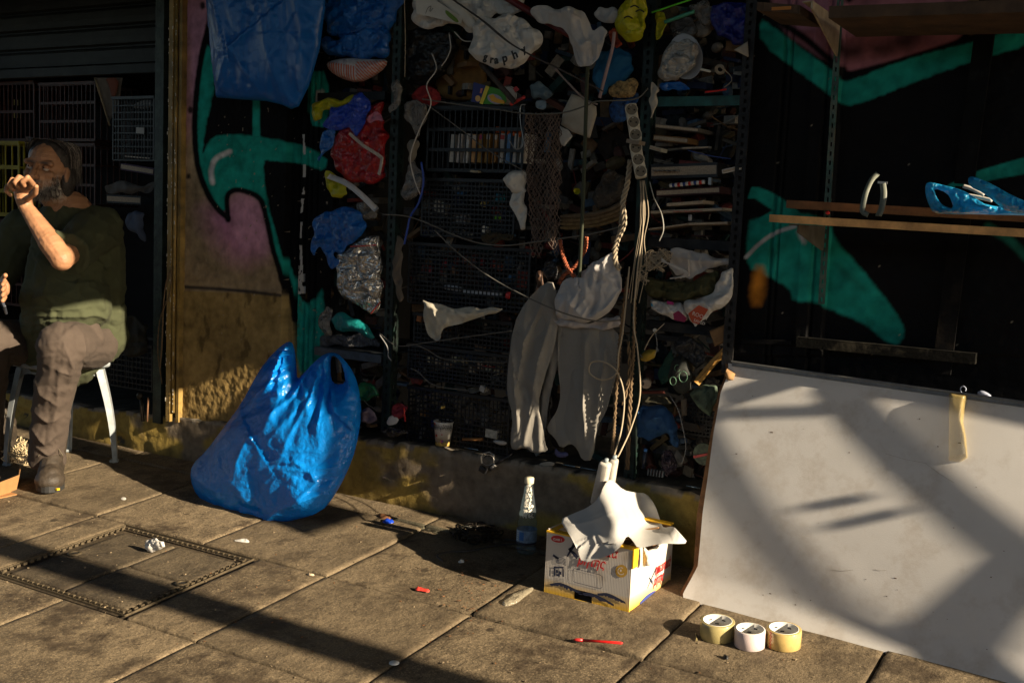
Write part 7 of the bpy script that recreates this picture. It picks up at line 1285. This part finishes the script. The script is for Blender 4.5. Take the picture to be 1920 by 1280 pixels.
def fuse(mb, voxel, smooth=6, disp=None, n='body', m=None, par=None, factor=.5):
    me = bpy.data.meshes.new('tmp'); me.from_pydata([tuple(p) for p in mb.v], [], mb.f); me.update(); o = bpy.data.objects.new('tmp', me); COL.objects.link(o)
    r = o.modifiers.new('r', 'REMESH'); r.mode = 'VOXEL'; r.voxel_size = voxel; s = o.modifiers.new('s', 'SMOOTH'); s.iterations = smooth; s.factor = factor
    dg = bpy.context.evaluated_depsgraph_get(); dg.update(); me2 = bpy.data.meshes.new_from_object(o.evaluated_get(dg)); bpy.data.objects.remove(o)
    k = len(me2.vertices); V = np.zeros(k*3); me2.vertices.foreach_get('co', V); V = V.reshape(-1, 3); Nn = np.zeros(k*3); me2.vertices.foreach_get('normal', Nn); Nn = Nn.reshape(-1, 3)
    if disp is not None: V = V+Nn*disp(V, Nn)[:, None]; me2.vertices.foreach_set('co', V.ravel()); me2.update()
    me2.materials.clear(); 
    if m: me2.materials.append(m)
    me2.polygons.foreach_set('use_smooth', [True]*len(me2.polygons)); me2.name = n; o = link(n, me2, par)
    if par is not None: o.matrix_parent_inverse = par_inv(par)
    return o, V, Nn
man = thing('person', 'seated grey bearded man in an olive shirt and brown trousers, hand at his mouth', 'person', cs)
man.location.z = 0
J = dict(head=W(88, 322, -.50), neckb=W(128, 404, -.40), chest=W(135, 455, -.36), belly=W(125, 560, -.40), pelvis=W(130, 640, -.26), shL=W(188, 425, -.33), shR=W(48, 430, -.42), elL=W(116, 486, -.66), wrL=W(50, 390, -.68), haL=W(40, 364, -.68), elR=W(-30, 560, -.50), wrR=W(-2, 545, -.68),
         hipL=W(172, 645, -.26), knL=W(112, 648, -.60), anL=W(86, 868, -.50), hipR=W(95, 650, -.26), knR=W(-22, 640, -.60), anR=W(-28, 862, -.46))
# skull frame
HF = Vector((.44, -.895, .02)).normalized(); HS = Vector((.89, .44, -.08)); HS = (HS-HF*HS.dot(HF)).normalized(); HU = HS.cross(HF)*-1; 
if HU.z < 0: HU = -HU
HR = Matrix((HS, HF, HU)).transposed()           # local x = his left, y = forward, z = up
def H(x, y, z): return J['head']+HS*x+HF*y+HU*z
body = MB()
ellip(body, H(0, -.012, .028), (.074, .092, .088), HR); ellip(body, H(0, .030, -.030), (.060, .060, .072), HR); ellip(body, H(0, .048, -.074), (.034, .036, .030), HR)   # skull, face, chin
ellip(body, H(.036, .058, -.012), (.022, .022, .018), HR); ellip(body, H(-.036, .058, -.012), (.022, .022, .018), HR)                                     # cheekbones
capsule(body, H(0, .082, .022), H(0, .108, -.022), .009, .014); ellip(body, H(.011, .092, -.026), (.009, .011, .008), HR); ellip(body, H(-.011, .092, -.026), (.009, .011, .008), HR)    # nose
capsule(body, H(-.045, .066, .030), H(.045, .066, .030), .013, .013)                                                                                    # brow
capsule(body, H(-.018, .082, -.048), H(.018, .082, -.048), .010, .010); capsule(body, H(-.015, .082, -.060), H(.015, .082, -.060), .009, .009)      # lips
for s in (1, -1): ellip(body, H(s*.078, -.008, -.004), (.008, .018, .030), HR)                                                                          # ears
capsule(body, H(0, -.02, -.05), J['neckb'], .056, .062)
capsule(body, J['neckb'], J['belly'], .10, .15, 1); capsule(body, J['shL'], J['shR'], .07, .07); capsule(body, J['belly'], J['pelvis'], .15, .15)
upm = J['shL'].lerp(J['elL'], .5)
capsule(body, J['shL'], upm, .060, .050); capsule(body, upm, J['elL'], .050, .040); ellip(body, J['elL']+Vector((.0, .0, -.004)), (.040, .040, .038))
fm = J['elL'].lerp(J['wrL'], .32); capsule(body, J['elL'], fm, .041, .043); capsule(body, fm, J['wrL'], .043, .026, .9)
# left hand: curled in front of the mouth
def hp(px, py, dy): return W(px, py, -.68+dy)
ellip(body, J['haL'], (.030, .024, .042), Matrix.Rotation(-.25, 3, 'Y')); capsule(body, J['wrL'], hp(45, 375, 0), .026, .030)
for k, (kn, mid, tip, r_) in enumerate((((62, 346, -.012), (52, 333, -.05), (38, 348, -.062), .0100), ((49, 341, -.02), (36, 332, -.055), (26, 350, -.068), .0102), ((35, 342, -.024), (23, 337, -.052), (17, 356, -.062), .0098), ((24, 349, -.022), (14, 348, -.044), (12, 366, -.05), .0086))):
    K, Mi, T = hp(*kn), hp(*mid), hp(*tip); base = J['haL'].lerp(K, .3); capsule(body, base, K, r_*1.15, r_*1.1, n=10); capsule(body, K, Mi, r_*1.08, r_, n=10); mm_ = Mi.lerp(T, .55)+Vector((0, -.004, 0)); capsule(body, Mi, mm_, r_, r_*.95, n=10); capsule(body, mm_, T+Vector((.006, .012, 0)), r_*.95, r_*.8, n=10)
capsule(body, hp(52, 372, -.01), hp(66, 362, -.03), .012, .011, n=10); capsule(body, hp(66, 362, -.03), hp(68, 350, -.045), .011, .009, n=10)
# right arm mostly out of the frame, hand on the thigh holding a phone
capsule(body, J['shR'], J['elR'], .058, .042); capsule(body, J['elR'], J['wrR'], .042, .027); ellip(body, W(6, 540, -.70), (.03, .02, .035))
for k in range(4): a = W(2, 530+9*k, -.715); b = W(9, 527+10*k, -.735); c_ = W(5, 534+10*k, -.755); capsule(body, a, b, .0095, .009, n=8); capsule(body, b, c_, .009, .008, n=8)
capsule(body, W(4, 525, -.70), W(10, 516, -.73), .010, .009, n=8)
for a, b, c_ in (('hipL', 'knL', 'anL'), ('hipR', 'knR', 'anR')): capsule(body, J[a], J[b], .075, .055); capsule(body, J[b], J[c_], .052, .036)
mskin = M('skin', vcol=True, r=.52, spec=.4, bump=.25, bs=260)
def loc(V): D = V-np.array(J['head']); return np.stack([D@np.array(HS), D@np.array(HF), D@np.array(HU)], 1)
def bd(V, N_):
    q = loc(V); d = np.zeros(len(V)); inh = (np.abs(q) < .16).all(1)
    def g(c, r): return np.exp(-((q-np.array(c))**2/np.array(r)**2).sum(1))
    d -= .011*(g((.030, .085, .012), (.016, .02, .010))+g((-.030, .085, .012), (.016, .02, .010)))          # eye sockets
    d -= .007*g((0, .095, -.054), (.022, .02, .0035))+.004*(g((.035, .075, -.035), (.010, .02, .02))+g((-.035, .075, -.035), (.010, .02, .02)))
    d -= .003*(np.abs(np.sin(q[:, 2]*420)) > .8)*g((0, .08, .065), (.045, .05, .022))*.5
    beard = g((0, .06, -.078), (.07, .06, .035))+.9*g((.055, .025, -.055), (.03, .05, .04))+.9*g((-.055, .025, -.055), (.03, .05, .04))
    d = d*inh+.0045*np.clip(beard, 0, 1)*inh*(1+.9*pn(q[:, 0]*160, q[:, 2]*60, 3)); d += .0008*fbm(V[:, 0]*60, V[:, 2]*60, 2, 2); return d
bo, BV, BN = fuse(body, .0028, 4, bd, 'body', mskin, man)
q = loc(BV); skin = np.tile(np.array([.31, .155, .080]), (len(BV), 1)); n1 = fbm(BV[:, 0]*35, BV[:, 2]*35, 3, 3)[:, None]; skin *= 1+.22*n1
def gg(c, r): return np.exp(-((q-np.array(c))**2/np.array(r)**2).sum(1))[:, None]
bm_ = np.clip(1.3*gg((0, .05, -.082), (.068, .07, .028))+1.1*gg((.058, .018, -.058), (.026, .045, .045))+1.1*gg((-.058, .018, -.058), (.026, .045, .045))+.9*gg((.0, .095, -.040), (.034, .03, .007)), 0, 1)
bcol = np.where(fbm(q[:, 0]*170, q[:, 2]*70, 5, 2)[:, None] > -.1, np.array([.30, .27, .24]), np.array([.10, .08, .07])); bcol = np.where((np.abs(q[:, 0]) < .026)[:, None], bcol*.55, bcol)
skin = skin*(1-bm_)+bcol*bm_; lip = np.clip(gg((0, .092, -.054), (.020, .02, .007))*1.2, 0, 1); skin = skin*(1-lip*.6)+np.array([.25, .07, .05])*lip*.6
eb = np.clip(1.4*(gg((.030, .085, .031), (.020, .03, .0055))+gg((-.030, .085, .031), (.020, .03, .0055))), 0, 1); skin = skin*(1-eb*.85)+np.array([.04, .03, .025])*eb*.85
es = np.clip(gg((.030, .085, .010), (.018, .03, .012))+gg((-.030, .085, .010), (.018, .03, .012)), 0, 1); skin *= 1-.35*es
setcol(bo.data, np.clip(skin, .01, .8))
for s in (1, -1):
    c = H(s*.030, .0665, .0115); MB().ell(c, (.0118, .0118, .0105), HR, 16, 10).build('eye', M('eye_white', (.42, .38, .34), .25), man, True)
    g_ = (HF*.85-HS*.25*1+HU*.25).normalized(); MB().ell(c+g_*.0092, (.0052, .0052, .0052), HR, 12, 8).build('iris', M('iris', (.02, .014, .01), .15), man, True)
    MB().ell(c+HU*.0035+HF*.001, (.0132, .0125, .0098), HR, 14, 8).build('eyelid', M('lid_skin', (.28, .13, .065), .55), man, True)
# hair: cap plus strands
mhair = M('hair', (.035, .030, .027), .55, var=.6, vs=150, spec=.5); mhairg = M('hair_grey', (.16, .14, .125), .55, var=.4, vs=150)
cap_ = MB(); ellip(cap_, H(0, -.030, .048), (.083, .090, .082), HR); ellip(cap_, H(.066, -.040, -.02), (.026, .045, .07), HR); ellip(cap_, H(-.066, -.040, -.02), (.026, .045, .07), HR); ellip(cap_, H(0, -.085, -.03), (.065, .03, .07), HR)
def hd(V, N_): q = loc(V); return .0025*np.clip(-q[:, 1]*30, 0, 1)*np.sin(q[:, 0]*260+6*pn(q[:, 2]*18, q[:, 1]*18, 2))*(np.abs(N_[:, 2]) < .9)+.003*fbm(q[:, 0]*60, q[:, 2]*20, 8, 2)
ho, HV, HN = fuse(cap_, .004, 4, hd, 'hair', mhair, man)
rh = random.Random(6); sA_, sB_ = MB(), MB()
for i in range(520):
    s = rh.choice((1, -1)) if rh.random() < .55 else 1; u = rh.random(); th = .15+1.25*rh.random(); pts = []; x0 = s*(.012+.05*rh.random()); y0 = .052-.12*rh.random()
    L_ = .75+.35*rh.random(); k = 8
    for j in range(k+1):
        t = j/k*L_; a = t*1.75; y = y0*(1-t*.3)-.045*t-.03*t*t; rx = .083+.006*rh.random()*.3; x = s*(abs(x0)*(1-min(1, a/1.4))+rx*math.sin(min(a, 1.45))*1.0); z = .034+.088*math.cos(min(a, 1.5))-(max(0, a-1.35))*.13*(.8+.4*u)
        pts.append(H(x+rh.gauss(0, .0012), y+rh.gauss(0, .001), z))
    (sB_ if rh.random() < .38 else sA_).tube(pts, [.0011]*k+[.0004], 3, False)
for n_, mb, mm_ in (('hair_strands', sA_, mhair), ('grey_strands', sB_, mhairg)): o = mb.build(n_, mm_, man, True); o['kind'] = 'stuff'
bs = MB(); bs2 = MB()
for i in range(900):
    a = rh.uniform(-1.35, 1.35); zz = rh.uniform(-.098, -.048) if abs(a) > .5 else rh.uniform(-.105, -.070); rr = .062; x = rr*math.sin(a)*1.02; y = .034+.055*math.cos(a)-.02*max(0, abs(a)-.9); 
    if abs(a) > .9: zz = rh.uniform(-.09, -.01)
    p = H(x, y-.008, zz); d = (HS*math.sin(a)*.5+HF*math.cos(a)*.5-HU*(.7+.4*rh.random())+Vector((rh.gauss(0, .2), rh.gauss(0, .2), 0))).normalized(); L_ = .012+.012*rh.random(); (bs if rh.random() < .65 else bs2).tube([p, p+d*L_*.5, p+d*L_-HU*.002], [.0008, .0007, .0003], 3, False)
for i in range(160):
    x = rh.uniform(-.032, .032); p = H(x, .088-abs(x)*.5, -.040+rh.gauss(0, .002)); d = (-HU+HS*x*12+HF*.2).normalized(); bs2.tube([p, p+d*.012], [.0009, .0004], 3, False)
o = bs.build('grey_beard', M('beard_grey', (.34, .31, .28), .6), man, True); o['kind'] = 'stuff'; o = bs2.build('dark_beard', mhair, man, True); o['kind'] = 'stuff'
# ---- shirt
sh_ = MB(); tr = J['chest']
capsule(sh_, J['neckb']+Vector((0, .0, -.05)), J['belly'], .125, .172, 1); capsule(sh_, J['shL'], J['shR'], .088, .088); ellip(sh_, J['belly']+Vector((.01, -.01, -.01)), (.195, .165, .15)); capsule(sh_, J['belly'], J['pelvis']+Vector((.01, -.02, .0)), .165, .19); capsule(sh_, J['chest']+Vector((.06, .04, 0)), J['pelvis']+Vector((.09, .06, .03)), .13, .13)
slv = J['shL'].lerp(J['elL'], .84); capsule(sh_, J['shL']+Vector((-.01, .01, -.01)), J['shL'].lerp(J['elL'], .35), .092, .086); mbs = MB().tube([J['shL'].lerp(J['elL'], t) for t in (.1, .3, .5, .68, .86)], [.085, .088, .084, .080, .083], 18); sh_.add(mbs.v, mbs.f)
capsule(sh_, J['shR'], J['shR'].lerp(J['elR'], .6), .088, .078)
for a, b in (((30, 640), (60, 610)),): capsule(sh_, W(70, 615, -.46), W(140, 600, -.45), .06, .06)
def cf(folds, base, sc=26., seed=1, st=(1, 1)):
    def d(V, N_):
        P = PX(V); x, y = P[:, 0], P[:, 1]; wx = x+10*pn(x/40, y/40, 3); wy = y+10*pn(x/40, y/40, 4); h = base*(.8*tri(wx/sc*st[0], wy/sc*st[1], seed)+.45*tri(wx/sc*2.2*st[0], wy/sc*2.2*st[1], seed+5)+.5*pn(x/60, y/60, 9))
        fc = np.clip(-(N_@np.array([-.45, .85, 0]))*3, 0, 1)
        for f in folds: h = h+fc*fold(P, *f)
        return h
    return d
msh_ = M('shirt_olive', (.046, .052, .024), .9, weave=900, var=.10, vs=8)
sf = [([(70, 400), (110, 440), (160, 455)], .008, 6), ([(130, 455), (175, 462), (215, 450)], .012, 6), ([(150, 430), (185, 440), (215, 470)], .010, 6), ([(165, 480), (195, 500), (225, 490)], .012, 6), ([(60, 560), (100, 555), (160, 570)], .014, 6), ([(55, 575), (110, 580), (170, 575)], .014, 6), ([(80, 545), (100, 570), (96, 600)], .010, 5), ([(60, 590), (120, 592), (180, 590), (220, 600)], .014, 5), ([(200, 510), (190, 560), (195, 620)], .009, 6), ([(220, 520), (226, 580), (218, 640)], .010, 6), ([(150, 520), (140, 545), (160, 560)], .008, 6), ([(60, 610), (90, 600), (140, 606)], .010, 4), ([(60, 470), (90, 520), (84, 560)], .012, 6), ([(140, 500), (165, 540), (210, 560)], .011, 5), ([(160, 395), (200, 420), (222, 470)], .010, 5), ([(100, 520), (140, 536), (190, 530)], .010, 5)]
so_, SV, SN = fuse(sh_, .0045, 6, cf(sf, .0075, 24), 'shirt', msh_, man)
cl = MB(); 
for s in (1, -1): cl.bar(J['neckb']+HS*s*.045+HF*.05+Vector((0, 0, -.012)), J['neckb']+HS*s*.072-HF*.03+Vector((0, 0, .028)), .045, .006, tuple(HS*s*.8+Vector((0, 0, .5))))
cl.build('collar', msh_, man)
# ---- trousers
mtr = M('trousers_brown', (.060, .044, .034), .9, weave=900, var=.10, vs=9); tm = MB()
ellip(tm, J['pelvis']+Vector((0, .0, -.02)), (.18, .15, .12))
for a, b, c_ in (('hipL', 'knL', 'anL'), ('hipR', 'knR', 'anR')):
    capsule(tm, J[a], J[b]+Vector((0, .03, .0)), .105, .088); ellip(tm, J[b], (.086, .08, .088)); m1 = J[b].lerp(J[c_], .45); capsule(tm, J[b]+Vector((0, .01, -.02)), m1, .084, .072); mb = MB().tube([m1.lerp(J[c_], t) for t in (-.1, .2, .5, .8, .97)], [.071, .070, .069, .070, .074], 18); tm.add(mb.v, mb.f)
ellip(tm, W(168, 632, -.40), (.065, .05, .07))
tf = [([(70, 650), (110, 640), (150, 600)], .008, 8), ([(100, 690), (128, 700), (135, 690)], .010, 5), ([(118, 640), (136, 690), (128, 720)], .012, 5), ([(60, 700), (80, 740), (110, 760)], .010, 6), ([(64, 770), (90, 790), (112, 780)], .012, 5), ([(60, 800), (84, 830), (108, 812)], .014, 5), ([(66, 835), (90, 850), (106, 840)], .012, 4), ([(150, 610), (158, 650), (150, 690)], .012, 4), ([(60, 660), (56, 720), (60, 780)], .008, 6), ([(110, 700), (106, 760), (96, 800)], .010, 5), ([(172, 620), (180, 650), (172, 670)], .008, 6)]
to_, TV, TN = fuse(tm, .0045, 5, cf(tf, .0042, 20, 7, (1, 1)), 'trousers', mtr, man)
# ---- boots
mbt = M('boot_brown', (.035, .026, .018), .6, var=.4, vs=50, bump=.5, bs=120); msl = M('boot_sole', (.018, .018, .018), .7, bump=.3)
def boot(an, heel, toe, name='boot'):
    d = toe-heel; d.z = 0; L_ = d.length; x = d.normalized(); y = Vector((-x.y, x.x, 0)); R = Matrix((x, y, Vector((0, 0, 1)))).transposed(); g = lambda a: Vector((a.x, a.y, gz(a.y))); mb = MB()
    h0 = g(heel)+x*.05; t0 = g(toe)-x*.06; capsule(mb, h0+Vector((0, 0, .062)), t0+Vector((0, 0, .056)), .048, .048, 1.0); ellip(mb, t0+Vector((0, 0, .050)), (.064, .056, .043), R); capsule(mb, h0+x*.02+Vector((0, 0, .08)), Vector((an.x, an.y, h0.z+.17)), .050, .060); capsule(mb, h0+x*.03+Vector((0, 0, .12)), h0.lerp(t0, .6)+Vector((0, 0, .085)), .048, .040)
    bt_, V, N_ = fuse(mb, .004, 4, lambda V, N_: .0015*tri(V[:, 0]*60, V[:, 2]*60, 4), name, mbt, man); sm_ = MB(); out = []
    for k in range(28):
        t = 2*math.pi*k/28; cx = .5*L_*math.cos(t); w = .050+.014*math.cos(t)-.008*math.exp(-((cx+.02)/.05)**2); out.append(g(heel)+x*(L_*.5+cx)+y*(w*math.sin(t)*1.05))
    v = [p+Vector((0, 0, .001)) for p in out]+[p+Vector((0, 0, .032)) for p in out]; k = len(out); s_ = sm_.add(v, [tuple(range(k))[::-1], tuple(range(k, 2*k))]+[(i, (i+1) % k, (i+1) % k+k, i+k) for i in range(k)]).build('sole', msl, bt_, False); pass
    lc = MB()
    for i in range(6):
        t = .30+.062*i; c_ = h0.lerp(t0, t*.95)+Vector((0, 0, .172-.0125*i)); lc.tube([c_-y*.028-x*.004-Vector((0, 0, .012)), c_+Vector((0, 0, .004)), c_+y*.028+x*.008-Vector((0, 0, .012))], .0028, 5); lc.tube([c_+y*.028-x*.004-Vector((0, 0, .012)), c_+Vector((0, 0, .006)), c_-y*.028+x*.008-Vector((0, 0, .012))], .0028, 5)
    c_ = h0.lerp(t0, .30)+Vector((0, 0, .182)); 
    for s in (-1, 1): lc.tube(spline([c_, c_+y*s*.02+x*.02+Vector((0, 0, .012)), c_+y*s*.042+x*.03+Vector((0, 0, -.018)), c_+y*s*.02+x*.035+Vector((0, 0, -.03)), c_+x*.01], 6), .0018, 5); lc.tube(spline([c_, c_+y*s*.02+x*.04+Vector((0, 0, -.02)), c_+y*s*.045+x*.05+Vector((0, 0, -.06))], 6), .0018, 5)
    l_ = lc.build('lace', M('lace', (.09, .075, .05), .8), bt_, True); return bt_, x, y, g(heel), L_
toe = G(92, 930); heel = toe+Vector((-.20, .165, 0)); an2 = heel+Vector((.055, -.045, 0))
def fixpar(o):
    for c_ in o.children: c_.matrix_parent_inverse = par_inv(man)
b1, bxx, byy, bh0, bL = boot(an2, heel, toe)
pt_ = MB().box(bh0+bxx*(bL-.004)+byy*.030+Vector((0, 0, .014)), (.010, .012, .007)).build('yellow_tab', M('tab_yellow', (.70, .42, .01), .5), b1)
toe2 = G(-10, 868)+Vector((0, 0, 0)); toe2 = G(2, 866); heel2 = toe2+Vector((-.20, .165, 0)); boot(heel2+Vector((.03, -.06, 0)), heel2, toe2)
ph = thing('phone', 'dark phone held in the man right hand at the left edge of the photograph', 'phone', W(4, 570, -.66)); MB().box(W(6, 572, -.68), (.05, .010, .07), Matrix.Rotation(.9, 3, 'Y')@Matrix.Rotation(.6, 3, 'X'), .003).build('casing', M('phone_bl', (.05, .055, .07), .2), ph)
# cardboard tray and shredded packing beside him
mkr = M('kraft', (.30, .15, .055), .85, var=.15, vs=20, bump=.2, bs=90); tr_ = thing('cardboard_tray', 'brown cardboard tray corner on the pavement at the left edge beside the boot', 'box', G(20, 935))
c1 = G(31, 918, .0); c0 = G(-60, 955, 0); c2 = c1+Vector((-.13, .10, 0)); z0 = Vector((0, 0, .065)); 
def quadp(n, a, b, hgt, fl, m, par):
    d = (b-a).normalized(); nn = Vector((d.y, -d.x, 0)); mb = MB(); v = [a, b, b+Vector((0, 0, hgt))+nn*fl, a+Vector((0, 0, hgt))+nn*fl]; v += [p-nn*.004 for p in v]; mb.add(v, [(0, 1, 2, 3), (7, 6, 5, 4), (3, 2, 6, 7), (1, 5, 6, 2), (0, 3, 7, 4), (0, 4, 5, 1)]); o = mb.build(n, m, par); return o
quadp('front_flap', c0, c1, .060, .012, mkr, tr_); quadp('side_flap', c1, c2, .060, .012, mkr, tr_); MB().box(((c0+c2)/2+Vector((0, 0, .004))), (.16, .10, .004)).build('bottom', mkr, tr_)
mb = MB(); rs_ = random.Random(14)
for i in range(90):
    p = G(28+rs_.gauss(0, 16), 842+rs_.gauss(0, 8), .01+.05*rs_.random()); pts = [p]
    for j in range(4): p = p+Vector((rs_.gauss(0, .012), rs_.gauss(0, .008), rs_.gauss(0, .010))); p.z = max(p.z, gz(p.y)+.002); pts.append(p)
    mb.tube(spline(pts, 3), .0022, 4)
tag(mb.build('shredded_packing', M('shred', (.50, .40, .24), .8, var=.2), None, True), 'pile of pale shredded packing strips against the ledge behind the stool', 'packing', kind='stuff')
